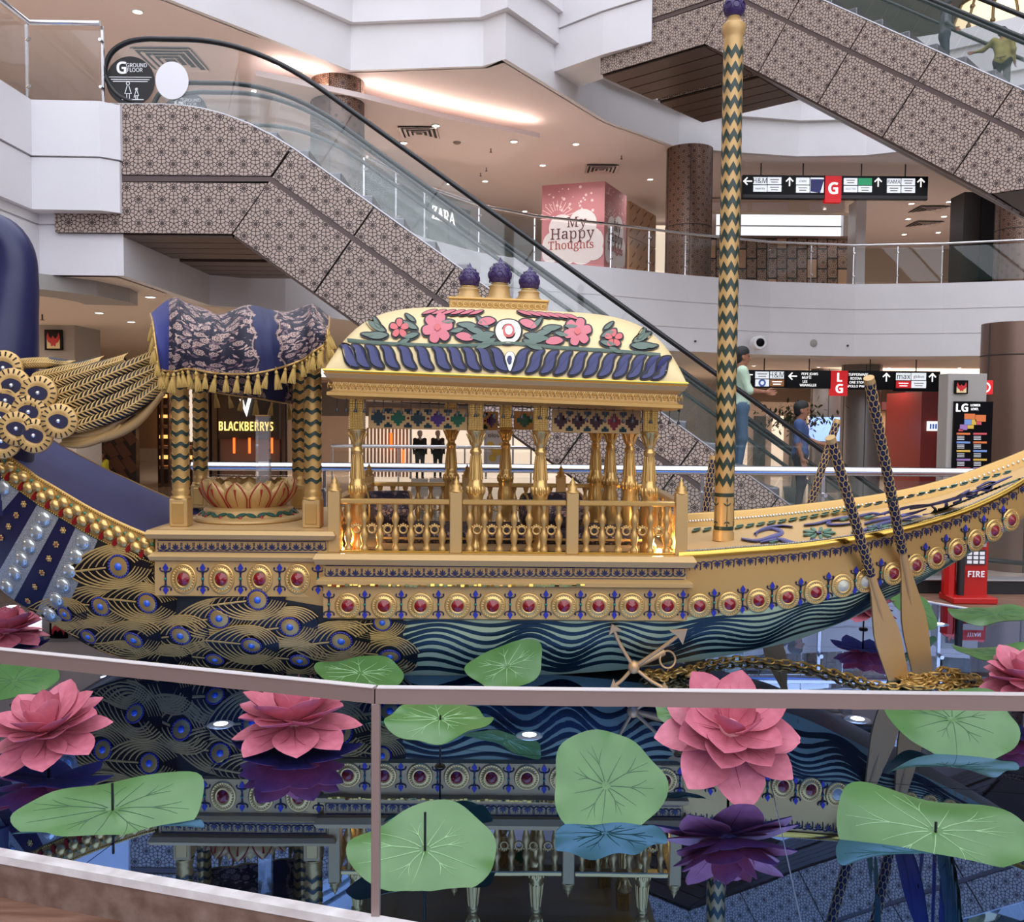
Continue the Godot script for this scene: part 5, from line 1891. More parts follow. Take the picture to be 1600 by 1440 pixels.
func feather(hull: Node3D, ex: float, ey: float, s: float, order: int, turn: float) -> void:
	var base := 0.004 + 0.0018 * order
	var R := func(q: Vector2) -> Vector2: return Vector2(ex, ey) + (q * s).rotated(turn)
	var put := func(q: Vector2, off: float) -> Vector3:
		var w: Vector2 = R.call(q)
		var lim := 969.0 if w.x > 504 else (932.0 if w.x > 246 else 0.0)
		return hull_at(w.x, clampf(w.y, lim, hrow(H3, w.x) - 0.5), base + off)
	var g := Geo.new()
	g.tinted = true
	g.tint = lin(30, 28, 22)
	# dark ground
	var k := g.v.size()
	g.add(put.call(Vector2(-8, 0), 0.001))
	var n := 28
	for i in n:
		var a := TAU * i / n
		var r := Vector2(cos(a) * 44.0, sin(a) * 31.0)
		if r.x < 0: r = Vector2(r.x * 1.75, r.y * (1.0 - 0.55 * pow(-r.x / 44.0, 2.0)))
		g.add(put.call(r, 0.0))
	for i in n: g.idx.append_array([k, k + 1 + i, k + 1 + (i + 1) % n])
	# barbs sweep from the quill round the eye
	g.tint = lin(196, 160, 96)
	for side in [-1.0, 1.0]:
		for j in 6:
			var f := j / 5.0
			var st := Vector2(lerpf(-74, -22, f), lerpf(0.5, 3.0, f) * side)
			var c1 := Vector2(lerpf(-52, -14, f), lerpf(30, 19, f) * side)
			var c2 := Vector2(lerpf(20, 8, f), lerpf(46, 24, f) * side)
			var en := Vector2(lerpf(45, 23, f), lerpf(4, 2.5, f) * side + lerpf(6.0, 0.0, f) * side)
			var path := []
			var half := []
			for i in 11:
				var u := i / 10.0
				path.append(st.bezier_interpolate(c1, c2, en, u))
				half.append(lerpf(0.7, 1.35, sin(PI * u)))
			ribbon(g, path, half, put, 0.004)
	ribbon(g, [Vector2(-78, 0), Vector2(-50, 0), Vector2(-18, 0)], [1.2, 1.6, 1.2], put, 0.005)
	part(g, "feather", M.tinted, hull)

func feather_eye(hull: Node3D, ex: float, ey: float, s: float, order: int) -> void:
	var p := hull_at(ex, ey, 0.006 + 0.0018 * order)
	var b := hull_frame(ex, ey)
	if not petals.has("eye_ring"):
		var r := Geo.new()
		r.torus(Vector3.ZERO, 0.058, 0.006, Vector3(0, 0, 1), 24, 5)
		for i in 22:
			var a := TAU * i / 22
			r.dome(Vector3(cos(a) * 0.058, sin(a) * 0.058, 0.003), 0.007, Vector3(0, 0, 1), 0.007, 6, 2)
		petals.eye_ring = r.commit()
		var d := Geo.new()
		d.lathe([Vector2(0.056, 0.0), Vector2(0.05, 0.005), Vector2(0.024, 0.007), Vector2(0.001, 0.007)], 22, Vector3.ZERO, Basis(Vector3.RIGHT, PI / 2))
		petals.eye_disc = d.commit()
		var gm := Geo.new()
		gm.dome(Vector3(0, 0, 0.006), 0.0215, Vector3(0, 0, 1), 0.014, 12, 3)
		petals.eye_gem = gm.commit()
	var xf := Transform3D(b.scaled_local(Vector3.ONE * s), p)
	part(petals.eye_ring, "eye_ring", M.royal_blue, hull, xf)
	part(petals.eye_disc, "eye_disc", M.gold, hull, xf)
	part(petals.eye_gem, "eye_gem", M.blue_gem, hull, xf)

func rosette(parent: Node3D, p: Vector3, b: Basis, s: float, gem: Material, egg := 1.0) -> void:
	if not petals.has("rosette"):
		var g := Geo.new()
		var rb := Basis(Vector3.RIGHT, PI / 2)
		g.lathe([Vector2(0.088, 0.0), Vector2(0.086, 0.006), Vector2(0.078, 0.011), Vector2(0.07, 0.006), Vector2(0.064, 0.007), Vector2(0.05, 0.016), Vector2(0.045, 0.012), Vector2(0.04, 0.012)], 28, Vector3.ZERO, rb)
		for i in 26:
			var a := TAU * i / 26
			g.ball(Vector3(cos(a) * 0.068, sin(a) * 0.068, 0.009), Vector3(0.0085, 0.004, 0.004), 6, 4, Basis(Vector3(0, 0, 1), a))
		petals.rosette = g.commit()
		var r := Geo.new()
		for i in 12:
			var a0 := TAU * i / 12
			var a1 := TAU * (i + 1) / 12
			var q := func(a: float, rad: float, z: float) -> Vector3: return Vector3(cos(a) * rad, sin(a) * rad, z)
			r.tri(Vector3(0, 0, 0.034), q.call(a1, 0.026, 0.023), q.call(a0, 0.026, 0.023))
			r.quad(q.call(a0, 0.026, 0.023), q.call(a1, 0.026, 0.023), q.call(a1, 0.043, 0.011), q.call(a0, 0.043, 0.011))
		petals.ruby = r.commit()
	part(petals.rosette, "gold_rosette", M.gold_bright, parent, Transform3D(b * Basis().scaled(Vector3(s, s * egg, s)), p))
	part(petals.ruby, "jewel", gem, parent, Transform3D(b.scaled_local(Vector3.ONE * s), p))

func fleur(parent: Node3D, p: Vector3, b: Basis, s: float) -> void:
	if not petals.has("fleur"):
		var g := Geo.new()
		g.tinted = true
		for e in [-1.0, 1.0]:
			g.tint = lin(36, 44, 150)
			var d := PackedVector2Array([Vector2(0, 0.092 * e), Vector2(0.017, 0.064 * e), Vector2(0, 0.04 * e), Vector2(-0.017, 0.064 * e)])
			g.prism(d, 0.006)
			g.tint = lin(20, 24, 60)
			for k in [-1.0, 1.0]:
				g.tube(bez(Vector3(0, 0.045 * e, 0.003), Vector3(0.02 * k, 0.04 * e, 0.003), Vector3(0.04 * k, 0.05 * e, 0.003), Vector3(0.03 * k, 0.068 * e, 0.003), 6), [0.005, 0.005, 0.0045, 0.004, 0.004, 0.0055, 0.004], 5)
			g.tube([Vector3(0, 0.045 * e, 0.003), Vector3(0, 0.02 * e, 0.003), Vector3(0, 0, 0.003)], [0.009, 0.0045, 0.008], 6)
		g.tint = lin(30, 120, 100)
		g.dome(Vector3(0, 0, 0.008), 0.009, Vector3(0, 0, 1), 0.006, 8, 2)
		petals.fleur = g.commit()
	part(petals.fleur, "fleur_ornament", M.tinted_matte, parent, Transform3D(b.scaled_local(Vector3.ONE * s), p))

func scroll_unit() -> ArrayMesh:
	if not petals.has("scroll"):
		var g := Geo.new()
		for k in [-2, -1, 0, 1, 2]:
			var a: float = k * 0.5
			var l := 0.042 - absf(k) * 0.006
			var q := PackedVector2Array([Vector2(0, -0.018), Vector2(sin(a - 0.22) * l * 0.6, -0.018 + cos(a - 0.22) * l * 0.6), Vector2(sin(a) * l, -0.018 + cos(a) * l), Vector2(sin(a + 0.22) * l * 0.6, -0.018 + cos(a + 0.22) * l * 0.6)])
			q.reverse()
			g.prism(q, 0.004)
		for k in [-1.0, 1.0]:
			g.tube(bez(Vector3(0, -0.018, 0.002), Vector3(0.02 * k, -0.03, 0.002), Vector3(0.042 * k, -0.02, 0.002), Vector3(0.034 * k, -0.004, 0.002), 6), [0.003, 0.0035, 0.004, 0.004, 0.004, 0.0045, 0.003], 5)
			g.tube([Vector3(0.034 * k, 0.0, 0.002), Vector3(0.034 * k, 0.024, 0.002)], 0.0026, 5)
		petals.scroll = g.commit()
		var d := Geo.new()
		d.dome(Vector3(0.037, -0.02, 0.0), 0.008, Vector3(0, 0, 1), 0.007, 8, 2)
		petals.scroll_dot = d.commit()
	return petals.scroll

# moulded block: a profile of (outward, picture row) swept round three sides
func moulded(px0: float, px1: float, d: float, rows: Array) -> Geo:
	var x0 := at(px0, 866, d).x
	var x1 := at(px1, 866, d).x
	var prof := []
	for r in rows: prof.append(Vector2(r[0], at((px0 + px1) / 2, r[1], d).y))
	prof.reverse()
	return sweep([Vector2(x0, 2 * DC - d), Vector2(x0, d), Vector2(x1, d), Vector2(x1, 2 * DC - d)], prof)

func deck_height(x: float) -> float:
	# top of the hull side at a world x, ahead of the pavilion
	var px := 800.0 + x / 5.3 * F
	for i in 3: px += (x - at(px, hrow(H0, px), hrow(HD, px)).x) / 5.4 * F
	return at(px, hrow(H0, px), hrow(HD, px)).y

func on_deck(px: float, py: float, off := 0.0) -> Vector3:
	var p := at(px, py, 5.8)
	for i in 4: p = on_level(px, py, deck_height(clampf(p.x, 0.9, 5.0)) - 0.012 + off)
	return p

func build_boat() -> void:
	boat_materials()
	var t := thing("peacock_boat", "long gilded ceremonial boat with feathered peacock hull and jewelled sides", "boat", Vector3(0, POOL, -DC))
	# ---- hull shell, both sides
	var g := Geo.new()
	var px := -130.0
	var cols := []
	while px <= 1700.0:
		var col := []
		for i in 19:
			var f := i / 18.0 * 3.0
			var a := mini(int(f), 2)
			var rows := [hrow(H0, px), hrow(H1, px), hrow(H2, px), hrow(H3, px)]
			col.append(hull_at(px, lerpf(rows[a], rows[a + 1], f - a)))
		var last: Vector3 = col[-1]
		col.append(Vector3(last.x, maxf(POOL + 0.002, last.y - 0.02), -DC))
		for i in range(18, -1, -1): col.append(mirrored(col[i]))
		cols.append(col)
		px += 15.0
	g.grid(cols)
	var hull := part(g, "hull", M.gold, t)
	# ---- dark feather ground and sage wave ground laid over the sides
	for q in [[90.0, 640.0, "feather_ground", 0.003], [600.0, 1575.0, "wave_ground", 0.002]]:
		for far in [false, true]:
			var sg := Geo.new()
			var rows := []
			var x: float = q[0]
			while x <= q[1]:
				var row := []
				var y0 := hrow(H1, x) - (40.0 if q[0] < 100 and x < 260 else 4.0)
				if q[0] < 100: y0 = maxf(y0, 838.0 + (x - 150.0) * 0.2)
				for i in 13:
					var p := hull_at(x, lerpf(y0, hrow(H3, x), i / 12.0), q[3])
					row.append(mirrored(p) if far else p)
				rows.append(row)
				x += 15.0
			sg.grid(rows)
			part(sg, q[2], M.feather_ground if q[0] < 100 else M.wave_sage, hull)
	# ---- waves
	for i in 8:
		var f := (i + 0.5) / 8.6
		var path := []
		var half := []
		var x := 606.0
		while x <= 1560.0:
			var y0 := hrow(H1, x)
			var y1 := hrow(H3, x)
			var sp := (y1 - y0) / 8.6
			var am := minf(sp * 1.1, 10.0) * sin(PI * clampf(f * 1.05, 0.0, 1.0)) + minf(sp * 0.25, 2.0)
			var y := y0 + (y1 - y0) * f + am * sin(x / 23.0 + 0.4 * sin(x / 70.0) + f * 1.1)
			path.append(Vector2(x, clampf(y, y0 + 0.5, y1 - 0.3)))
			half.append(sp * 0.34 * (1.0 + 0.15 * sin(x / 41.0)))
			x += 7.0
		var wg := Geo.new()
		ribbon(wg, path, half, func(p: Vector2, off: float) -> Vector3: return hull_at(p.x, p.y, off), 0.006)
		part(wg, "wave_stripe", M.wave_dark, hull)
	# ---- feathers in staggered rows, later ones over earlier ones
	var eyes := []
	for q in [[550, 250, 1.12], [467, 435, 1.0], [683, 420, 1.0], [1015, 490, 1.02], [1193, 405, 1.0], [1343, 530, 1.0], [410, 575, 0.85], [620, 590, 0.98], [836, 570, 1.02], [1165, 615, 0.98], [1580, 595, 1.05], [580, 670, 0.8], [780, 690, 0.85], [995, 680, 0.9], [1388, 685, 0.95], [1215, 740, 0.85], [1805, 665, 1.0], [1770, 510, 0.85], [300, 470, 0.8], [790, 300, 0.9], [1620, 745, 0.8]]:
		eyes.append(Vector3(q[0] / 2.963, 800 + q[1] / 2.963, q[2]))
	eyes.sort_custom(func(a, b): return a.x > b.x)
	for i in eyes.size():
		var e: Vector3 = eyes[i]
		feather(hull, e.x, e.y, e.z, i % 9, -0.12 if i % 2 else 0.1)
	for i in eyes.size():
		var e: Vector3 = eyes[i]
		if e.y < hrow(H3, e.x) - 14: feather_eye(hull, e.x, e.y, e.z, i % 9 + 2)
	# ---- stern block and pavilion platform
	var d1 := 5.285
	part(moulded(243, 513, d1, [[-0.3, 828], [0.035, 828], [0.048, 834], [0.035, 841], [0.0, 843], [0.0, 862], [0.014, 864], [0.034, 869], [0.026, 875], [0.004, 878], [0.004, 931], [-0.03, 934]]), "stern_block", M.gold_matte, t)
	var d2 := 5.255
	part(moulded(505, 1073, d2, [[-0.3, 866], [0.035, 866], [0.05, 874], [0.035, 883], [0.0, 885], [0.0, 902], [0.012, 904], [0.034, 908], [0.034, 914], [0.0, 917], [0.0, 967], [-0.03, 971]]), "pavilion_platform", M.gold_matte, t)
	var yA := at(380, 828, d1).y
	var yB := at(790, 866, d2).y
	part(slab(at(243, 828, d1).x, at(513, 828, d1).x, yA - 0.25, yA, d1 + 0.02, 2 * DC - d1 - 0.02, 0.004), "stern_deck", M.deck_cream, t)
	part(slab(at(505, 866, d2).x, at(1073, 866, d2).x, yB - 0.25, yB, d2 + 0.02, 2 * DC - d2 - 0.02, 0.004), "pavilion_deck", M.deck_cream, t)
	# broken gold foil strip under the platform moulding
	var foil := Geo.new()
	rng.seed = 8
	for i in 60:
		var a := 512.0 + i * 6.7
		foil.box(at(a + 3, 914.5 + rng.randf_range(-1, 1), d2 - 0.036), Vector3(rng.randf_range(0.012, 0.026), rng.randf_range(0.006, 0.016), 0.004), Basis(Vector3.RIGHT, rng.randf_range(-0.5, 0.5)))
	part(foil, "foil_strip", M.gold_foil, t)
	# ---- scroll friezes
	var fr := func(px0: float, px1: float, py: float, d: float, n: int) -> void:
		var bg := Geo.new()
		for y in [py - 8.5, py + 8.5]: bg.box(at((px0 + px1) / 2, y, d - 0.002), Vector3((px1 - px0) / F * d, 0.005, 0.006))
		part(bg, "frieze_border", M.scroll_navy, t)
		for i in n:
			var p := at(lerpf(px0, px1, (i + 0.5) / n), py, d - 0.001)
			var s := (px1 - px0) / n * U / 0.076
			part(scroll_unit(), "scroll_motif", M.scroll_navy, t, Transform3D(Basis().scaled(Vector3(s, minf(s, 1.0), 1)), p))
			part(petals.scroll_dot, "scroll_stud", M.emerald, t, Transform3D(Basis().scaled(Vector3.ONE * 0.8), p))
	fr.call(246.0, 510.0, 853.5, d1, 14)
	fr.call(507.0, 1071.0, 894.0, d2, 29)
	# ---- jewel rows
	for q in [287, 346, 406, 465]: rosette(t, at(q, 904, d1 - 0.004), Basis(), 0.86, M.ruby, 1.18)
	for q in [259, 317, 376, 437, 497]: fleur(t, at(q, 904, d1 - 0.004), Basis(), 0.98)
	var k := 0
	for q in [543.5, 600.0, 657.0, 715.0, 770.0, 826.0, 881.0, 935.0, 987.0, 1043.0]:
		rosette(t, at(q, 946, d2), Basis(), 0.86, M.ruby)
	for q in [514, 570, 627, 685, 743, 797, 853, 907, 960, 1015, 1067]: fleur(t, at(q, 944, d2), Basis(), 0.92)
	for q in [[97, 433], [237, 425], [370, 408], [505, 393], [635, 370], [760, 340], [865, 318], [995, 283], [1100, 245], [1195, 212], [1290, 172], [1378, 130], [1462, 84], [1540, 36]]:
		var x: float = 1060 + q[0] / 2.963
		var y: float = 800 + q[1] / 2.963
		rosette(hull, hull_at(x, y, 0.002), hull_frame(x, y), 0.82, M.pale_stone if q[0] in [760, 865] else M.ruby)
	for q in [[165, 418], [297, 403], [433, 387], [565, 368], [693, 342], [818, 315], [935, 278], [1045, 245], [1140, 205], [1235, 165], [1325, 120], [1410, 75], [1500, 30]]:
		var x: float = 1060 + q[0] / 2.963
		var y: float = 800 + q[1] / 2.963
		fleur(hull, hull_at(x, y, 0.002), hull_frame(x, y), 0.9)
	# ---- bow frieze follows the sheer
	var s1 := 1086.0
	while s1 < 1640.0:
		var y := hrow(H0, s1) + 17.0 - (s1 - 1086.0) * 0.012
		var b := hull_frame(s1, y)
		part(scroll_unit(), "scroll_motif", M.scroll_navy, hull, Transform3D(b * Basis().scaled(Vector3(0.9, -0.95, 1)), hull_at(s1, y, 0.002)))
		s1 += 17.5 - (s1 - 1086.0) * 0.006
	# seam between platform and bow
	part(shown(1072.5, 868, 1074.5, 968, d2 + 0.015, 0.02), "joint_strip", M.gold_matte, t)
	# ---- bow deck
	var near := []
	var far := []
	var mid := []
	var x2 := 1060.0
	while x2 <= 1700.0:
		var p := hull_at(x2, hrow(H0, x2))
		near.append(p)
		far.append(mirrored(p))
		x2 += 16.0
	var dg := Geo.new()
	var drows := []
	for i in 9:
		var row := []
		for j in near.size(): row.append(near[j].lerp(far[j], i / 8.0) - Vector3(0, 0.012, 0))
		drows.append(row)
	dg.grid(drows)
	part(dg, "bow_deck", M.deck_cream, t)
	# gold gunwales
	var gw := Geo.new()
	var up := Vector3(0, 1, 0)
	gw.grid([near.map(func(p): return p + Vector3(0, -0.012, 0.012)), near.map(func(p): return p + Vector3(0, 0.02, 0.012)), near.map(func(p): return p + Vector3(0, 0.026, 0.0)), near.map(func(p): return p + Vector3(0, 0.02, -0.014)), near.map(func(p): return p + Vector3(0, -0.012, -0.014))])
	part(gw, "near_gunwale", M.gold_foil, t)
	var rope := Geo.new()
	for j in near.size() - 1:
		for e in 4:
			rope.ball(near[j].lerp(near[j + 1], e / 4.0) + Vector3(0, 0.028, -0.012), Vector3(0.01, 0.0045, 0.0045), 6, 4, Basis(Vector3(0, 0, 1), 0.5))
	var rp := part(rope, "rope_edging", M.silver_lace, t)
	rp.set_meta("kind", "stuff")
	var gf := Geo.new()
	gf.grid([far.map(func(p): return p + Vector3(0, -0.03, 0.035)), far.map(func(p): return p + Vector3(0, 0.075, 0.02)), far.map(func(p): return p + Vector3(0, 0.085, 0.0)), far.map(func(p): return p + Vector3(0, 0.075, -0.03)), far.map(func(p): return p + Vector3(0, -0.03, -0.03))])
	part(gf, "far_gunwale", M.gold, t)
	var bd := Geo.new()
	for j in far.size() - 1:
		for e in 3:
			bd.ball(far[j].lerp(far[j + 1], e / 3.0) + Vector3(0, 0.03, 0.034), Vector3.ONE * 0.009, 6, 4)
	var bs := part(bd, "pearl_beading", M.rhinestone, t)
	bs.set_meta("kind", "stuff")
	bow_scrolls(t)
	peacock(t)

func bow_scrolls(t: Node3D) -> void:
	var put := func(p: Vector2, off: float) -> Vector3: return on_deck(p.x, p.y, off)
	var stroke := func(pts: Array, w: float, m: Material, called: String) -> void:
		var v2 := []
		for p in pts: v2.append(Vector2(1060.0 + p[0] / 2.963, 440.0 + p[1] / 2.963))
		var path := Array(spline2(v2, 5))
		var half := []
		for i in path.size():
			var f := float(i) / (path.size() - 1)
			half.append(w * (0.25 + 0.75 * sin(PI * minf(1.0, f * 0.85 + 0.12))))
		var g := Geo.new()
		ribbon(g, path, half, put, 0.018)
		part(g, called, m, t)
	for s in [
		[[[290, 1188], [360, 1198], [430, 1180], [480, 1160], [430, 1140], [370, 1155], [360, 1175]], 3.2],
		[[[380, 1205], [470, 1192], [540, 1212], [620, 1212], [660, 1200], [610, 1192]], 3.4],
		[[[455, 1185], [500, 1205], [600, 1218], [720, 1208], [800, 1190], [860, 1165]], 2.6],
		[[[350, 1165], [400, 1140], [470, 1128], [530, 1132]], 2.2],
		[[[580, 1125], [640, 1118], [700, 1105], [690, 1122], [760, 1122], [820, 1112]], 2.4],
		[[[690, 1105], [760, 1092], [830, 1086], [900, 1072], [960, 1078]], 2.6],
		[[[780, 1185], [860, 1150], [940, 1120], [1010, 1105], [1080, 1102]], 3.0],
		[[[860, 1120], [940, 1098], [1010, 1088], [1090, 1070], [1150, 1050]], 3.0],
		[[[1010, 1140], [1080, 1120], [1130, 1095], [1090, 1088], [1040, 1100]], 3.2],
		[[[900, 1085], [990, 1062], [1080, 1040], [1170, 1030]], 2.4],
		[[[1130, 1080], [1170, 1078], [1190, 1055], [1170, 1038]], 3.0],
		[[[1070, 1052], [1180, 1030], [1290, 1000], [1400, 960], [1500, 918], [1545, 900]], 2.8],
		[[[1200, 1055], [1235, 1050], [1240, 1025], [1225, 1015]], 3.2],
		[[[1270, 1025], [1300, 1018], [1310, 1000]], 2.8],
		[[[1330, 995], [1370, 990], [1385, 970]], 2.8],
		[[[1400, 965], [1440, 960], [1455, 935]], 2.6],
		[[[1280, 1000], [1330, 975], [1350, 962]], 2.2],
		[[[1380, 955], [1430, 930], [1470, 925]], 2.2]]:
		stroke.call(s[0], s[1], M.scroll_violet, "scroll_stroke")
	# green blossoms and leaves
	for c in [[650, 1162, 78, 28], [930, 1140, 62, 20]]:
		for k in 9:
			var a := TAU * k / 9.0
			var mx: float = c[0] + cos(a) * c[2]
			var my: float = c[1] + sin(a) * c[3]
			stroke.call([[lerpf(c[0], mx, 0.28), lerpf(c[1], my, 0.28)], [lerpf(c[0], mx, 0.65), lerpf(c[1], my, 0.65)], [mx, my]], 3.0, M.scroll_green, "blossom_petal")
		stroke.call([[c[0] - 12, c[1]], [c[0], c[1]], [c[0] + 12, c[1]]], 2.6, M.scroll_violet, "blossom_heart")
	for q in [[765, 1100], [440, 1205], [820, 1160], [1000, 1128], [880, 1092]]: stroke.call([[q[0] - 20, q[1]], [q[0], q[1] - 4], [q[0] + 22, q[1] - 6]], 3.0, M.scroll_green, "scroll_leaf")
	# leaf borders along both edges
	var e := 0.0
	while e < 1.0:
		var fx := lerpf(80, 1540, e)
		var fy := lerpf(1150, 880, pow(e, 1.45))
		stroke.call([[fx - 18, fy + 4], [fx, fy], [fx + 20, fy - 6]], 1.8, M.scroll_green, "border_leaf")
		stroke.call([[fx - 10, fy - 6], [fx + 8, fy - 9], [fx + 24, fy - 12]], 1.4, M.scroll_green, "border_leaf")
		var nx := lerpf(1000, 1600, e)
		var ny := lerpf(1135, 905, pow(e, 1.05))
		if e < 0.97: stroke.call([[nx - 12, ny + 4], [nx, ny], [nx + 14, ny - 6]], 1.8, M.scroll_green, "border_leaf")
		e += 0.034

func peacock(t: Node3D) -> void:
	# blue back: the hollow deck behind the neck
	var near := []
	var far := []
	var x := -130.0
	while x <= 262.0:
		var p := hull_at(x, hrow(H0, x) + (2.0 if x < 240 else -8.0), 0.0)
		near.append(p)
		far.append(mirrored(p))
		x += 14.0
	var rows := []
	for i in 11:
		var f := i / 10.0
		var row := []
		for j in near.size(): row.append(near[j].lerp(far[j], f) + Vector3(0, -0.03 * sin(PI * f), 0))
		rows.append(row)
	var g := Geo.new()
	g.grid(rows)
	part(g, "back", M.peacock_blue, t)
	# neck: swept, tapering, hooked over to the left
	var path := []
	var rad := []
	var nk := [[-30, 790, 70], [-14, 700, 62], [0, 630, 54], [10, 560, 47], [20, 490, 37], [27, 430, 30], [22, 390, 28], [0, 364, 27], [-36, 356, 26], [-72, 372, 25], [-98, 410, 24], [-108, 450, 22]]
	for q in nk:
		path.append(at(q[0], q[1], 5.72))
		rad.append(q[2] * 0.0039)
	var fine := spline(path, 4)
	var fr := []
	for i in fine.size():
		var f := float(i) / 4.0
		var a := mini(int(f), rad.size() - 2)
		fr.append(lerpf(rad[a], rad[a + 1], f - a))
	var ng := Geo.new()
	ng.tube(fine, fr, 22)
	part(ng, "neck", M.neck_blue, t)
	var hd := Geo.new()
	var hp := at(-112, 478, 5.72)
	hd.ball(hp, Vector3(0.11, 0.15, 0.1), 16, 10, Basis(Vector3(0, 0, 1), 0.3))
	part(hd, "head", M.neck_blue, t)
	var bk := Geo.new()
	bk.tube([hp + Vector3(-0.06, -0.06, 0), hp + Vector3(-0.16, -0.16, 0), hp + Vector3(-0.19, -0.25, 0)], [0.05, 0.03, 0.004], 10)
	part(bk, "beak", M.gold, t)
	for s in [-1.0, 1.0]:
		var ey := Geo.new()
		ey.ball(hp + Vector3(-0.03, 0.03, 0.09 * s), Vector3.ONE * 0.022, 10, 6)
		part(ey, "eye", M.rhinestone, t)
	for k in 5:
		var a := -0.5 + k * 0.25
		var cg := Geo.new()
		var tip := hp + Vector3(sin(a) * 0.3 + 0.02, 0.16 + cos(a) * 0.22, 0)
		cg.tube([hp + Vector3(0.02, 0.12, 0), tip], 0.006, 6)
		cg.ball(tip, Vector3(0.03, 0.045, 0.02), 8, 6)
		part(cg, "crest_plume", M.gold, t)
	# beaded gold gunwale
	var sr := []
	for i in 4:
		var row := []
		x = -120.0
		while x <= 246.0:
			row.append(hull_at(x, hrow(H0, x) + [-4.0, 2.0, 36.0, 42.0][i], [0.0, 0.014, 0.014, 0.0][i]))
			x += 12.0
		sr.append(row)
	var sg := Geo.new()
	sg.grid(sr)
	part(sg, "bead_band", M.gold, t)
	for edge in [1.0, 40.0]:
		var bg := Geo.new()
		x = -120.0
		while x <= 246.0:
			bg.ball(hull_at(x, hrow(H0, x) + edge, 0.016), Vector3.ONE * 0.006, 6, 4)
			x += 3.4
		var bp := part(bg, "edge_beading", M.gold_foil, t)
		bp.set_meta("kind", "stuff")
	var bump := Geo.new()
	bump.ball(Vector3.ZERO, Vector3(0.04, 0.032, 0.028), 12, 8)
	var bm := bump.commit()
	var drop := Geo.new()
	drop.prism(closed2([Vector2(0, 0.03), Vector2(0.013, 0.0), Vector2(0.012, -0.018), Vector2(0, -0.026), Vector2(-0.012, -0.018), Vector2(-0.013, 0.0)], 3), 0.012)
	var dm := drop.commit()
	var dot := Geo.new()
	dot.dome(Vector3.ZERO, 0.012, Vector3(0, 0, 1), 0.01, 10, 3)
	var dom := dot.commit()
	x = -110.0
	while x < 240.0:
		for q in [[0.0, 13.0, bm, "gold_boss", M.gold_bright], [8.0, 25.0, bm, "gold_boss", M.gold_bright], [-3.0, 31.0, dm, "red_drop", M.ruby], [12.0, 11.0, dom, "green_stud", M.emerald]]:
			var px: float = x + q[0]
			var py: float = hrow(H0, px) + q[1]
			part(q[2], q[3], q[4], t, Transform3D(hull_frame(px, py) * Basis(Vector3(0, 0, 1), -0.5 if q[3] == "red_drop" else -0.7), hull_at(px, py, 0.016)))
		x += 21.0
	# breast stripes, silver lace and navy in turn
	var top := [153.0, 118.0, 92.0, 58.0, 30.0, -6.0, -36.0, -70.0]
	var bot := [91.0, 56.0, 22.0, -10.0, -44.0, -76.0, -104.0, -126.0]
	for i in 7:
		var rws := []
		for j in 4:
			var f := j / 3.0
			var col := []
			for k in 15:
				var h := k / 14.0
				var a := lerpf(lerpf(top[i], top[i + 1], f), lerpf(bot[i], bot[i + 1], f), h)
				var y := lerpf(hrow(H0, lerpf(top[i], top[i + 1], f)) + 42.0, hrow(H3, lerpf(bot[i], bot[i + 1], f)) - 1.0, h)
				col.append(hull_at(a, y, 0.008 if i % 2 == 0 else 0.005))
			rws.append(col)
		var stg := Geo.new()
		stg.grid(rws)
		var sp := part(stg, "silver_stripe" if i % 2 == 0 else "navy_stripe", M.silver_lace if i % 2 == 0 else M.navy_deep, t)
		var n := 6
		for k in n:
			var h := (k + 0.55) / n
			var ty := hrow(H0, (top[i] + top[i + 1]) / 2) + 42.0
			var by := hrow(H3, (bot[i] + bot[i + 1]) / 2)
			var px := lerpf((top[i] + top[i + 1]) / 2, (bot[i] + bot[i + 1]) / 2, h)
			var py := lerpf(ty, by, h)
			var xf := Transform3D(hull_frame(px, py), hull_at(px, py, 0.009))
			if i % 2 == 0:
				if not petals.has("cab"):
					var cg := Geo.new()
					cg.dome(Vector3.ZERO, 0.047, Vector3(0, 0, 1), 0.024, 18, 5)
					petals.cab = cg.commit()
					var cr := Geo.new()
					cr.torus(Vector3.ZERO, 0.049, 0.005, Vector3(0, 0, 1), 20, 5)
					petals.cab_ring = cr.commit()
					var fl := Geo.new()
					for z in 6:
						var an := TAU * z / 6
						fl.ball(Vector3(cos(an) * 0.014, sin(an) * 0.014, 0.003), Vector3(0.009, 0.007, 0.004), 6, 4, Basis(Vector3(0, 0, 1), an))
					petals.stud = fl.commit()
					var fc := Geo.new()
					fc.dome(Vector3(0, 0, 0.005), 0.008, Vector3(0, 0, 1), 0.005, 8, 2)
					petals.stud_heart = fc.commit()
				part(petals.cab, "glass_cabochon", M.glass_cabochon, sp, xf)
				part(petals.cab_ring, "cabochon_rim", M.silver_lace, sp, xf)
			else:
				part(petals.stud, "flower_stud", M.gold, sp, xf)
				part(petals.stud_heart, "stud_heart", M.ruby if k % 2 else M.gold_bright, sp, xf)
	# breast scales: fluted gold fans with navy hearts and rhinestones
	var fan := Geo.new()
	fan.tinted = true
	fan.tint = lin(206, 168, 104)
	fan.lathe([Vector2(0.001, 0.012), Vector2(0.05, 0.014), Vector2(0.062, 0.02), Vector2(0.098, 0.014), Vector2(0.104, 0.0), Vector2(0.1, -0.02)], 30, Vector3.ZERO, Basis(Vector3.RIGHT, PI / 2))
	fan.tint = lin(40, 34, 30)
	for k in 18:
		var a := TAU * k / 18
		fan.box(Vector3(cos(a) * 0.083, sin(a) * 0.083, 0.018), Vector3(0.026, 0.007, 0.006), Basis(Vector3(0, 0, 1), a))
	var fm := fan.commit()
	var heart := Geo.new()
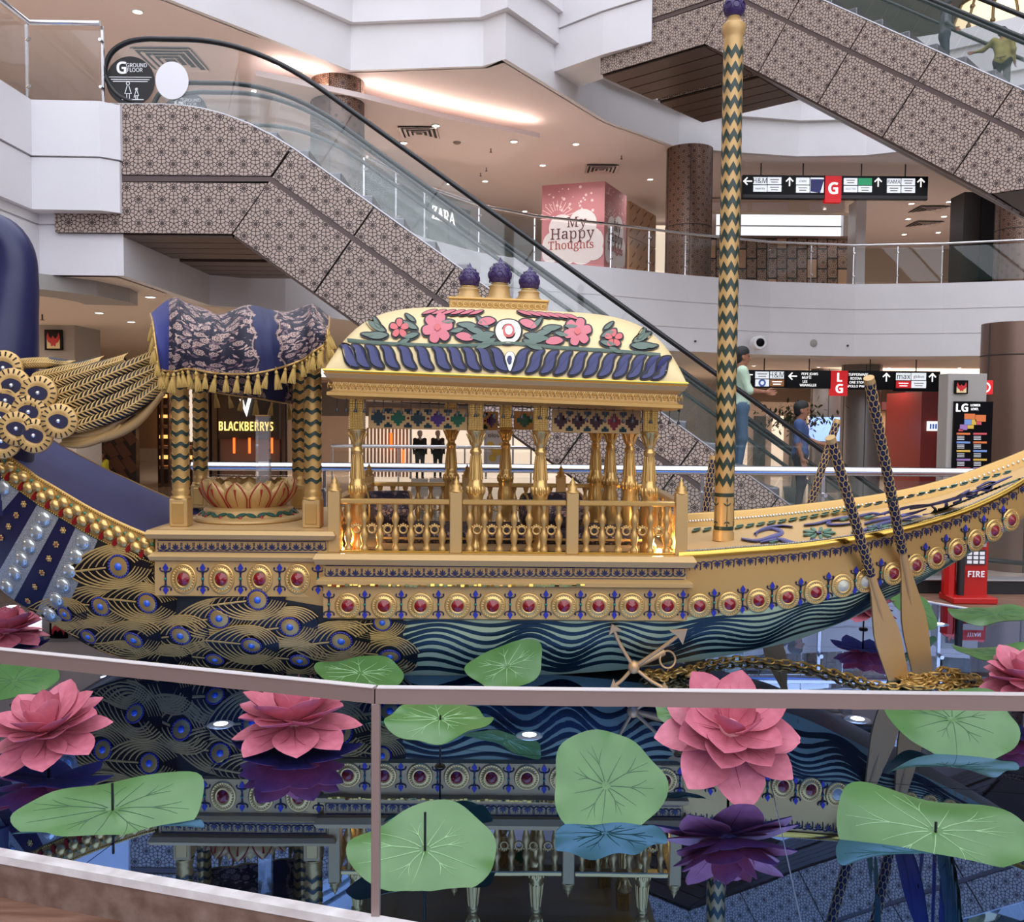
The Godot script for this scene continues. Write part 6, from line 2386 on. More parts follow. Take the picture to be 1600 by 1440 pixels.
	heart.prism(closed2([Vector2(-0.055, -0.005), Vector2(-0.02, 0.036), Vector2(0.035, 0.034), Vector2(0.052, 0.0), Vector2(0.03, -0.034), Vector2(-0.02, -0.036)], 4), 0.01, Transform3D(Basis(), Vector3(0, 0, 0.012)))
	var hm := heart.commit()
	var rs := Geo.new()
	rs.dome(Vector3(0, 0, 0.022), 0.013, Vector3(0, 0, 1), 0.01, 10, 3)
	var rm := rs.commit()
	var n2 := 0
	for q in [[20, 400], [-50, 440], [58, 480], [-30, 520], [30, 550], [180, 515], [-80, 590], [5, 632], [137, 603], [275, 645], [160, 712], [12, 738], [-60, 700], [80, 680]]:
		var p := at(q[0] / 2.963, 440 + q[1] / 2.963, 5.42 - n2 * 0.004)
		var xf := Transform3D(Basis(Vector3.UP, 0.15) * Basis(Vector3(0, 0, 1), -0.35), p)
		var sc := part(fm, "breast_scale", M.tinted, t, xf)
		part(hm, "scale_heart", M.navy_deep, sc, xf)
		part(rm, "rhinestone", M.rhinestone, sc, xf)
		n2 += 1
	# wing plumes
	n2 = 0
	for q in [[[60, 385], [200, 375], [330, 385], 26], [[150, 450], [320, 410], [470, 372], 28], [[200, 490], [400, 420], [585, 362], 30], [[230, 545], [470, 450], [720, 345], 32], [[260, 590], [520, 490], [760, 390], 34], [[290, 640], [560, 540], [770, 420], 34], [[330, 680], [590, 590], [780, 455], 32]]:
		var p0 := at(q[0][0] / 2.963, 440 + q[0][1] / 2.963, 5.52 - n2 * 0.012)
		var p1 := at(q[1][0] / 2.963, 440 + q[1][1] / 2.963, 5.50 - n2 * 0.012)
		var p2 := at(q[2][0] / 2.963, 440 + q[2][1] / 2.963, 5.58 - n2 * 0.012)
		var pw := spline([p0, p1, p2], 14)
		var w: float = q[3] * 0.00123
		var pg := Geo.new()
		pg.tinted = true
		pg.tint = lin(26, 26, 30)
		var rr := []
		for i in pw.size(): rr.append(w * (0.75 + 0.25 * sin(PI * i / (pw.size() - 1.0))) if i < pw.size() - 1 else w * 0.3)
		pg.tube(pw, rr, 10, true, 1.15)
		pg.tint = lin(190, 156, 96)
		pg.tube(pw.map(func(p): return p + Vector3(0, 0, w * 0.98)), 0.006, 6)
		for i in range(1, pw.size() - 1):
			var f := float(i)
			var c: Vector3 = pw[int(f)].lerp(pw[mini(int(f) + 1, pw.size() - 1)], f - int(f))
			var dir: Vector3 = (pw[mini(int(f) + 1, pw.size() - 1)] - pw[int(f)]).normalized()
			if dir.length() < 0.5: continue
			var nrm := Vector3(-dir.y, dir.x, 0)
			for s in [-1.0, 1.0]:
				pg.tube([c + Vector3(0, 0, w * 1.0), c + nrm * s * w * 0.62 + dir * w * 0.5 + Vector3(0, 0, w * 0.82), c + nrm * s * w * 0.98 + dir * w * 0.95 + Vector3(0, 0, w * 0.25)], [0.0056, 0.0056, 0.004], 5)
		part(pg, "wing_plume", M.tinted, t)
		n2 += 1
	# smooth gold under-feathers
	for q in [[[290, 735], [480, 720], [640, 640], [770, 490], 24], [[300, 715], [470, 690], [600, 600], [760, 520], 22], [[280, 750], [380, 752], [520, 700], [560, 660], 20], [[440, 670], [500, 660], [545, 690], [500, 715], 14]]:
		var pts := []
		for i in 4: pts.append(at(q[i][0] / 2.963, 440 + q[i][1] / 2.963, 5.5 - 0.01 * i))
		var pw := spline(pts, 6)
		var rr := []
		for i in pw.size(): rr.append(q[4] * 0.00123 * (0.3 + 0.8 * sin(PI * (i + 1.0) / (pw.size() + 1.0))))
		var ug := Geo.new()
		ug.tube(pw, rr, 10)
		part(ug, "under_feather", M.gold_matte, t)

# ------------------------------------------------------------------ pavilion on the boat
var roof_xf := Transform3D()
var roof_hx := 1.0
var roof_hz := 0.83
const ROOF_H := 0.445

func roof_y(x: float, z: float) -> float:
	var a := clampf(1.0 - pow(absf(x) / roof_hx, 5.0), 0.0, 1.0)
	var b := clampf(1.0 - pow(absf(z) / roof_hz, 2.2), 0.0, 1.0)
	return ROOF_H * pow(a, 0.42) * pow(b, 0.55)

func roof_hit(px: float, py: float, off := 0.0) -> Vector3:
	var inv := roof_xf.affine_inverse()
	var a := inv * at(px, py, 5.02)
	var b := inv * at(px, py, 6.6)
	var prev := 0.0
	for i in 33:
		var f := i / 32.0
		var p := a.lerp(b, f)
		if p.y < roof_y(p.x, p.z) and absf(p.z) < roof_hz:
			var lo := prev
			var hi := f
			for k in 12:
				var m := (lo + hi) / 2
				var q := a.lerp(b, m)
				if q.y < roof_y(q.x, q.z) and absf(q.z) < roof_hz: hi = m
				else: lo = m
			p = a.lerp(b, hi)
			break
		prev = f
		if i == 32: p = a.lerp(b, 0.5)
		if i == 32: return roof_xf * p
	var s := a.lerp(b, prev)
	# refine once more from the last outside point
	var lo2 := prev
	var hi2 := minf(1.0, prev + 1.0 / 32.0)
	for k in 14:
		var m2 := (lo2 + hi2) / 2
		var q2 := a.lerp(b, m2)
		if q2.y < roof_y(q2.x, q2.z) and absf(q2.z) < roof_hz: hi2 = m2
		else: lo2 = m2
	s = a.lerp(b, hi2)
	var e := 0.01
	var n := Vector3(roof_y(s.x - e, s.z) - roof_y(s.x + e, s.z), 2 * e, roof_y(s.x, s.z - e) - roof_y(s.x, s.z + e)).normalized()
	return roof_xf * (s + n * off)

func rc(x: float, y: float) -> Vector2:
	return Vector2(480.0 + x / 2.618, 390.0 + y / 2.618)

# painted patch on the roof with a dark outline under it; points in the zoomed grid
func roof_patch(roof: Node3D, pts: PackedVector2Array, m: Material, called: String, line := 3.2, lift := 0.0) -> void:
	if Geometry2D.is_polygon_clockwise(pts): pts.reverse()
	var grown := Geometry2D.offset_polygon(pts, line)
	for k in 2:
		var polys := [pts]
		if k == 0:
			polys = grown
			if line <= 0.0: continue
		for poly in polys:
			var t := Geometry2D.triangulate_polygon(poly)
			if t.is_empty(): continue
			var g := Geo.new()
			for p in poly:
				var q := rc(p.x, p.y)
				g.add(roof_hit(q.x, q.y, (0.008 if k == 0 else 0.012) + lift))
			for i in range(0, t.size(), 3): g.idx.append_array([t[i], t[i + 1], t[i + 2]])
			part(g, "outline" if k == 0 else called, M.black_matte if k == 0 else m, roof)

func blob(c: Vector2, pts: Array, turn := 0.0, s := 1.0, mirror := false) -> PackedVector2Array:
	var r := []
	for p in pts:
		var q := Vector2(-p.x if mirror else p.x, p.y) * s
		r.append(c + q.rotated(turn))
	return closed2(r, 4)

func build_pavilion() -> void:
	mat("leaf_blue", rgb8(46, 48, 98), 0.45)
	mat("leaf_sage", rgb8(82, 100, 86), 0.5)
	mat("petal_rose", rgb8(190, 98, 108), 0.5)
	mat("petal_red", rgb8(190, 78, 78), 0.45)
	mat("medal_cream", rgb8(244, 230, 196), 0.4)
	mat("medal_white", rgb8(240, 240, 240), 0.3)
	mat("onion_violet", rgb8(58, 42, 92), 0.3)
	mat("mosaic_gold", rgb8(226, 190, 108), 0.12, 0.95)
	mat("glass_green", rgb8(14, 92, 62), 0.08)
	mat("glass_teal", rgb8(18, 52, 58), 0.08)
	mat("glass_violet", rgb8(70, 38, 110), 0.08)
	mat("glass_red", rgb8(122, 14, 28), 0.08)
	mat("glass_wine", rgb8(52, 12, 22), 0.08)
	glow("deck_lamp", Color(1.0, 0.86, 0.62), 6.0)
	var t := thing("pavilion", "gold pillared pavilion with curved flower-painted roof on the boat", "pavilion", at(790, 866, DC))
	var dn := 5.12
	var c := at(790, 587.5, dn)
	c.z = -DC
	roof_xf = Transform3D(Basis(Vector3(0, 0, 1), -0.029), c)
	var xl := at(507, 587, dn).x
	var xr := at(1073, 587, dn).x
	roof_hx = (xr - xl) / 2
	roof_xf.origin.x = (xl + xr) / 2
	roof_hz = DC - dn
	# cornice
	var loop := [Vector2(-roof_hx, roof_hz), Vector2(-roof_hx, -roof_hz), Vector2(roof_hx, -roof_hz), Vector2(roof_hx, roof_hz), Vector2(-roof_hx, roof_hz)]
	var Y := func(py: float) -> float: return (587.5 - py) * dn / F
	var band := func(rows: Array, called: String, m: Material) -> void:
		var prof := []
		for r in rows: prof.append(Vector2(r[0], Y.call(r[1])))
		prof.reverse()
		part(sweep(loop, prof), called, m, t, roof_xf)
	band.call([[-0.12, 586], [0.005, 586], [0.012, 588.5], [0.0, 592]], "eave_mirror_strip", M.gold_foil)
	band.call([[0.0, 592], [0.008, 593], [-0.01, 600], [-0.03, 604]], "cornice_upper", M.gold_matte)
	band.call([[-0.03, 604], [-0.04, 606], [-0.04, 618], [-0.03, 620]], "cornice_band", M.gold_matte)
	band.call([[-0.03, 620], [-0.012, 622], [-0.012, 627], [-0.03, 629], [-0.06, 632], [-0.3, 633]], "cornice_lower", M.gold)
	part(bx(Vector3(0, Y.call(629), 0), Vector3(roof_hx * 2 - 0.1, 0.01, roof_hz * 2 - 0.1)), "eave_ceiling", M.gold_matte, t, roof_xf)
	# flower bosses and scale ornament on the cornice
	var fb := Geo.new()
	for k in 3: fb.dome(Vector3(cos(TAU * k / 3 + 0.5) * 0.009, sin(TAU * k / 3 + 0.5) * 0.009, 0), 0.0075, Vector3(0, 0, 1), 0.007, 8, 2)
	for k in [-1.0, 1.0]:
		fb.tube([Vector3(0.016 * k, -0.018, 0.001), Vector3(0.018 * k, 0.0, 0.004), Vector3(0.012 * k, 0.018, 0.001)], 0.003, 5)
	var fbm := fb.commit()
	var n := 50
	for i in n:
		part(fbm, "cornice_flower", M.gold_bright, t, roof_xf * Transform3D(Basis(), Vector3(lerpf(-roof_hx + 0.03, roof_hx - 0.03, i / (n - 1.0)), Y.call(611.5), roof_hz - 0.04)))
	# pendants below the eave
	var pg := Geo.new()
	pg.tube([Vector3(0, 0.03, 0), Vector3(0, -0.03, 0)], 0.0022, 5)
	pg.ball(Vector3(0, 0.026, 0), Vector3.ONE * 0.009, 8, 5)
	pg.lathe([Vector2(0.002, -0.028), Vector2(0.007, -0.036), Vector2(0.012, -0.052), Vector2(0.001, -0.05)], 8)
	var pm := pg.commit()
	for i in 38:
		part(pm, "pendant", M.charcoal, t, roof_xf * Transform3D(Basis(), Vector3(lerpf(-roof_hx + 0.06, roof_hx - 0.02, i / 37.0), Y.call(638), roof_hz - 0.075)))
	# roof shell
	var rows := []
	for j in 29:
		var z := roof_hz * sin(PI * (j / 28.0 - 0.5)) * 0.9999
		var row := []
		for i in 57:
			var x := roof_hx * sin(PI * (i / 56.0 - 0.5)) * 0.9999
			row.append(Vector3(x, roof_y(x, z), z))
		rows.append(row)
	var rg := Geo.new()
	rg.grid(rows)
	var roof := part(rg, "roof", M.cream_paint, t, roof_xf)
	# blue leaves along the skirt
	var sl := [Vector2(-34, -44), Vector2(-6, -40), Vector2(12, -16), Vector2(18, 10), Vector2(34, 42), Vector2(8, 40), Vector2(-12, 24), Vector2(-20, -2), Vector2(-24, -26)]
	for i in 11:
		var xx: float = [176, 222, 277, 340, 410, 480, 550, 612, 672, 732, 786][i]
		roof_patch(roof, blob(Vector2(xx, 438 + i * 1.5), sl), M.leaf_blue, "blue_leaf", 9.0)
		var x2: float = [872, 932, 990, 1046, 1106, 1166, 1226, 1288, 1346, 1402, 1446][i]
		roof_patch(roof, blob(Vector2(x2, 458 + i * 3.0), sl, 0.0, 1.0, true), M.leaf_blue, "blue_leaf", 9.0)
	roof_patch(roof, blob(Vector2(829, 458), [Vector2(0, 42), Vector2(16, 0), Vector2(19, -18), Vector2(10, -34), Vector2(-8, -34), Vector2(-19, -18), Vector2(-16, 0)]), M.medal_white, "drop_medallion", 3.0)
	roof_patch(roof, blob(Vector2(828, 452), [Vector2(0, 18), Vector2(9, 2), Vector2(6, -12), Vector2(-6, -12), Vector2(-9, 2)]), M.leaf_blue, "drop_heart", 2.0, 0.003)
	# green line above them
	var gl := Geo.new()
	var gp := Array(spline2([Vector2(168, 372), Vector2(300, 384), Vector2(545, 394), Vector2(700, 392), Vector2(830, 384), Vector2(1000, 400), Vector2(1250, 416), Vector2(1442, 432)], 10))
	var gh := []
	for i in gp.size(): gh.append(8.0)
	ribbon(gl, gp, gh, func(p: Vector2, off: float) -> Vector3:
		var q := rc(p.x, p.y)
		return roof_hit(q.x, q.y, off), 0.016)
	part(gl, "green_line", M.leaf_sage, roof)
	# flowers
	var pet := [Vector2(0, -8), Vector2(16, -26), Vector2(14, -48), Vector2(0, -54), Vector2(-14, -48), Vector2(-16, -26)]
	for q in [[533, 326, 1.15], [1105, 342, 1.05]]:
		for k in 6: roof_patch(roof, blob(Vector2(q[0], q[1]), pet, TAU * k / 6 + 0.3, q[2]), M.petal_rose, "flower_petal", 7.5)
		roof_patch(roof, blob(Vector2(q[0], q[1]), [Vector2(14, 0), Vector2(0, 14), Vector2(-14, 0), Vector2(0, -14)]), M.petal_red, "flower_heart", 2.5, 0.003)
	for q in [[378, 328, 0.72], [1252, 368, 0.68]]:
		for k in 5: roof_patch(roof, blob(Vector2(q[0], q[1]), pet, TAU * k / 5, q[2]), M.petal_red, "flower_petal", 7.0)
	# medallion
	roof_patch(roof, blob(Vector2(822, 338), [Vector2(52, 0), Vector2(37, 37), Vector2(0, 50), Vector2(-37, 37), Vector2(-52, 0), Vector2(-37, -34), Vector2(0, -44), Vector2(37, -34)]), M.medal_cream, "medallion", 8.0)
	roof_patch(roof, blob(Vector2(824, 338), [Vector2(24, 0), Vector2(14, 24), Vector2(-14, 24), Vector2(-24, 0), Vector2(-14, -22), Vector2(14, -22)]), M.petal_red, "medallion_ring", 5.0, 0.002)
	roof_patch(roof, blob(Vector2(824, 338), [Vector2(15, 0), Vector2(8, 16), Vector2(-8, 16), Vector2(-15, 0), Vector2(-8, -15), Vector2(8, -15)]), M.medal_white, "medallion_heart", 0.0, 0.004)
	# sage leaves round it, mirrored halves
	var lf := [Vector2(0, 0), Vector2(26, -16), Vector2(58, -18), Vector2(92, -6), Vector2(62, 6), Vector2(28, 10)]
	for q in [[770, 370, 2.75, 0.95], [765, 350, 3.05, 1.1], [752, 372, 3.35, 0.9], [720, 345, 3.5, 0.8], [690, 318, 3.3, 0.8], [740, 325, 4.0, 0.7], [640, 330, 3.0, 0.6], [455, 350, 3.0, 0.7], [450, 330, 3.7, 0.7], [440, 300, 3.9, 0.5], [330, 355, 3.2, 1.0], [320, 340, 3.75, 0.9], [300, 330, 4.3, 0.6], [270, 355, 3.3, 0.5], [600, 300, 3.2, 0.55], [420, 370, 2.8, 0.6]]:
		roof_patch(roof, blob(Vector2(q[0], q[1]), lf, q[2], q[3]), M.leaf_sage, "vine_leaf", 7.5)
		var mx: float = 1648 - q[0] + 6
		var my: float = q[1] + (824 - q[0]) * 0.085
		roof_patch(roof, blob(Vector2(mx, my), lf, -q[2], q[3], true), M.leaf_sage, "vine_leaf", 7.5)
	for q in [[645, 362, 0.15], [1012, 378, -0.15], [735, 300, -0.2], [905, 310, 0.3]]:
		roof_patch(roof, blob(Vector2(q[0], q[1]), [Vector2(-44, 0), Vector2(-20, -18), Vector2(18, -16), Vector2(40, 6), Vector2(10, 18), Vector2(-24, 14)], q[2], 0.85), M.petal_rose, "flower_bud", 7.5)
	for i in 6:
		roof_patch(roof, blob(Vector2(500 + i * 38.0, 262 + i * 0.5), [Vector2(-28, 8), Vector2(0, -7), Vector2(30, -9), Vector2(6, 4)]), M.petal_rose, "ridge_leaf", 5.0)
		roof_patch(roof, blob(Vector2(890 + i * 38.0, 266 + i * 3.0), [Vector2(28, 10), Vector2(0, -7), Vector2(-30, -9), Vector2(-6, 4)]), M.petal_rose, "ridge_leaf", 5.0)
	# crest with three onion finials
	var top := roof_xf * Vector3(at(776, 480, DC).x - roof_xf.origin.x, ROOF_H - 0.012, 0)
	var tb := roof_xf.basis
	var S := DC / F
	var cr := part(bx(Vector3(0, 0.03, 0), Vector3(149 * S, 0.062, 0.30), 0.006), "crest_plinth", M.gold_matte, t, Transform3D(tb, top))
	part(bx(Vector3(0, 0.066, 0), Vector3(153 * S, 0.014, 0.32), 0.004), "crest_cap", M.gold, t, Transform3D(tb, top))
	var sm := Geo.new()
	sm.torus(Vector3.ZERO, 0.014, 0.004, Vector3(0, 0, 1), 10, 5)
	sm.dome(Vector3.ZERO, 0.006, Vector3(0, 0, 1), 0.006, 6, 2)
	var smm := sm.commit()
	for i in 16: part(smm, "crest_boss", M.gold_bright, t, Transform3D(tb, top + tb * Vector3((i - 7.5) * 0.037, 0.03, 0.152)))
	for q in [[-47, 14, 1.0], [0, 20, 1.12], [46, 13, 1.0]]:
		var o: Vector3 = top + tb * Vector3(q[0] * S, 0.073, 0)
		var hh: float = q[1] * S
		var pd := Geo.new()
		pd.lathe([Vector2(0.085, 0.0), Vector2(0.085, 0.02), Vector2(0.07, 0.03), Vector2(0.064, hh), Vector2(0.072, hh + 0.008), Vector2(0.05, hh + 0.02), Vector2(0.05, hh + 0.03)], 18, o, tb)
		part(pd, "finial_pedestal", M.gold_matte, t)
		var k: float = q[2]
		var prof := [Vector2(0.042, 0.0), Vector2(0.058, 0.016), Vector2(0.066, 0.044), Vector2(0.06, 0.072), Vector2(0.042, 0.098), Vector2(0.018, 0.116), Vector2(0.009, 0.13), Vector2(0.001, 0.15)]
		var og := Geo.new()
		og.lathe(prof.map(func(p): return p * k), 20, o + tb * Vector3(0, hh + 0.028, 0), tb)
		for r in 5:
			for a in 10:
				var an := TAU * (a + 0.5 * (r % 2)) / 10
				var pr: Vector2 = prof[r + 1].lerp(prof[mini(r + 2, 7)], 0.1) * k
				if pr.x < 0.02: continue
				og.torus(o + tb * Vector3(cos(an) * pr.x * 0.985, hh + 0.028 + pr.y, sin(an) * pr.x * 0.985), 0.016 * k * pr.x / 0.066, 0.0024, tb * Vector3(cos(an), 0.0, sin(an)), 8, 4)
		part(og, "onion_finial", M.onion_violet, t)
	# ---- pillars
	var spots := [[558.3, 5.42], [743.6, 5.42], [844.8, 5.42], [1014.8, 5.42], [705.0, 6.45], [790.0, 6.45], [931.0, 6.45], [954.0, 6.2], [984.0, 5.9]]
	var floor_y := at(790, 866, 5.255).y
	var pill := Geo.new()
	var P := 5.42 / F
	var Hc := at(790, 672, 5.42).y - floor_y     # height of the abacus
	var py0 := 866.0
	var hh2 := func(py: float) -> float: return Hc * (872.0 - py) / (872.0 - 672.0)
	var lp := []
	for q in [[13, 872], [13, 862], [9, 856], [10, 842], [14, 828], [14, 800], [11, 788], [13, 779], [14, 768], [11, 760], [10.5, 752], [8.5, 726], [7.4, 713], [9.2, 710], [9.2, 706], [7, 703], [7, 699], [10, 695], [9, 690], [10, 684], [13, 677], [14.5, 674], [14.5, 672], [1, 672]]: lp.append(Vector2(q[0] * P, hh2.call(q[1])))
	pill.lathe(lp, 16)
	for k in 12:
		var a := TAU * k / 12
		pill.tube([Vector3(cos(a) * 10.8 * P, hh2.call(754), sin(a) * 10.8 * P), Vector3(cos(a) * 8.6 * P, hh2.call(726), sin(a) * 8.6 * P), Vector3(cos(a) * 7.5 * P, hh2.call(714), sin(a) * 7.5 * P)], [1.4 * P, 1.1 * P, 0.9 * P], 5)
		pill.ball(Vector3(cos(a) * 13.0 * P, hh2.call(772), sin(a) * 13.0 * P), Vector3(2.6 * P, 7.0 * P, 2.6 * P), 6, 5)
	for k in 8:
		var a := TAU * k / 8
		pill.tube([Vector3(cos(a) * 8 * P, hh2.call(694), sin(a) * 8 * P), Vector3(cos(a) * 11 * P, hh2.call(684), sin(a) * 11 * P), Vector3(cos(a) * 15 * P, hh2.call(678), sin(a) * 15 * P)], [1.6 * P, 2.4 * P, 1.0 * P], 5)
	var pmesh := pill.commit()
	var tiles := Geo.new()
	for f in 4:
		var b := Basis(Vector3.UP, f * PI / 2)
		for i in 5:
			for j in 12: tiles.box(b * Vector3((i - 2) * 0.0145, 0.008 + j * 0.0145, 0.04), Vector3(0.0118, 0.0118, 0.006), b)
	var tmesh := tiles.commit()
	for q in spots:
		var o := at(q[0], 700, q[1])
		o.y = floor_y
		part(pmesh, "pillar", M.gold_bright, t, Transform3D(Basis(), o))
		var hi := (roof_xf * Vector3(o.x - roof_xf.origin.x, Y.call(629), 0)).y - (floor_y + Hc)
		var pier := part(bx(Vector3(0, hi / 2, 0), Vector3(0.078, hi, 0.078)), "pillar_head", M.gold_matte, t, Transform3D(Basis(), o + Vector3(0, Hc, 0)))
		var mt := part(tmesh, "mosaic_tiles", M.mosaic_gold, pier, Transform3D(Basis().scaled(Vector3(1, hi / 0.18, 1)), o + Vector3(0, Hc, 0)))
		mt.set_meta("kind", "stuff")
	# ---- stepped glass friezes between the pillar heads
	var step := PackedVector2Array([Vector2(0.2, 1), Vector2(0.2, 0.66), Vector2(0.5, 0.66), Vector2(0.5, 0.33), Vector2(0.86, 0.33), Vector2(0.86, -0.33), Vector2(0.5, -0.33), Vector2(0.5, -0.66), Vector2(0.2, -0.66), Vector2(0.2, -1), Vector2(-0.2, -1), Vector2(-0.2, -0.66), Vector2(-0.5, -0.66), Vector2(-0.5, -0.33), Vector2(-0.86, -0.33), Vector2(-0.86, 0.33), Vector2(-0.5, 0.33), Vector2(-0.5, 0.66), Vector2(-0.2, 0.66), Vector2(-0.2, 1)])
	step.reverse()
	var fz := func(px0: float, px1: float, y0: float, y1: float, slope: float, d: float, count: int, cols: Array) -> void:
		var a := at(px0, (y0 + y1) / 2, d)
		var b := at(px1, (y0 + y1) / 2 + slope, d)
		var e := (b - a).normalized()
		var bs := Basis(e, Vector3(-e.y, e.x, 0), Vector3(0, 0, 1))
		var w := a.distance_to(b)
		var h := (y1 - y0) / F * d
		var o := (a + b) / 2
		var fp := part(bx(Vector3.ZERO, Vector3(w, h, 0.02), 0.003), "glass_frieze", M.gold_matte, t, Transform3D(bs, o))
		for i in count:
			var g := Geo.new()
			var cw := w / count
			var m: Material = M[cols[i % cols.size()]]
			var q := PackedVector2Array()
			for p in step: q.append(Vector2((i + 0.5) * cw - w / 2 + p.x * cw * 0.42, p.y * h * 0.36))
			g.prism(q, 0.006)
			part(g, "glass_inlay", m, fp, Transform3D(bs, o + bs * Vector3(0, 0, 0.008)))
			for s in [-1.0, 1.0]:
				if i == count - 1: continue
				var g2 := Geo.new()
				g2.box(Vector3((i + 1) * cw - w / 2, s * h * 0.36, 0.003), Vector3(cw * 0.4, h * 0.14, 0.006))
				g2.box(Vector3((i + 1) * cw - w / 2, s * h * 0.26, 0.003), Vector3(cw * 0.16, h * 0.12, 0.006))
				part(g2, "glass_inlay", M.glass_teal if cols[0] != "glass_red" else M.glass_wine, fp, Transform3D(bs, o + bs * Vector3(0, 0, 0.008)))
			if i < count - 1:
				var g3 := Geo.new()
				g3.dome(Vector3((i + 1) * cw - w / 2, 0, 0.004), 0.008, Vector3(0, 0, 1), 0.007, 8, 2)
				part(g3, "red_stud", M.ruby, fp, Transform3D(bs, o + bs * Vector3(0, 0, 0.006)))
	fz.call(576.0, 731.0, 635.0, 669.0, 3.0, 5.42, 5, ["glass_teal", "glass_green", "glass_teal", "glass_violet", "glass_green"])
	fz.call(862.0, 1001.0, 639.0, 675.0, 3.0, 5.42, 5, ["glass_wine", "glass_wine", "glass_wine", "glass_red", "glass_wine"])
	fz.call(803.0, 836.0, 642.0, 671.0, 0.5, 6.45, 1, ["glass_green"])
	fz.call(718.0, 778.0, 642.0, 671.0, 1.0, 6.45, 3, ["glass_green", "glass_teal", "glass_violet"])
	# ---- balustrade of the deck
	railing(t, floor_y)
	# small lamps at the foot of the railing
	for q in [[531, 854, 5.42], [1030, 856, 5.42], [760, 852, 5.9], [660, 852, 5.9], [900, 852, 5.9]]:
		var p := at(q[0], q[1], q[2])
		p.y = floor_y + 0.012
		var lg := Geo.new()
		lg.lathe([Vector2(0.02, -0.012), Vector2(0.02, 0.0), Vector2(0.001, 0.006)], 12, p)
		part(lg, "deck_lamp", M.deck_lamp, t)
		lamp(p + Vector3(0, 0.04, 0), 0.12, 0.02, Color(1.0, 0.82, 0.56))
	# ---- seat and cushions
	var seat := thing("floor_mattress", "navy patterned mattress on the pavilion deck behind the railing", "mattress", Vector3(at(800, 850, DC).x, floor_y, -DC))
	part(slab(at(600, 850, 5.9).x, at(1000, 850, 5.9).x, floor_y, floor_y + 0.07, 5.66, 6.28, 0.02), "pad", M.brocade_dark, seat)
	part(slab(at(600, 850, 5.9).x, at(1000, 850, 5.9).x, floor_y + 0.028, floor_y + 0.04, 5.65, 6.29), "piping", M.gold, seat)
	for q in [[606, 0.115, 0.15, "round navy brocade bolster on the left side of the pavilion"], [862, 0.115, 0.2, "long navy brocade bolster at the right of the pavilion"]]:
		var o := at(q[0], 800, 5.95)
		o.y = floor_y + 0.07 + q[1]
		var b := thing("bolster_cushion", q[3], "cushion", o - Vector3(0, q[1], 0), "brocade bolsters")
		var g := Geo.new()
		var r: float = q[1]
		var l: float = q[2]
		g.lathe([Vector2(0.001, -l), Vector2(r * 0.6, -l), Vector2(r * 0.95, -l + 0.02), Vector2(r, -l + 0.06), Vector2(r, l - 0.06), Vector2(r * 0.95, l - 0.02), Vector2(r * 0.6, l), Vector2(0.001, l)], 22, o, Basis(Vector3(0, 0, 1), PI / 2) * Basis(Vector3.RIGHT, 0.3))
		part(g, "cover", M.brocade_dark, b)
		for s in [-1.0, 1.0]:
			var g2 := Geo.new()
			g2.torus(o + Basis(Vector3(0, 0, 1), PI / 2) * Basis(Vector3.RIGHT, 0.3) * Vector3(0, s * (l - 0.015), 0), r * 0.93, 0.008, Basis(Vector3(0, 0, 1), PI / 2) * Basis(Vector3.RIGHT, 0.3) * Vector3(0, 1, 0), 22, 5)
			part(g2, "piping", M.gold, b)

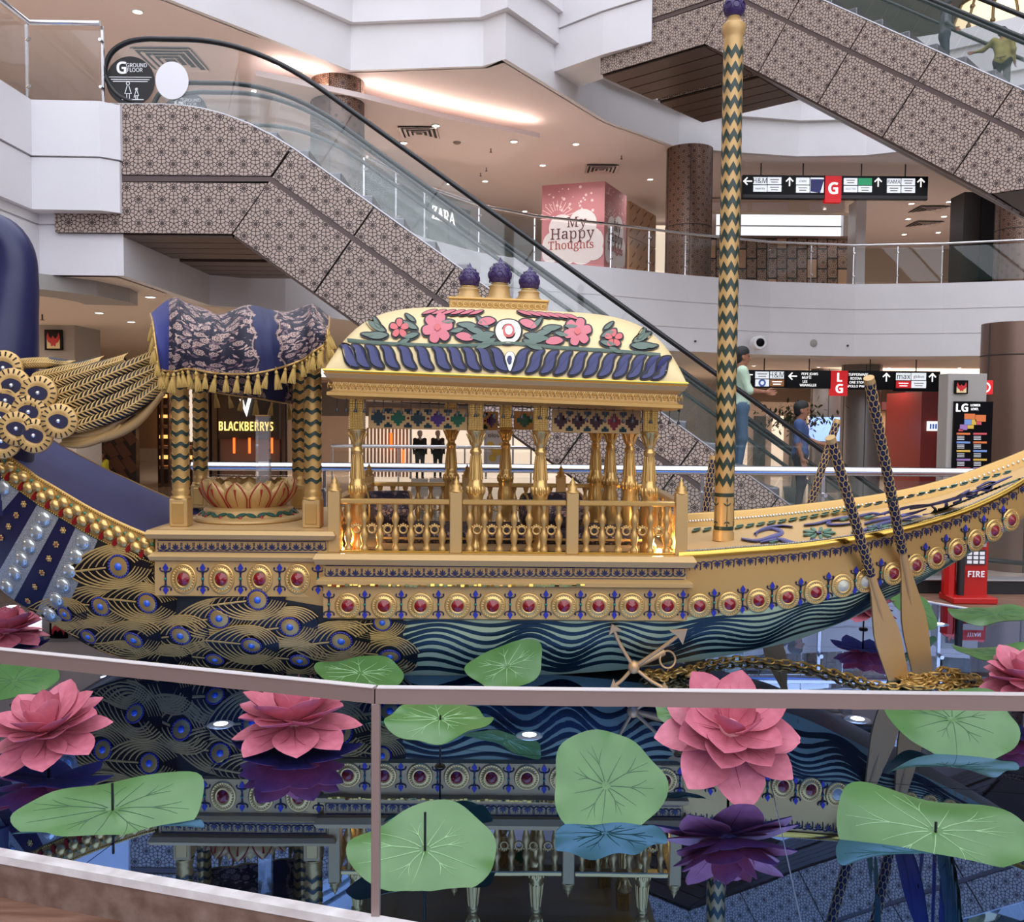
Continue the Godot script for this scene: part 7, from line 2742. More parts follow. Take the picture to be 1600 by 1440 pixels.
func railing(t: Node3D, fy: float) -> void:
	var P := 5.3 / F
	var post := Geo.new()
	post.box(Vector3(0, 48 * P, 0), Vector3(19 * P, 96 * P, 19 * P), Basis(), 0.004)
	var pm := post.commit()
	var fin := Geo.new()
	fin.lathe([Vector2(10.5 * P, 96 * P), Vector2(10.5 * P, 99 * P), Vector2(7 * P, 101 * P), Vector2(8.5 * P, 105 * P), Vector2(4 * P, 109 * P), Vector2(5 * P, 112 * P), Vector2(2 * P, 116 * P), Vector2(0.3 * P, 121 * P)], 12)
	var fm := fin.commit()
	var bal := Geo.new()
	var prof := []
	for q in [[6, 3], [6.5, 7], [3.4, 12], [5.5, 20], [6.5, 28], [3.6, 35], [3.0, 42], [5, 48], [6.4, 54], [4, 60], [3, 66], [5, 72], [5.6, 76]]: prof.append(Vector2(q[0] * P, q[1] * P))
	bal.lathe(prof, 10)
	var bm := bal.commit()
	var arch := Geo.new()
	arch.torus(Vector3(0, 36 * P, 0), 6 * P, 1.9 * P, Vector3(0, 0, 1), 14, 6)
	for k in 5: arch.ball(Vector3((k - 2) * 3.6 * P, (44 - absf(k - 2) * 1.6) * P, 0), Vector3.ONE * 2.3 * P, 6, 4)
	var am := arch.commit()
	var xs := [523.0, 712.5, 893.5, 1062.5]
	var near := 5.31
	var far := 2 * DC - 5.31
	var pts := []
	for x in xs: pts.append(Vector3(at(x, 866, near).x, fy, -near))
	var back := pts.map(func(p): return Vector3(p.x, fy, -far))
	var runs := []
	for i in 3: runs.append([pts[i], pts[i + 1], [7, 7, 6][i]])
	for i in 3: runs.append([back[i], back[i + 1], [7, 7, 6][i]])
	runs.append([pts[0], back[0], 5])
	runs.append([pts[3], back[3], 5])
	for p in pts + back:
		part(pm, "railing_post", M.gold_matte, t, Transform3D(Basis(), p))
		part(fm, "post_finial", M.gold, t, Transform3D(Basis(), p))
	for r in runs:
		var e: Vector3 = (r[1] - r[0]).normalized()
		var l: float = r[0].distance_to(r[1]) - 19 * P
		var bs := Basis(e, Vector3.UP, e.cross(Vector3.UP))
		var o: Vector3 = (r[0] + r[1]) / 2
		part(bx(Vector3(0, 80 * P, 0), Vector3(l, 8 * P, 16 * P), 0.006), "handrail", M.gold_bright, t, Transform3D(bs, o))
		part(bx(Vector3(0, 1.6 * P, 0), Vector3(l, 3.2 * P, 14 * P), 0.002), "foot_rail", M.gold_foil, t, Transform3D(bs, o))
		for i in r[2]:
			var x: float = l * ((i + 0.5) / r[2] - 0.5)
			part(bm, "baluster", M.gold, t, Transform3D(bs, o + e * x))
			if i < r[2] - 1: part(am, "arch_ring", M.gold, t, Transform3D(bs, o + e * (x + l / r[2] / 2)))

# ------------------------------------------------------------------ canopy, basin, mast, oars, anchor
func brocade_image(n: int, dense: bool) -> Image:
	var im := Image.create_empty(n, n, false, Image.FORMAT_RGB8)
	var ground := rgb8(22, 20, 40)
	var cream := rgb8(184, 156, 142)
	var rose := rgb8(112, 86, 92)
	var blue := rgb8(42, 48, 112)
	im.fill(ground)
	var disc := func(cx: float, cy: float, r: float, c: Color) -> void:
		for y in range(int(cy - r), int(cy + r) + 2):
			for x in range(int(cx - r), int(cx + r) + 2):
				if Vector2(x - cx, y - cy).length() <= r: im.set_pixel(posmod(x, n), posmod(y, n), c)
	var r2 := RandomNumberGenerator.new()
	r2.seed = 19
	var spots := []
	for k in (420 if dense else 60):
		var p := Vector2(r2.randf() * n, r2.randf() * n)
		var ok := true
		for q in spots:
			if q.distance_to(p) < n * 0.062: ok = false
		if ok: spots.append(p)
	for p in spots:
		var s: float = n * r2.randf_range(0.016, 0.024)
		for k in 7:
			var a := TAU * k / 7
			disc.call(p.x + cos(a) * s, p.y + sin(a) * s, s * 0.48, cream)
			disc.call(p.x + cos(a) * s, p.y + sin(a) * s, s * 0.26, rose)
		disc.call(p.x, p.y, s * 0.5, ground)
		disc.call(p.x, p.y, s * 0.34, cream)
		for k in 5:
			var a := r2.randf() * TAU
			var l := s * r2.randf_range(1.9, 2.9)
			for m in 5:
				disc.call(p.x + cos(a + m * 0.13) * (l + m * s * 0.16), p.y + sin(a + m * 0.13) * (l + m * s * 0.16), s * (0.36 - absf(m - 2.0) * 0.11), cream if k % 2 else rose)
	for k in 260:
		disc.call(r2.randf() * n, r2.randf() * n, n * r2.randf_range(0.0025, 0.005), cream if k % 2 else rose)
	if not dense:
		return im
	# plain blue margin and the plain scalloped band across the middle
	for y in n:
		var w := n * (0.035 + 0.02 * absf(sin(y * TAU / n * 2.0)))
		for x in range(0, int(n * 0.085)): im.set_pixel(x, y, blue)
		for x in range(int(n * 0.6 - w), int(n * 0.6 + w)): im.set_pixel(x, y, blue.darkened(0.35))
		for s in [-1.0, 1.0]:
			var e: float = n * 0.6 + s * (w + n * 0.012)
			if y % 6 < 4:
				for x in range(int(e) - 2, int(e) + 2): im.set_pixel(x, y, cream)
	return im

func tassel_mesh() -> ArrayMesh:
	if not petals.has("tassel"):
		var g := Geo.new()
		g.tube([Vector3(0, 0.02, 0), Vector3.ZERO], 0.002, 5)
		g.ball(Vector3(0, -0.008, 0), Vector3(0.009, 0.011, 0.009), 8, 5)
		g.torus(Vector3(0, -0.02, 0), 0.007, 0.003, Vector3.UP, 10, 4)
		for k in 14:
			var a := TAU * k / 14
			g.tube([Vector3(cos(a) * 0.005, -0.018, sin(a) * 0.005), Vector3(cos(a) * 0.012, -0.05, sin(a) * 0.012), Vector3(cos(a) * 0.017, -0.088, sin(a) * 0.017)], [0.003, 0.0034, 0.0022], 4)
		petals.tassel = g.commit()
	return petals.tassel

func canopy() -> void:
	var yd := at(380, 828, 5.285).y
	var t := thing("canopy_frame", "four gold posts with wavy dark green bands on the stern deck", "canopy", Vector3(at(385, 800, DC).x, yd, -DC))
	for q in [[283, 5.45], [489, 5.45], [314, 6.5], [468, 6.5]]:
		var o := at(q[0], 800, q[1])
		o.y = yd
		var k := 5.45 / F
		part(bx(o + Vector3(0, 22 * k, 0), Vector3(28 * k, 44 * k, 28 * k), 0.006), "plinth", M.gold_matte, t)
		part(bx(o + Vector3(0, 22 * k, 14 * k), Vector3(18 * k, 32 * k, 0.01), 0.003), "plinth_panel", M.gold, t)
		var sg := Geo.new()
		var H := 325 * k
		sg.lathe([Vector2(15 * k, 44 * k), Vector2(15 * k, 47 * k), Vector2(12 * k, 49 * k), Vector2(14.5 * k, 54 * k), Vector2(12 * k, 58 * k), Vector2(13.2 * k, 62 * k), Vector2(13.2 * k, H), Vector2(0.001, H)], 20, o)
		var sh := part(sg, "shaft", M.gold, t)
		for b in 14:
			var y0 := (70 + b * 18.0) * k
			var rows := []
			for r in 2:
				var ring := []
				for s in 36:
					var a := TAU * s / 36
					var w := sin(a * 5.0 + b * 0.6) * 2.2 * k
					ring.append(o + Vector3(cos(a) * 13.6 * k, y0 + w + (0.0 if r == 0 else 7.5 * k), sin(a) * 13.6 * k))
				rows.append(ring)
			var bg := Geo.new()
			bg.grid([rows[1], rows[0]], true)
			part(bg, "wavy_band", M.mast_green, sh)
			var eg := Geo.new()
			for r in 2: eg.tube(rows[r] + [rows[r][0]], 0.0022, 4, false)
			part(eg, "band_edge", M.gold_bright, sh)
	# the draped cloth
	var top2 := spline2([Vector2(236, 490), Vector2(267, 467), Vector2(294, 474), Vector2(324, 484), Vector2(341, 491), Vector2(365, 484), Vector2(391, 477), Vector2(425, 484), Vector2(449, 487), Vector2(479, 477), Vector2(494, 478), Vector2(514, 494)], 8)
	var hem2 := spline2([Vector2(249, 578), Vector2(272, 580), Vector2(294, 576), Vector2(337, 583), Vector2(388, 584), Vector2(432, 576), Vector2(472, 562), Vector2(490, 549), Vector2(510, 536)], 8)
	var rear2 := spline2([Vector2(270, 600), Vector2(337, 613), Vector2(400, 622), Vector2(472, 630), Vector2(500, 600)], 8)
	var pick := func(p: PackedVector2Array, u: float) -> Vector2:
		var f := u * (p.size() - 1)
		var i := mini(int(f), p.size() - 2)
		return p[i].lerp(p[i + 1], f - i)
	var cols := []
	var nu := 72
	var fn := FastNoiseLite.new()
	fn.frequency = 4.0
	fn.seed = 4
	for i in nu + 1:
		var u := float(i) / nu
		var a: Vector2 = pick.call(top2, u)
		var h: Vector2 = pick.call(hem2, u)
		var r: Vector2 = pick.call(rear2, u)
		var fold := 0.02 * sin(u * 34.0) + 0.03 * fn.get_noise_2d(u * 3.0, 0.5)
		var keys := [at(r.x, r.y, 6.6 + fold * 0.5), at(r.x, (r.y + 520) / 2, 6.62), at(r.x + (a.x - r.x) * 0.4, 508, 6.5), at(a.x, a.y, 5.95 + fold), at(lerpf(a.x, h.x, 0.18), a.y + 15 + 220 * fold, 5.36 + fold * 0.4), at(lerpf(a.x, h.x, 0.55), lerpf(a.y, h.y, 0.55), 5.2 + fold), at(h.x, h.y, 5.21 + fold * 1.2)]
		cols.append(spline(keys, 6))
	var rows := []
	for j in cols[0].size():
		var row := []
		for i in nu + 1: row.append(cols[i][j])
		rows.append(row)
	var cg := Geo.new()
	cg.grid(rows, false, 1.0, 1.9)
	var bm := mat("brocade", Color(1, 1, 1), 0.7)
	bm.albedo_texture = ImageTexture.create_from_image(brocade_image(512, true))
	bm.rim_enabled = true
	bm.rim = 0.08
	var cl := thing("brocade_cloth", "navy floral brocade cloth with gold tassels draped over the canopy posts", "cloth", Vector3(at(385, 560, DC).x, yd + 1.0, -DC))
	part(cg, "sheet", M.brocade, cl)
	for e in [0, rows.size() - 1]:
		var tg := Geo.new()
		tg.tube(rows[e], 0.006, 6)
		part(tg, "hem_cord", M.gold, cl)
	for e in [0, nu]:
		var tg := Geo.new()
		var edge := []
		for j in rows.size(): edge.append(rows[j][e])
		tg.tube(edge, 0.006, 6)
		part(tg, "hem_cord", M.gold, cl)
	rng.seed = 5
	for i in range(0, nu + 1, 3):
		for e in [rows.size() - 1, 0]:
			if e == 0 and i % 6: continue
			part(tassel_mesh(), "tassel", M.tassel_gold, cl, Transform3D(Basis(Vector3(0, 0, 1), rng.randf_range(-0.25, 0.25)).scaled(Vector3.ONE * rng.randf_range(0.9, 1.25)), rows[e][i] + Vector3(0, -0.012, 0.004)))
	for e in [0, nu]:
		for j in range(24, rows.size() - 1, 3):
			part(tassel_mesh(), "tassel", M.tassel_gold, cl, Transform3D(Basis(Vector3(0, 0, 1), rng.randf_range(-0.3, 0.3)).scaled(Vector3.ONE * rng.randf_range(0.9, 1.2)), rows[j][e] + Vector3(0, -0.012, 0.004)))

func basin() -> void:
	var yd := at(380, 828, 5.285).y
	var o := Vector3(at(389, 790, 5.85).x, yd, -5.85)
	var t := thing("lotus_basin", "gold lotus-petal basin with red petal outlines on the stern deck", "basin", o)
	var g := Geo.new()
	g.lathe([Vector2(0.001, 0.0), Vector2(0.335, 0.0), Vector2(0.34, 0.012), Vector2(0.325, 0.024), Vector2(0.315, 0.03), Vector2(0.3, 0.034), Vector2(0.27, 0.06), Vector2(0.275, 0.07), Vector2(0.25, 0.085), Vector2(0.2, 0.09), Vector2(0.2, 0.2), Vector2(0.18, 0.2), Vector2(0.17, 0.11), Vector2(0.001, 0.1)], 40, o)
	part(g, "bowl", M.gold_matte, t)
	# painted leaf ring on the foot
	var lf := Geo.new()
	lf.prism(closed2([Vector2(-0.03, 0), Vector2(-0.01, 0.013), Vector2(0.018, 0.012), Vector2(0.036, 0.0), Vector2(0.012, -0.012), Vector2(-0.014, -0.01)], 3), 0.006)
	var lm := lf.commit()
	var rd := Geo.new()
	rd.dome(Vector3.ZERO, 0.011, Vector3(0, 0, 1), 0.006, 8, 2)
	var rm := rd.commit()
	mat("foot_green", rgb8(30, 72, 58), 0.4)
	mat("lotus_red", rgb8(150, 30, 28), 0.4)
	for k in 30:
		var a := TAU * k / 30
		var d := Vector3(cos(a), 0, sin(a))
		var b := Basis(Vector3.UP.cross(d).normalized(), Vector3.UP, d) * Basis(Vector3.RIGHT, -0.75)
		part(lm, "foot_leaf", M.foot_green, t, Transform3D(b * Basis(Vector3(0, 0, 1), 0.4 if k % 2 else -0.4), o + d * 0.287 + Vector3(0, 0.049, 0)))
		if k % 2: part(rm, "foot_berry", M.lotus_red, t, Transform3D(b, o + d * 0.299 + Vector3(0, 0.04, 0)))
	# two rings of petals
	for ring in [[12, 0.0, 0.215, 0.145, 0.30, 0.17], [12, 0.5, 0.205, 0.15, 0.27, 0.175]]:
		for k in ring[0]:
			var a: float = TAU * (k + ring[1]) / ring[0]
			var d := Vector3(cos(a), 0, sin(a))
			var e := Vector3.UP.cross(d).normalized()
			var rows := []
			var red := []
			var h: float = ring[5]
			for i in 9:
				var v := i / 8.0
				var wid := 0.094 * pow(sin(PI * (0.18 + 0.82 * v) ), 0.8) if i < 8 else 0.002
				if v < 0.35: wid = 0.094 * lerpf(0.72, 1.0, v / 0.35)
				var row := []
				for j in 7:
					var s := j / 3.0 - 1.0
					var rad: float = lerpf(ring[2], ring[4], v) + 0.03 * sin(PI * v) - 0.03 * s * s
					row.append(o + d * rad + e * s * wid + Vector3(0, 0.08 + h * v, 0))
				rows.append(row)
			var pg := Geo.new()
			pg.grid(rows)
			var inner := []
			for r in rows: inner.append(r.map(func(p): return p - d * 0.014))
			inner.reverse()
			pg.grid(inner)
			var pt := part(pg, "petal", M.gold_matte, t)
			var og := Geo.new()
			var l := []
			var rr := []
			for i in 9: l.append(rows[i][1] + d * 0.003)
			for i in range(7, -1, -1): l.append(rows[i][5] + d * 0.003)
			og.tube(l, 0.0042, 5)
			og.tube([rows[1][3] + d * 0.002, rows[4][3] + d * 0.003, rows[6][3] + d * 0.003], [0.002, 0.003, 0.008], 5)
			if ring[1] == 0.0: part(og, "petal_outline", M.lotus_red, pt)
	# clear column standing in the basin
	var p := at(411.5, 700, 5.85)
	var y1 := at(411.5, 650, 5.85).y
	var c := thing("acrylic_column", "clear square acrylic column standing in the lotus basin", "column", Vector3(p.x, yd + 0.1, p.z))
	var am := mat("acrylic", Color(0.93, 0.97, 1.0, 0.05), 0.02)
	am.transparency = BaseMaterial3D.TRANSPARENCY_ALPHA
	for k in 4:
		var b := Basis(Vector3.UP, k * PI / 2 + 0.12)
		part(bx(Vector3(p.x, (yd + 0.1 + y1) / 2, p.z) + b * Vector3(0, 0, 0.039), Vector3(0.08, y1 - yd - 0.1, 0.006), 0.0, b), "acrylic_wall", M.acrylic, c)
	part(bx(Vector3(p.x, yd + 0.36, p.z), Vector3(0.06, 0.006, 0.06), 0.0, Basis(Vector3.UP, 0.12)), "baffle", M.sign_white, c)
	part(bx(Vector3(p.x, y1 + 0.004, p.z), Vector3(0.086, 0.008, 0.086), 0.0, Basis(Vector3.UP, 0.12)), "cap", M.gold, c)

func mast() -> void:
	var d := 5.86
	var b := at(1130, 851, d)
	b.y = deck_height(b.x) - 0.012
	var top := at(1156, 32, d)
	var ax := (top - b).normalized()
	var bs := Basis(Vector3.RIGHT, ax, Vector3.RIGHT.cross(ax)).orthonormalized()
	var L := b.distance_to(top)
	var k := d / F
	var t := thing("mast", "tall gold mast with dark green zigzag bands and violet knob", "mast", b)
	var xf := Transform3D(bs, b)
	var g := Geo.new()
	g.lathe([Vector2(16.5 * k, 0), Vector2(16.5 * k, 12 * k), Vector2(15 * k, 15 * k), Vector2(15 * k, L - 30 * k), Vector2(14.4 * k, L - 24 * k), Vector2(17.5 * k, L - 18 * k), Vector2(18 * k, L - 8 * k), Vector2(14 * k, L - 4 * k), Vector2(10 * k, L), Vector2(9 * k, L + 6 * k), Vector2(0.001, L + 6 * k)], 28)
	part(g, "shaft", M.gold_matte, t, xf)
	# zigzag bands
	var n := 27
	var y0 := 84.0 * k
	var pitch := (L - 38 * k - y0) / n
	for i in n:
		var rows := [[], []]
		for s in 48:
			var a := TAU * s / 48
			var z := absf(fposmod(s / 48.0 * 8.0, 1.0) * 2.0 - 1.0)
			for r in 2: rows[r].append(Vector3(cos(a) * 15.25 * k, y0 + pitch * i + z * pitch * 0.42 + r * pitch * 0.5, sin(a) * 15.25 * k))
		var zg := Geo.new()
		zg.grid([rows[1], rows[0]], true)
		part(zg, "zigzag_band", M.mast_green, t, xf)
	for y in [72.0, 20.0]:
		var rg := Geo.new()
		rg.lathe([Vector2(15.3 * k, (y - 3) * k), Vector2(15.5 * k, (y - 2) * k), Vector2(15.5 * k, (y + 2) * k), Vector2(15.3 * k, (y + 3) * k)], 28)
		part(rg, "ring_band", M.mast_green, t, xf)
	# painted sprigs on the foot
	for s in 5:
		var a := TAU * s / 5 + PI / 2 - 0.1
		var dv := Vector3(cos(a), 0, sin(a))
		var e := Vector3.UP.cross(dv)
		var o := dv * 15.2 * k
		var sg := Geo.new()
		sg.tube([o + Vector3(0, 28 * k, 0), o + Vector3(0, 60 * k, 0)], 0.002, 4)
		for q in [[60, 0.0, 9], [55, 0.9, 8], [55, -0.9, 8], [28, 3.14, 7], [31, 2.2, 6], [31, -2.2, 6]]:
			var dir: Vector3 = Vector3.UP * cos(q[1]) + e * sin(q[1])
			var c: Vector3 = o + Vector3(0, q[0] * k, 0)
			sg.tube([c, c + dir * q[2] * 0.5 * k, c + dir * q[2] * k], [0.002, 0.0055, 0.0008], 5)
		part(sg, "painted_sprig", M.mast_green, t, xf)
	var kg := Geo.new()
	kg.lathe([Vector2(9 * k, 0), Vector2(15 * k, 5 * k), Vector2(16.5 * k, 14 * k), Vector2(14 * k, 24 * k), Vector2(7 * k, 31 * k), Vector2(0.001, 36 * k)], 20, Vector3(0, L + 5 * k, 0))
	for i in 8:
		var a := TAU * i / 8
		kg.torus(Vector3(cos(a) * 15.8 * k, L + 19 * k, sin(a) * 15.8 * k), 5.2 * k, 0.7 * k, Vector3(cos(a), 0, sin(a)), 10, 4)
	part(kg, "knob", M.onion_violet, t, xf)

func oar(label: String, top: Vector3, neck: Vector3, tip: Vector3, blade: bool) -> void:
	var t := thing("oar", label, "oar", Vector3(tip.x, maxf(tip.y, POOL), tip.z), "painted oars")
	var ax := (neck - top).normalized()
	var L := top.distance_to(neck)
	var side := ax.cross(Vector3(0, 0, 1)).normalized()
	var bs := Basis(side, ax, side.cross(ax)).orthonormalized()
	var r := 0.024
	var g := Geo.new()
	g.tube([top, neck], r, 12)
	part(g, "shaft", M.navy_deep, t)
	var gg := Geo.new()
	gg.tube([top - ax * 0.012, top + ax * 0.02], r * 1.15, 12)
	part(gg, "grip_cap", M.gold_matte, t)
	# gold honeycomb net round the shaft, navy studs in its cells
	var net := Geo.new()
	var stud := Geo.new()
	var rows := int(L / 0.036)
	for i in rows:
		for s in 6:
			var a := TAU * (s + 0.5 * (i % 2)) / 6
			var c := top + ax * (0.03 + i * 0.036)
			var ring := []
			for k in 7:
				var h := TAU * k / 6 + PI / 6
				var aa := a + cos(h) * 0.60
				ring.append(c + ax * sin(h) * 0.0235 + (bs.x * cos(aa) + bs.z * sin(aa)) * (r + 0.002))
			net.tube(ring, 0.0032, 4, false)
			stud.ball(c + (bs.x * cos(a) + bs.z * sin(a)) * r, Vector3.ONE * 0.0065, 6, 4)
	part(net, "honeycomb_net", M.gold_matte, t)
	var sp := part(stud, "blue_studs", M.navy, t)
	sp.set_meta("kind", "stuff")
	if not blade: return
	var bl := neck.distance_to(tip)
	var bax := (tip - neck).normalized()
	var bside := bax.cross(Vector3(0, 0, 1)).normalized()
	var face := bside.cross(bax).normalized()
	if face.z < 0: face = -face
	bside = bax.cross(face)
	var out := []
	for q in [[-0.022, 0.0], [-0.026, 0.12], [-0.075, 0.5], [-0.078, 0.62], [-0.062, 0.985], [-0.055, 1.0], [0.055, 1.0], [0.062, 0.985], [0.078, 0.62], [0.075, 0.5], [0.026, 0.12], [0.022, 0.0]]: out.append(Vector2(q[0], q[1] * bl))
	var poly := PackedVector2Array(out)
	var bg := Geo.new()
	bg.prism(poly, 0.018, Transform3D(Basis(bside, bax, face), neck - face * 0.009))
	part(bg, "blade", M.oar_wood, t)
	var rg := Geo.new()
	rg.tube([neck, neck + bax * bl * 0.3, neck + bax * bl * 0.5], [0.022, 0.017, 0.004], 10)
	part(rg, "blade_spine", M.oar_wood, t)

func anchor_and_chain() -> void:
	var d := 5.33
	var c := at(990, 1042, d)
	var t := thing("anchor", "small gold four-armed anchor leaning by the hull", "anchor", Vector3(c.x, POOL, c.z))
	var g := Geo.new()
	g.lathe([Vector2(0.001, 0.04), Vector2(0.026, 0.03), Vector2(0.036, 0.0), Vector2(0.026, -0.03), Vector2(0.001, -0.04)], 16, c)
	part(g, "hub", M.anchor_gold, t)
	for a in [[958, 980, 968, 1005, 5.27], [1066, 988, 1030, 1015, 5.22], [958, 1079, 972, 1062, 5.34], [1040, 1083, 1015, 1062, 5.3]]:
		var tip := at(a[0], a[1], a[4])
		if tip.y < POOL + 0.01: tip.y = POOL + 0.012
		var mid := at(a[2], a[3], (d + a[4]) / 2)
		var ag := Geo.new()
		ag.tube(spline([c, mid, tip], 6), 0.011, 8)
		part(ag, "arm", M.anchor_gold, t)
		var dir := (tip - mid).normalized()
		var sd := dir.cross(Vector3(0, 0, 1)).normalized()
		var fg := Geo.new()
		var s := 0.055 if a[0] > 1050 else 0.038
		fg.prism(PackedVector2Array([Vector2(0, s * 1.2), Vector2(-s, -s * 0.3), Vector2(-s * 0.35, -s * 0.15), Vector2(0, -s * 0.05), Vector2(s * 0.35, -s * 0.15), Vector2(s, -s * 0.3)]), 0.012, Transform3D(Basis(sd, dir, sd.cross(dir)), tip - dir * s * 0.5))
		part(fg, "fluke", M.anchor_gold, t)
	var sg := Geo.new()
	var e := at(1036, 1018, 5.42)
	sg.tube([c, c.lerp(e, 0.4), e], [0.014, 0.019, 0.026], 10)
	part(sg, "shank", M.anchor_gold, t)
	var rg := Geo.new()
	rg.torus(at(1043, 1030, 5.4), 0.05, 0.007, Vector3(0.3, 0.2, 1).normalized(), 20, 6)
	part(rg, "ring", M.anchor_gold, t)
	# chain: oval links along the pool, piled at both ends
	var ch := thing("anchor_chain", "gold chain lying along the pool from anchor to oar blades", "chain", on_level(1250, 1042, POOL))
	var link := Geo.new()
	var pts := []
	for i in 17:
		var a := TAU * i / 16
		pts.append(Vector3(cos(a) * 0.02 + signf(cos(a)) * 0.013, sin(a) * 0.02, 0))
	link.tube(pts, 0.007, 6, false)
	var lm := link.commit()
	var path := []
	for q in [[1000, 1052], [1030, 1062], [1060, 1052], [1090, 1042], [1125, 1034], [1160, 1031], [1210, 1035], [1262, 1042], [1310, 1054], [1350, 1066], [1390, 1074], [1420, 1070], [1450, 1058]]: path.append(on_level(q[0], q[1], POOL + 0.012))
	var line := spline(path, 24)
	var acc := 0.0
	var i2 := 0
	for i in line.size() - 1:
		acc += line[i].distance_to(line[i + 1])
		if acc < 0.047: continue
		acc = 0.0
		var e2: Vector3 = (line[i + 1] - line[i]).normalized()
		var bs := Basis(e2, Vector3.UP, e2.cross(Vector3.UP)) * Basis(Vector3.RIGHT, PI / 2 + (0.75 if i2 % 2 else -0.75))
		part(lm, "link", M.chain_gold, ch, Transform3D(bs, line[i] + Vector3(0, 0.008, 0)))
		i2 += 1
	rng.seed = 99
	for q in [[1055, 1058, 28, 0.16, 0.05, 0.05], [1478, 1072, 90, 0.26, 0.13, 0.09]]:
		var o := on_level(q[0], q[1], POOL)
		for k in q[2]:
			var u := rng.randf_range(-1.0, 1.0)
			var v := rng.randf_range(-1.0, 1.0)
			var h := maxf(0.0, 1.0 - u * u) * maxf(0.0, 1.0 - v * v) * rng.randf()
			var p: Vector3 = o + Vector3(u * q[3], 0.016 + h * q[5], v * q[4])
			var bs := Basis(Vector3.UP, rng.randf() * TAU) * Basis(Vector3.RIGHT, PI / 2 + rng.randf_range(-0.8, 0.8)) * Basis(Vector3(0, 1, 0), rng.randf_range(-0.3, 0.3))
			part(lm, "link", M.chain_gold, ch, Transform3D(bs, p))

func build_fittings() -> void:
	canopy()
	basin()
	mast()
	oar("left oar of the near pair, blade resting on the pool", at(1298, 686, 5.0), at(1361, 898, 5.33), at(1405, 1066, 5.57), true)
	oar("right oar of the near pair, taller handle", at(1358, 593, 4.8), at(1410, 862, 5.36), at(1442, 1056, 5.72), true)
	oar("far oar leaning left behind the bow, crossing the near one", at(1308, 658, 6.9), at(1232, 893, 6.78), at(1200, 995, 6.74), true)
	oar("far oar half hidden behind the mast foot", at(1114, 715, 6.9), at(1096, 850, 6.78), at(1083, 994, 6.74), true)
	anchor_and_chain()

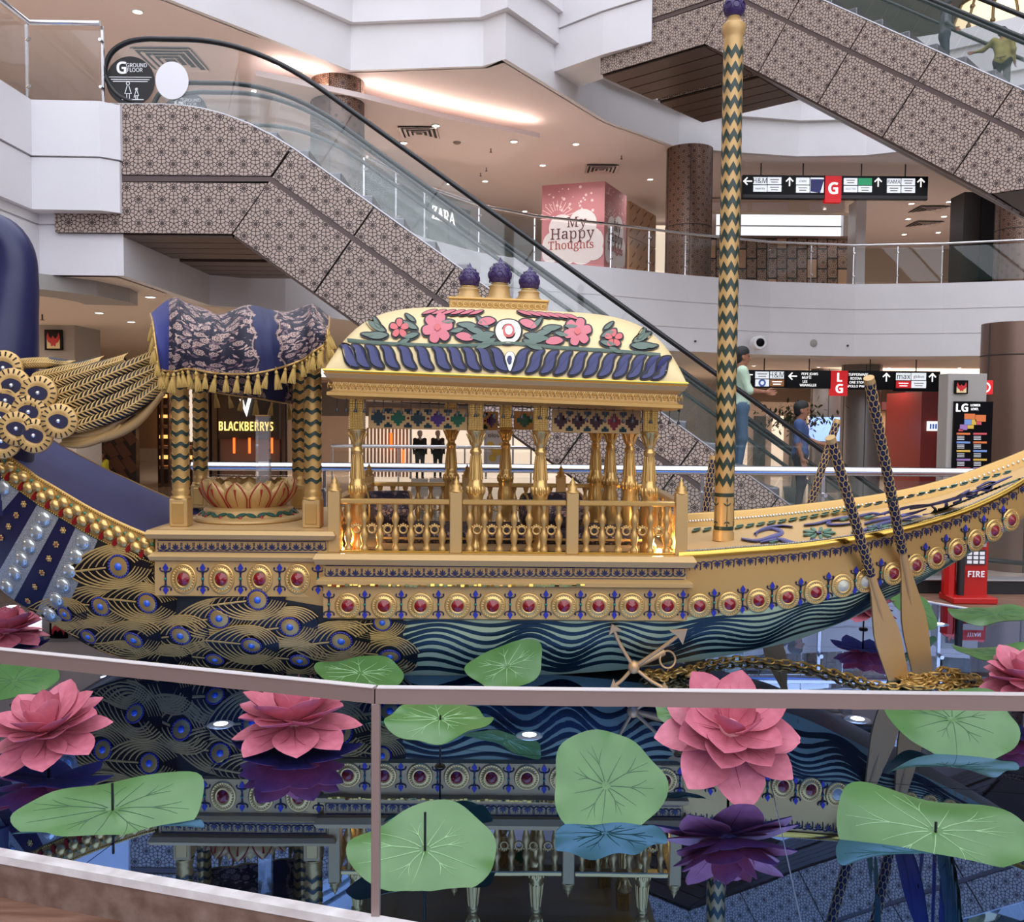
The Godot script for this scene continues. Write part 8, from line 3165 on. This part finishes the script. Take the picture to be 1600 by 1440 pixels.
# ------------------------------------------------------------------ people
# one continuous skin over tapered bones: smooth union of capsules on a grid, meshed as surface nets
func skin(g: Geo, bones: Array, cell: float, blend: float) -> void:
	var lo := Vector3.ONE * 1e9
	var hi := -lo
	for b in bones:
		var r := maxf(b[2], b[3]) + blend + cell * 2
		lo = lo.min(b[0] - Vector3.ONE * r).min(b[1] - Vector3.ONE * r)
		hi = hi.max(b[0] + Vector3.ONE * r).max(b[1] + Vector3.ONE * r)
	var n := Vector3i(((hi - lo) / cell).ceil()) + Vector3i.ONE
	var field := PackedFloat32Array()
	field.resize(n.x * n.y * n.z)
	field.fill(1.0)
	var near := PackedFloat32Array()
	near.resize(field.size())
	near.fill(9.0)
	var owner_ := PackedInt32Array()
	owner_.resize(field.size())
	for bi in bones.size():
		var b: Array = bones[bi]
		var pa: Vector3 = b[0]
		var ba: Vector3 = b[1] - b[0]
		var l2 := maxf(ba.length_squared(), 1e-9)
		var r := maxf(b[2], b[3]) + blend + cell * 1.5
		var c0 := Vector3i(((pa.min(b[1]) - Vector3.ONE * r - lo) / cell).floor()).clamp(Vector3i.ZERO, n - Vector3i.ONE)
		var c1 := Vector3i(((pa.max(b[1]) + Vector3.ONE * r - lo) / cell).ceil()).clamp(Vector3i.ZERO, n - Vector3i.ONE)
		for z in range(c0.z, c1.z + 1):
			for y in range(c0.y, c1.y + 1):
				var row := (z * n.y + y) * n.x
				for x in range(c0.x, c1.x + 1):
					var q := lo + Vector3(x, y, z) * cell - pa
					var t := clampf(q.dot(ba) / l2, 0.0, 1.0)
					var d: float = (q - ba * t).length() - lerpf(b[2], b[3], t)
					var k := row + x
					var o := field[k]
					var h := maxf(blend - absf(o - d), 0.0) / blend
					field[k] = minf(o, d) - h * h * blend * 0.25
					if d < near[k]:
						near[k] = d
						owner_[k] = bi
	var at_cell := {}
	var st := [0, 1, n.x, n.x + 1, n.x * n.y, n.x * n.y + 1, n.x * n.y + n.x, n.x * n.y + n.x + 1]
	var edges := [[0, 1], [2, 3], [4, 5], [6, 7], [0, 2], [1, 3], [4, 6], [5, 7], [0, 4], [1, 5], [2, 6], [3, 7]]
	for z in n.z - 1:
		for y in n.y - 1:
			for x in n.x - 1:
				var k := (z * n.y + y) * n.x + x
				var m := 0
				for i in 8:
					if field[k + st[i]] < 0.0: m += 1
				if m == 0 or m == 8: continue
				var sum := Vector3.ZERO
				var c := 0
				for e in edges:
					var f0 := field[k + st[e[0]]]
					var f1 := field[k + st[e[1]]]
					if (f0 < 0.0) == (f1 < 0.0): continue
					var t := f0 / (f0 - f1)
					var p0 := Vector3(e[0] & 1, (e[0] >> 1) & 1, e[0] >> 2)
					var p1 := Vector3(e[1] & 1, (e[1] >> 1) & 1, e[1] >> 2)
					sum += p0.lerp(p1, t)
					c += 1
				g.tint = bones[owner_[k]][4]
				at_cell[k] = g.add(lo + (Vector3(x, y, z) + sum / c) * cell)
	for k in at_cell:
		for ax in 3:
			var s0: int = [1, n.x, n.x * n.y][ax]
			var s1: int = [n.x, n.x * n.y, 1][ax]
			var s2: int = [n.x * n.y, 1, n.x][ax]
			var inside := field[k] < 0.0
			if inside == (field[k + s0] < 0.0): continue
			if not (at_cell.has(k - s1) and at_cell.has(k - s2) and at_cell.has(k - s1 - s2)): continue
			var q := [at_cell[k], at_cell[k - s1], at_cell[k - s1 - s2], at_cell[k - s2]]
			if inside: g.idx.append_array([q[0], q[2], q[1], q[0], q[3], q[2]])
			else: g.idx.append_array([q[0], q[1], q[2], q[0], q[2], q[3]])

# look: shirt, trousers, skin, hair, shoes as colours; pose: joints that differ from standing
func person(label: String, base: Vector3, yaw: float, height: float, look: Array, pose := {}, long_hair := false, detail := true) -> void:
	var s := height / 1.72
	var xf := Transform3D(Basis(Vector3.UP, yaw).scaled(Vector3.ONE * s), base)
	var t := thing("person", label, "person", base)
	t.transform = xf
	var J := {"pelvis": Vector3(0, 0.95, 0), "waist": Vector3(0, 1.1, 0.01), "chest": Vector3(0, 1.3, 0), "neck": Vector3(0, 1.46, -0.01), "head": Vector3(0, 1.6, 0.02)}
	for m in [[-1.0, "l"], [1.0, "r"]]:
		J["sh_" + m[1]] = Vector3(0.175 * m[0], 1.4, -0.01)
		J["el_" + m[1]] = Vector3(0.23 * m[0], 1.13, -0.03)
		J["wr_" + m[1]] = Vector3(0.24 * m[0], 0.89, 0.05)
		J["hip_" + m[1]] = Vector3(0.09 * m[0], 0.92, 0)
		J["kn_" + m[1]] = Vector3(0.1 * m[0], 0.5, 0.03)
		J["an_" + m[1]] = Vector3(0.1 * m[0], 0.09, -0.02)
	for k in pose: J[k] = pose[k]
	var sh: Color = look[0]
	var tr: Color = look[1]
	var sk: Color = look[2]
	var so: Color = look[4]
	var bones := []
	for m in [[-1.0, "l"], [1.0, "r"]]:
		var o := Vector3(0.065 * m[0], 0, 0)
		bones.append([J.pelvis + o, J.waist + o * 0.8, 0.115, 0.1, sh])
		bones.append([J.waist + o * 0.8, J.chest + o * 1.3, 0.1, 0.115, sh])
		bones.append([J.chest + o, J["sh_" + m[1]], 0.1, 0.075, sh])
		bones.append([J["sh_" + m[1]], J["el_" + m[1]], 0.062, 0.048, sh])
		bones.append([J["el_" + m[1]], J["wr_" + m[1]], 0.045, 0.03, sk if look.size() > 5 else sh])
		bones.append([J.pelvis + o, J["hip_" + m[1]], 0.115, 0.1, tr])
		bones.append([J["hip_" + m[1]], J["kn_" + m[1]], 0.095, 0.066, tr])
		bones.append([J["kn_" + m[1]], J["an_" + m[1]], 0.06, 0.045, tr])
		var an: Vector3 = J["an_" + m[1]]
		bones.append([an + Vector3(0, -0.045, -0.03), an + Vector3(0.01 * m[0], -0.055, 0.15), 0.042, 0.034, so])
	bones.append([J.chest + Vector3(0, 0.08, 0), J.neck + Vector3(0, 0.03, 0), 0.07, 0.052, sk])
	var g := Geo.new()
	g.tinted = true
	skin(g, bones, 0.026 if detail else 0.032, 0.045)
	# head
	var h: Vector3 = J.head
	var hb := [[J.neck, h - Vector3(0, 0.05, 0), 0.055, 0.06, sk], [h + Vector3(0, 0.03, -0.012), h + Vector3(0, 0.045, 0.004), 0.088, 0.085, sk], [h + Vector3(0, -0.03, 0.015), h + Vector3(0, -0.085, 0.035), 0.07, 0.036, sk], [h + Vector3(0, 0.005, 0.082), h + Vector3(0, -0.03, 0.1), 0.011, 0.016, sk], [h + Vector3(-0.03, -0.062, 0.066), h + Vector3(0.03, -0.062, 0.066), 0.01, 0.01, sk.darkened(0.25)]]
	for m in [-1.0, 1.0]: hb.append([h + Vector3(0.086 * m, 0.0, -0.01), h + Vector3(0.09 * m, -0.035, 0.0), 0.016, 0.012, sk])
	skin(g, hb, 0.012 if detail else 0.03, 0.02)
	# hands: palm and five fingers, lightly curled
	if detail:
		for m in [[-1.0, "l"], [1.0, "r"]]:
			var w: Vector3 = J["wr_" + m[1]]
			var d: Vector3 = (w - J["el_" + m[1]]).normalized()
			var across := d.cross(Vector3(m[0], 0.2, 0.1)).normalized()
			var palm := across.cross(d).normalized()
			var fb := [[w, w + d * 0.035, 0.028, 0.026, sk]]
			for k in 4:
				var root: Vector3 = w + d * 0.045 + across * (k - 1.5) * 0.021
				fb.append([w + d * 0.02 + across * (k - 1.5) * 0.014, root + d * 0.03, 0.017, 0.013, sk])
				var l: float = [0.032, 0.04, 0.038, 0.028][k]
				var mid := root + d * (0.03 + l) + palm * 0.01
				fb.append([root + d * 0.03, mid, 0.0095, 0.0085, sk])
				fb.append([mid, mid + d * l * 0.55 + palm * 0.022, 0.0085, 0.007, sk])
			fb.append([w + d * 0.02 - across * 0.028, w + d * 0.055 - across * 0.055 + palm * 0.012, 0.014, 0.011, sk])
			fb.append([w + d * 0.055 - across * 0.055 + palm * 0.012, w + d * 0.085 - across * 0.058 + palm * 0.022, 0.01, 0.008, sk])
			skin(g, fb, 0.0075, 0.008)
	part(g, "body", M.people_cloth, t, xf)
	var hg := Geo.new()
	hg.tinted = true
	var hc: Color = look[3]
	var hair := [[h + Vector3(0, 0.05, -0.03), h + Vector3(0, 0.062, 0.0), 0.094, 0.09, hc], [h + Vector3(0, -0.02, -0.05), h + Vector3(0, 0.04, -0.04), 0.075, 0.09, hc]]
	if long_hair:
		hair.append([h + Vector3(0, 0.0, -0.06), h + Vector3(0, -0.25, -0.1), 0.085, 0.07, hc])
	skin(hg, hair, 0.014 if detail else 0.03, 0.03)
	part(hg, "hair", M.people_cloth, t, xf)
	if detail:
		for m in [-1.0, 1.0]:
			var eg := Geo.new()
			eg.ball(h + Vector3(0.032 * m, 0.008, 0.079), Vector3(0.014, 0.008, 0.008), 8, 5)
			part(eg, "eye", M.black_gloss, t, xf)

func build_people() -> void:
	var m := mat("people_cloth", Color(1, 1, 1), 0.7)
	m.vertex_color_use_as_albedo = true
	var black := lin(26, 22, 22)
	var brown := lin(146, 98, 74)
	var shoe := lin(30, 28, 28)
	var e := Vector3(0.74, 0, 0.6726).normalized()
	var n := e.cross(Vector3.UP)
	# upper escalator, rear flight
	var o2 := at(1102, 83, 20.2)
	o2.y = UF
	o2 -= n * 2.4
	var on_upper := func(s: float) -> Vector3: return o2 + (e * s + Vector3(0, esc_top(s) + 0.03, 0) - n * 0.9) * 1.2
	person("woman with long dark hair in charcoal top on upper escalator", on_upper.call(3.12), 1.35, 1.58, [lin(104, 104, 110), lin(58, 62, 78), brown, black, shoe], {"el_l": Vector3(-0.25, 1.15, -0.02), "wr_l": Vector3(-0.2, 1.02, 0.18), "head": Vector3(0.01, 1.59, 0.05)}, true)
	person("person in mustard top leaning on the upper escalator handrail", on_upper.call(4.08), 2.5, 1.58, [lin(150, 138, 70), lin(34, 32, 38), brown, black, shoe], {"el_r": Vector3(0.42, 1.28, 0.1), "wr_r": Vector3(0.62, 1.3, 0.16), "chest": Vector3(0.02, 1.3, 0.06), "neck": Vector3(0.02, 1.45, 0.08), "head": Vector3(0.03, 1.58, 0.13)})
	# lower escalator, front flight
	var o1 := Vector3(at(363, 200, 12.2).x, 5.68, -12.2)
	var on_lower := func(s: float) -> Vector3: return o1 + Vector3(s, esc_top(s) + 0.03, -0.9)
	person("man in pale green shirt on the lower escalator by the mast", on_lower.call(6.86), 1.5, 1.78, [lin(182, 204, 178), lin(66, 92, 120), brown, black, shoe, 1], {"el_l": Vector3(-0.2, 1.14, 0.08), "wr_l": Vector3(-0.14, 1.12, 0.32)})
	person("man in blue shirt standing lower down the lower escalator", on_lower.call(7.72), 1.2, 1.63, [lin(56, 76, 120), lin(40, 42, 52), brown, black, shoe, 1], {"el_r": Vector3(0.24, 1.16, 0.08), "wr_r": Vector3(0.2, 1.1, 0.3)})
	# far off
	var p5 := Vector3(at(1392, 700, 38.0).x, LOW, -38.0)
	person("small distant person in maroon top in the lower corridor", p5, PI, 1.62, [lin(110, 44, 48), lin(40, 38, 44), brown, black, shoe], {}, false, false)
	var p6 := Vector3(at(157, 720, 26.5).x, LOW, -26.5)
	person("person in bright yellow top beyond the blue peacock back", p6, 0.9, 1.66, [lin(214, 214, 60), lin(52, 50, 60), brown, black, shoe], {}, false, false)
	for q in [[656, 34.9, "left black-clad shop mannequin beside the bright doorway"], [684, 35.2, "right black-clad shop mannequin near the flower poster"]]:
		var b := Vector3(at(q[0], 720, q[1]).x, LOW + 0.35, -q[1])
		person(q[2], b, 0.3, 1.8, [lin(24, 24, 28), lin(30, 30, 34), lin(190, 180, 172), lin(190, 180, 172), shoe], {}, false, false)
		var nd := get_child(get_child_count() - 1)
		nd.name = numbered("mannequin")
		nd.set_meta("category", "mannequin")
		solo(bx(b - Vector3(0, 0.175, 0), Vector3(0.6, 0.35, 0.5), 0.01), "plinth_block", M.sign_white, "white plinth under the " + ("left" if q[0] < 670 else "right") + " shop mannequin", "plinth", "mannequin plinths")
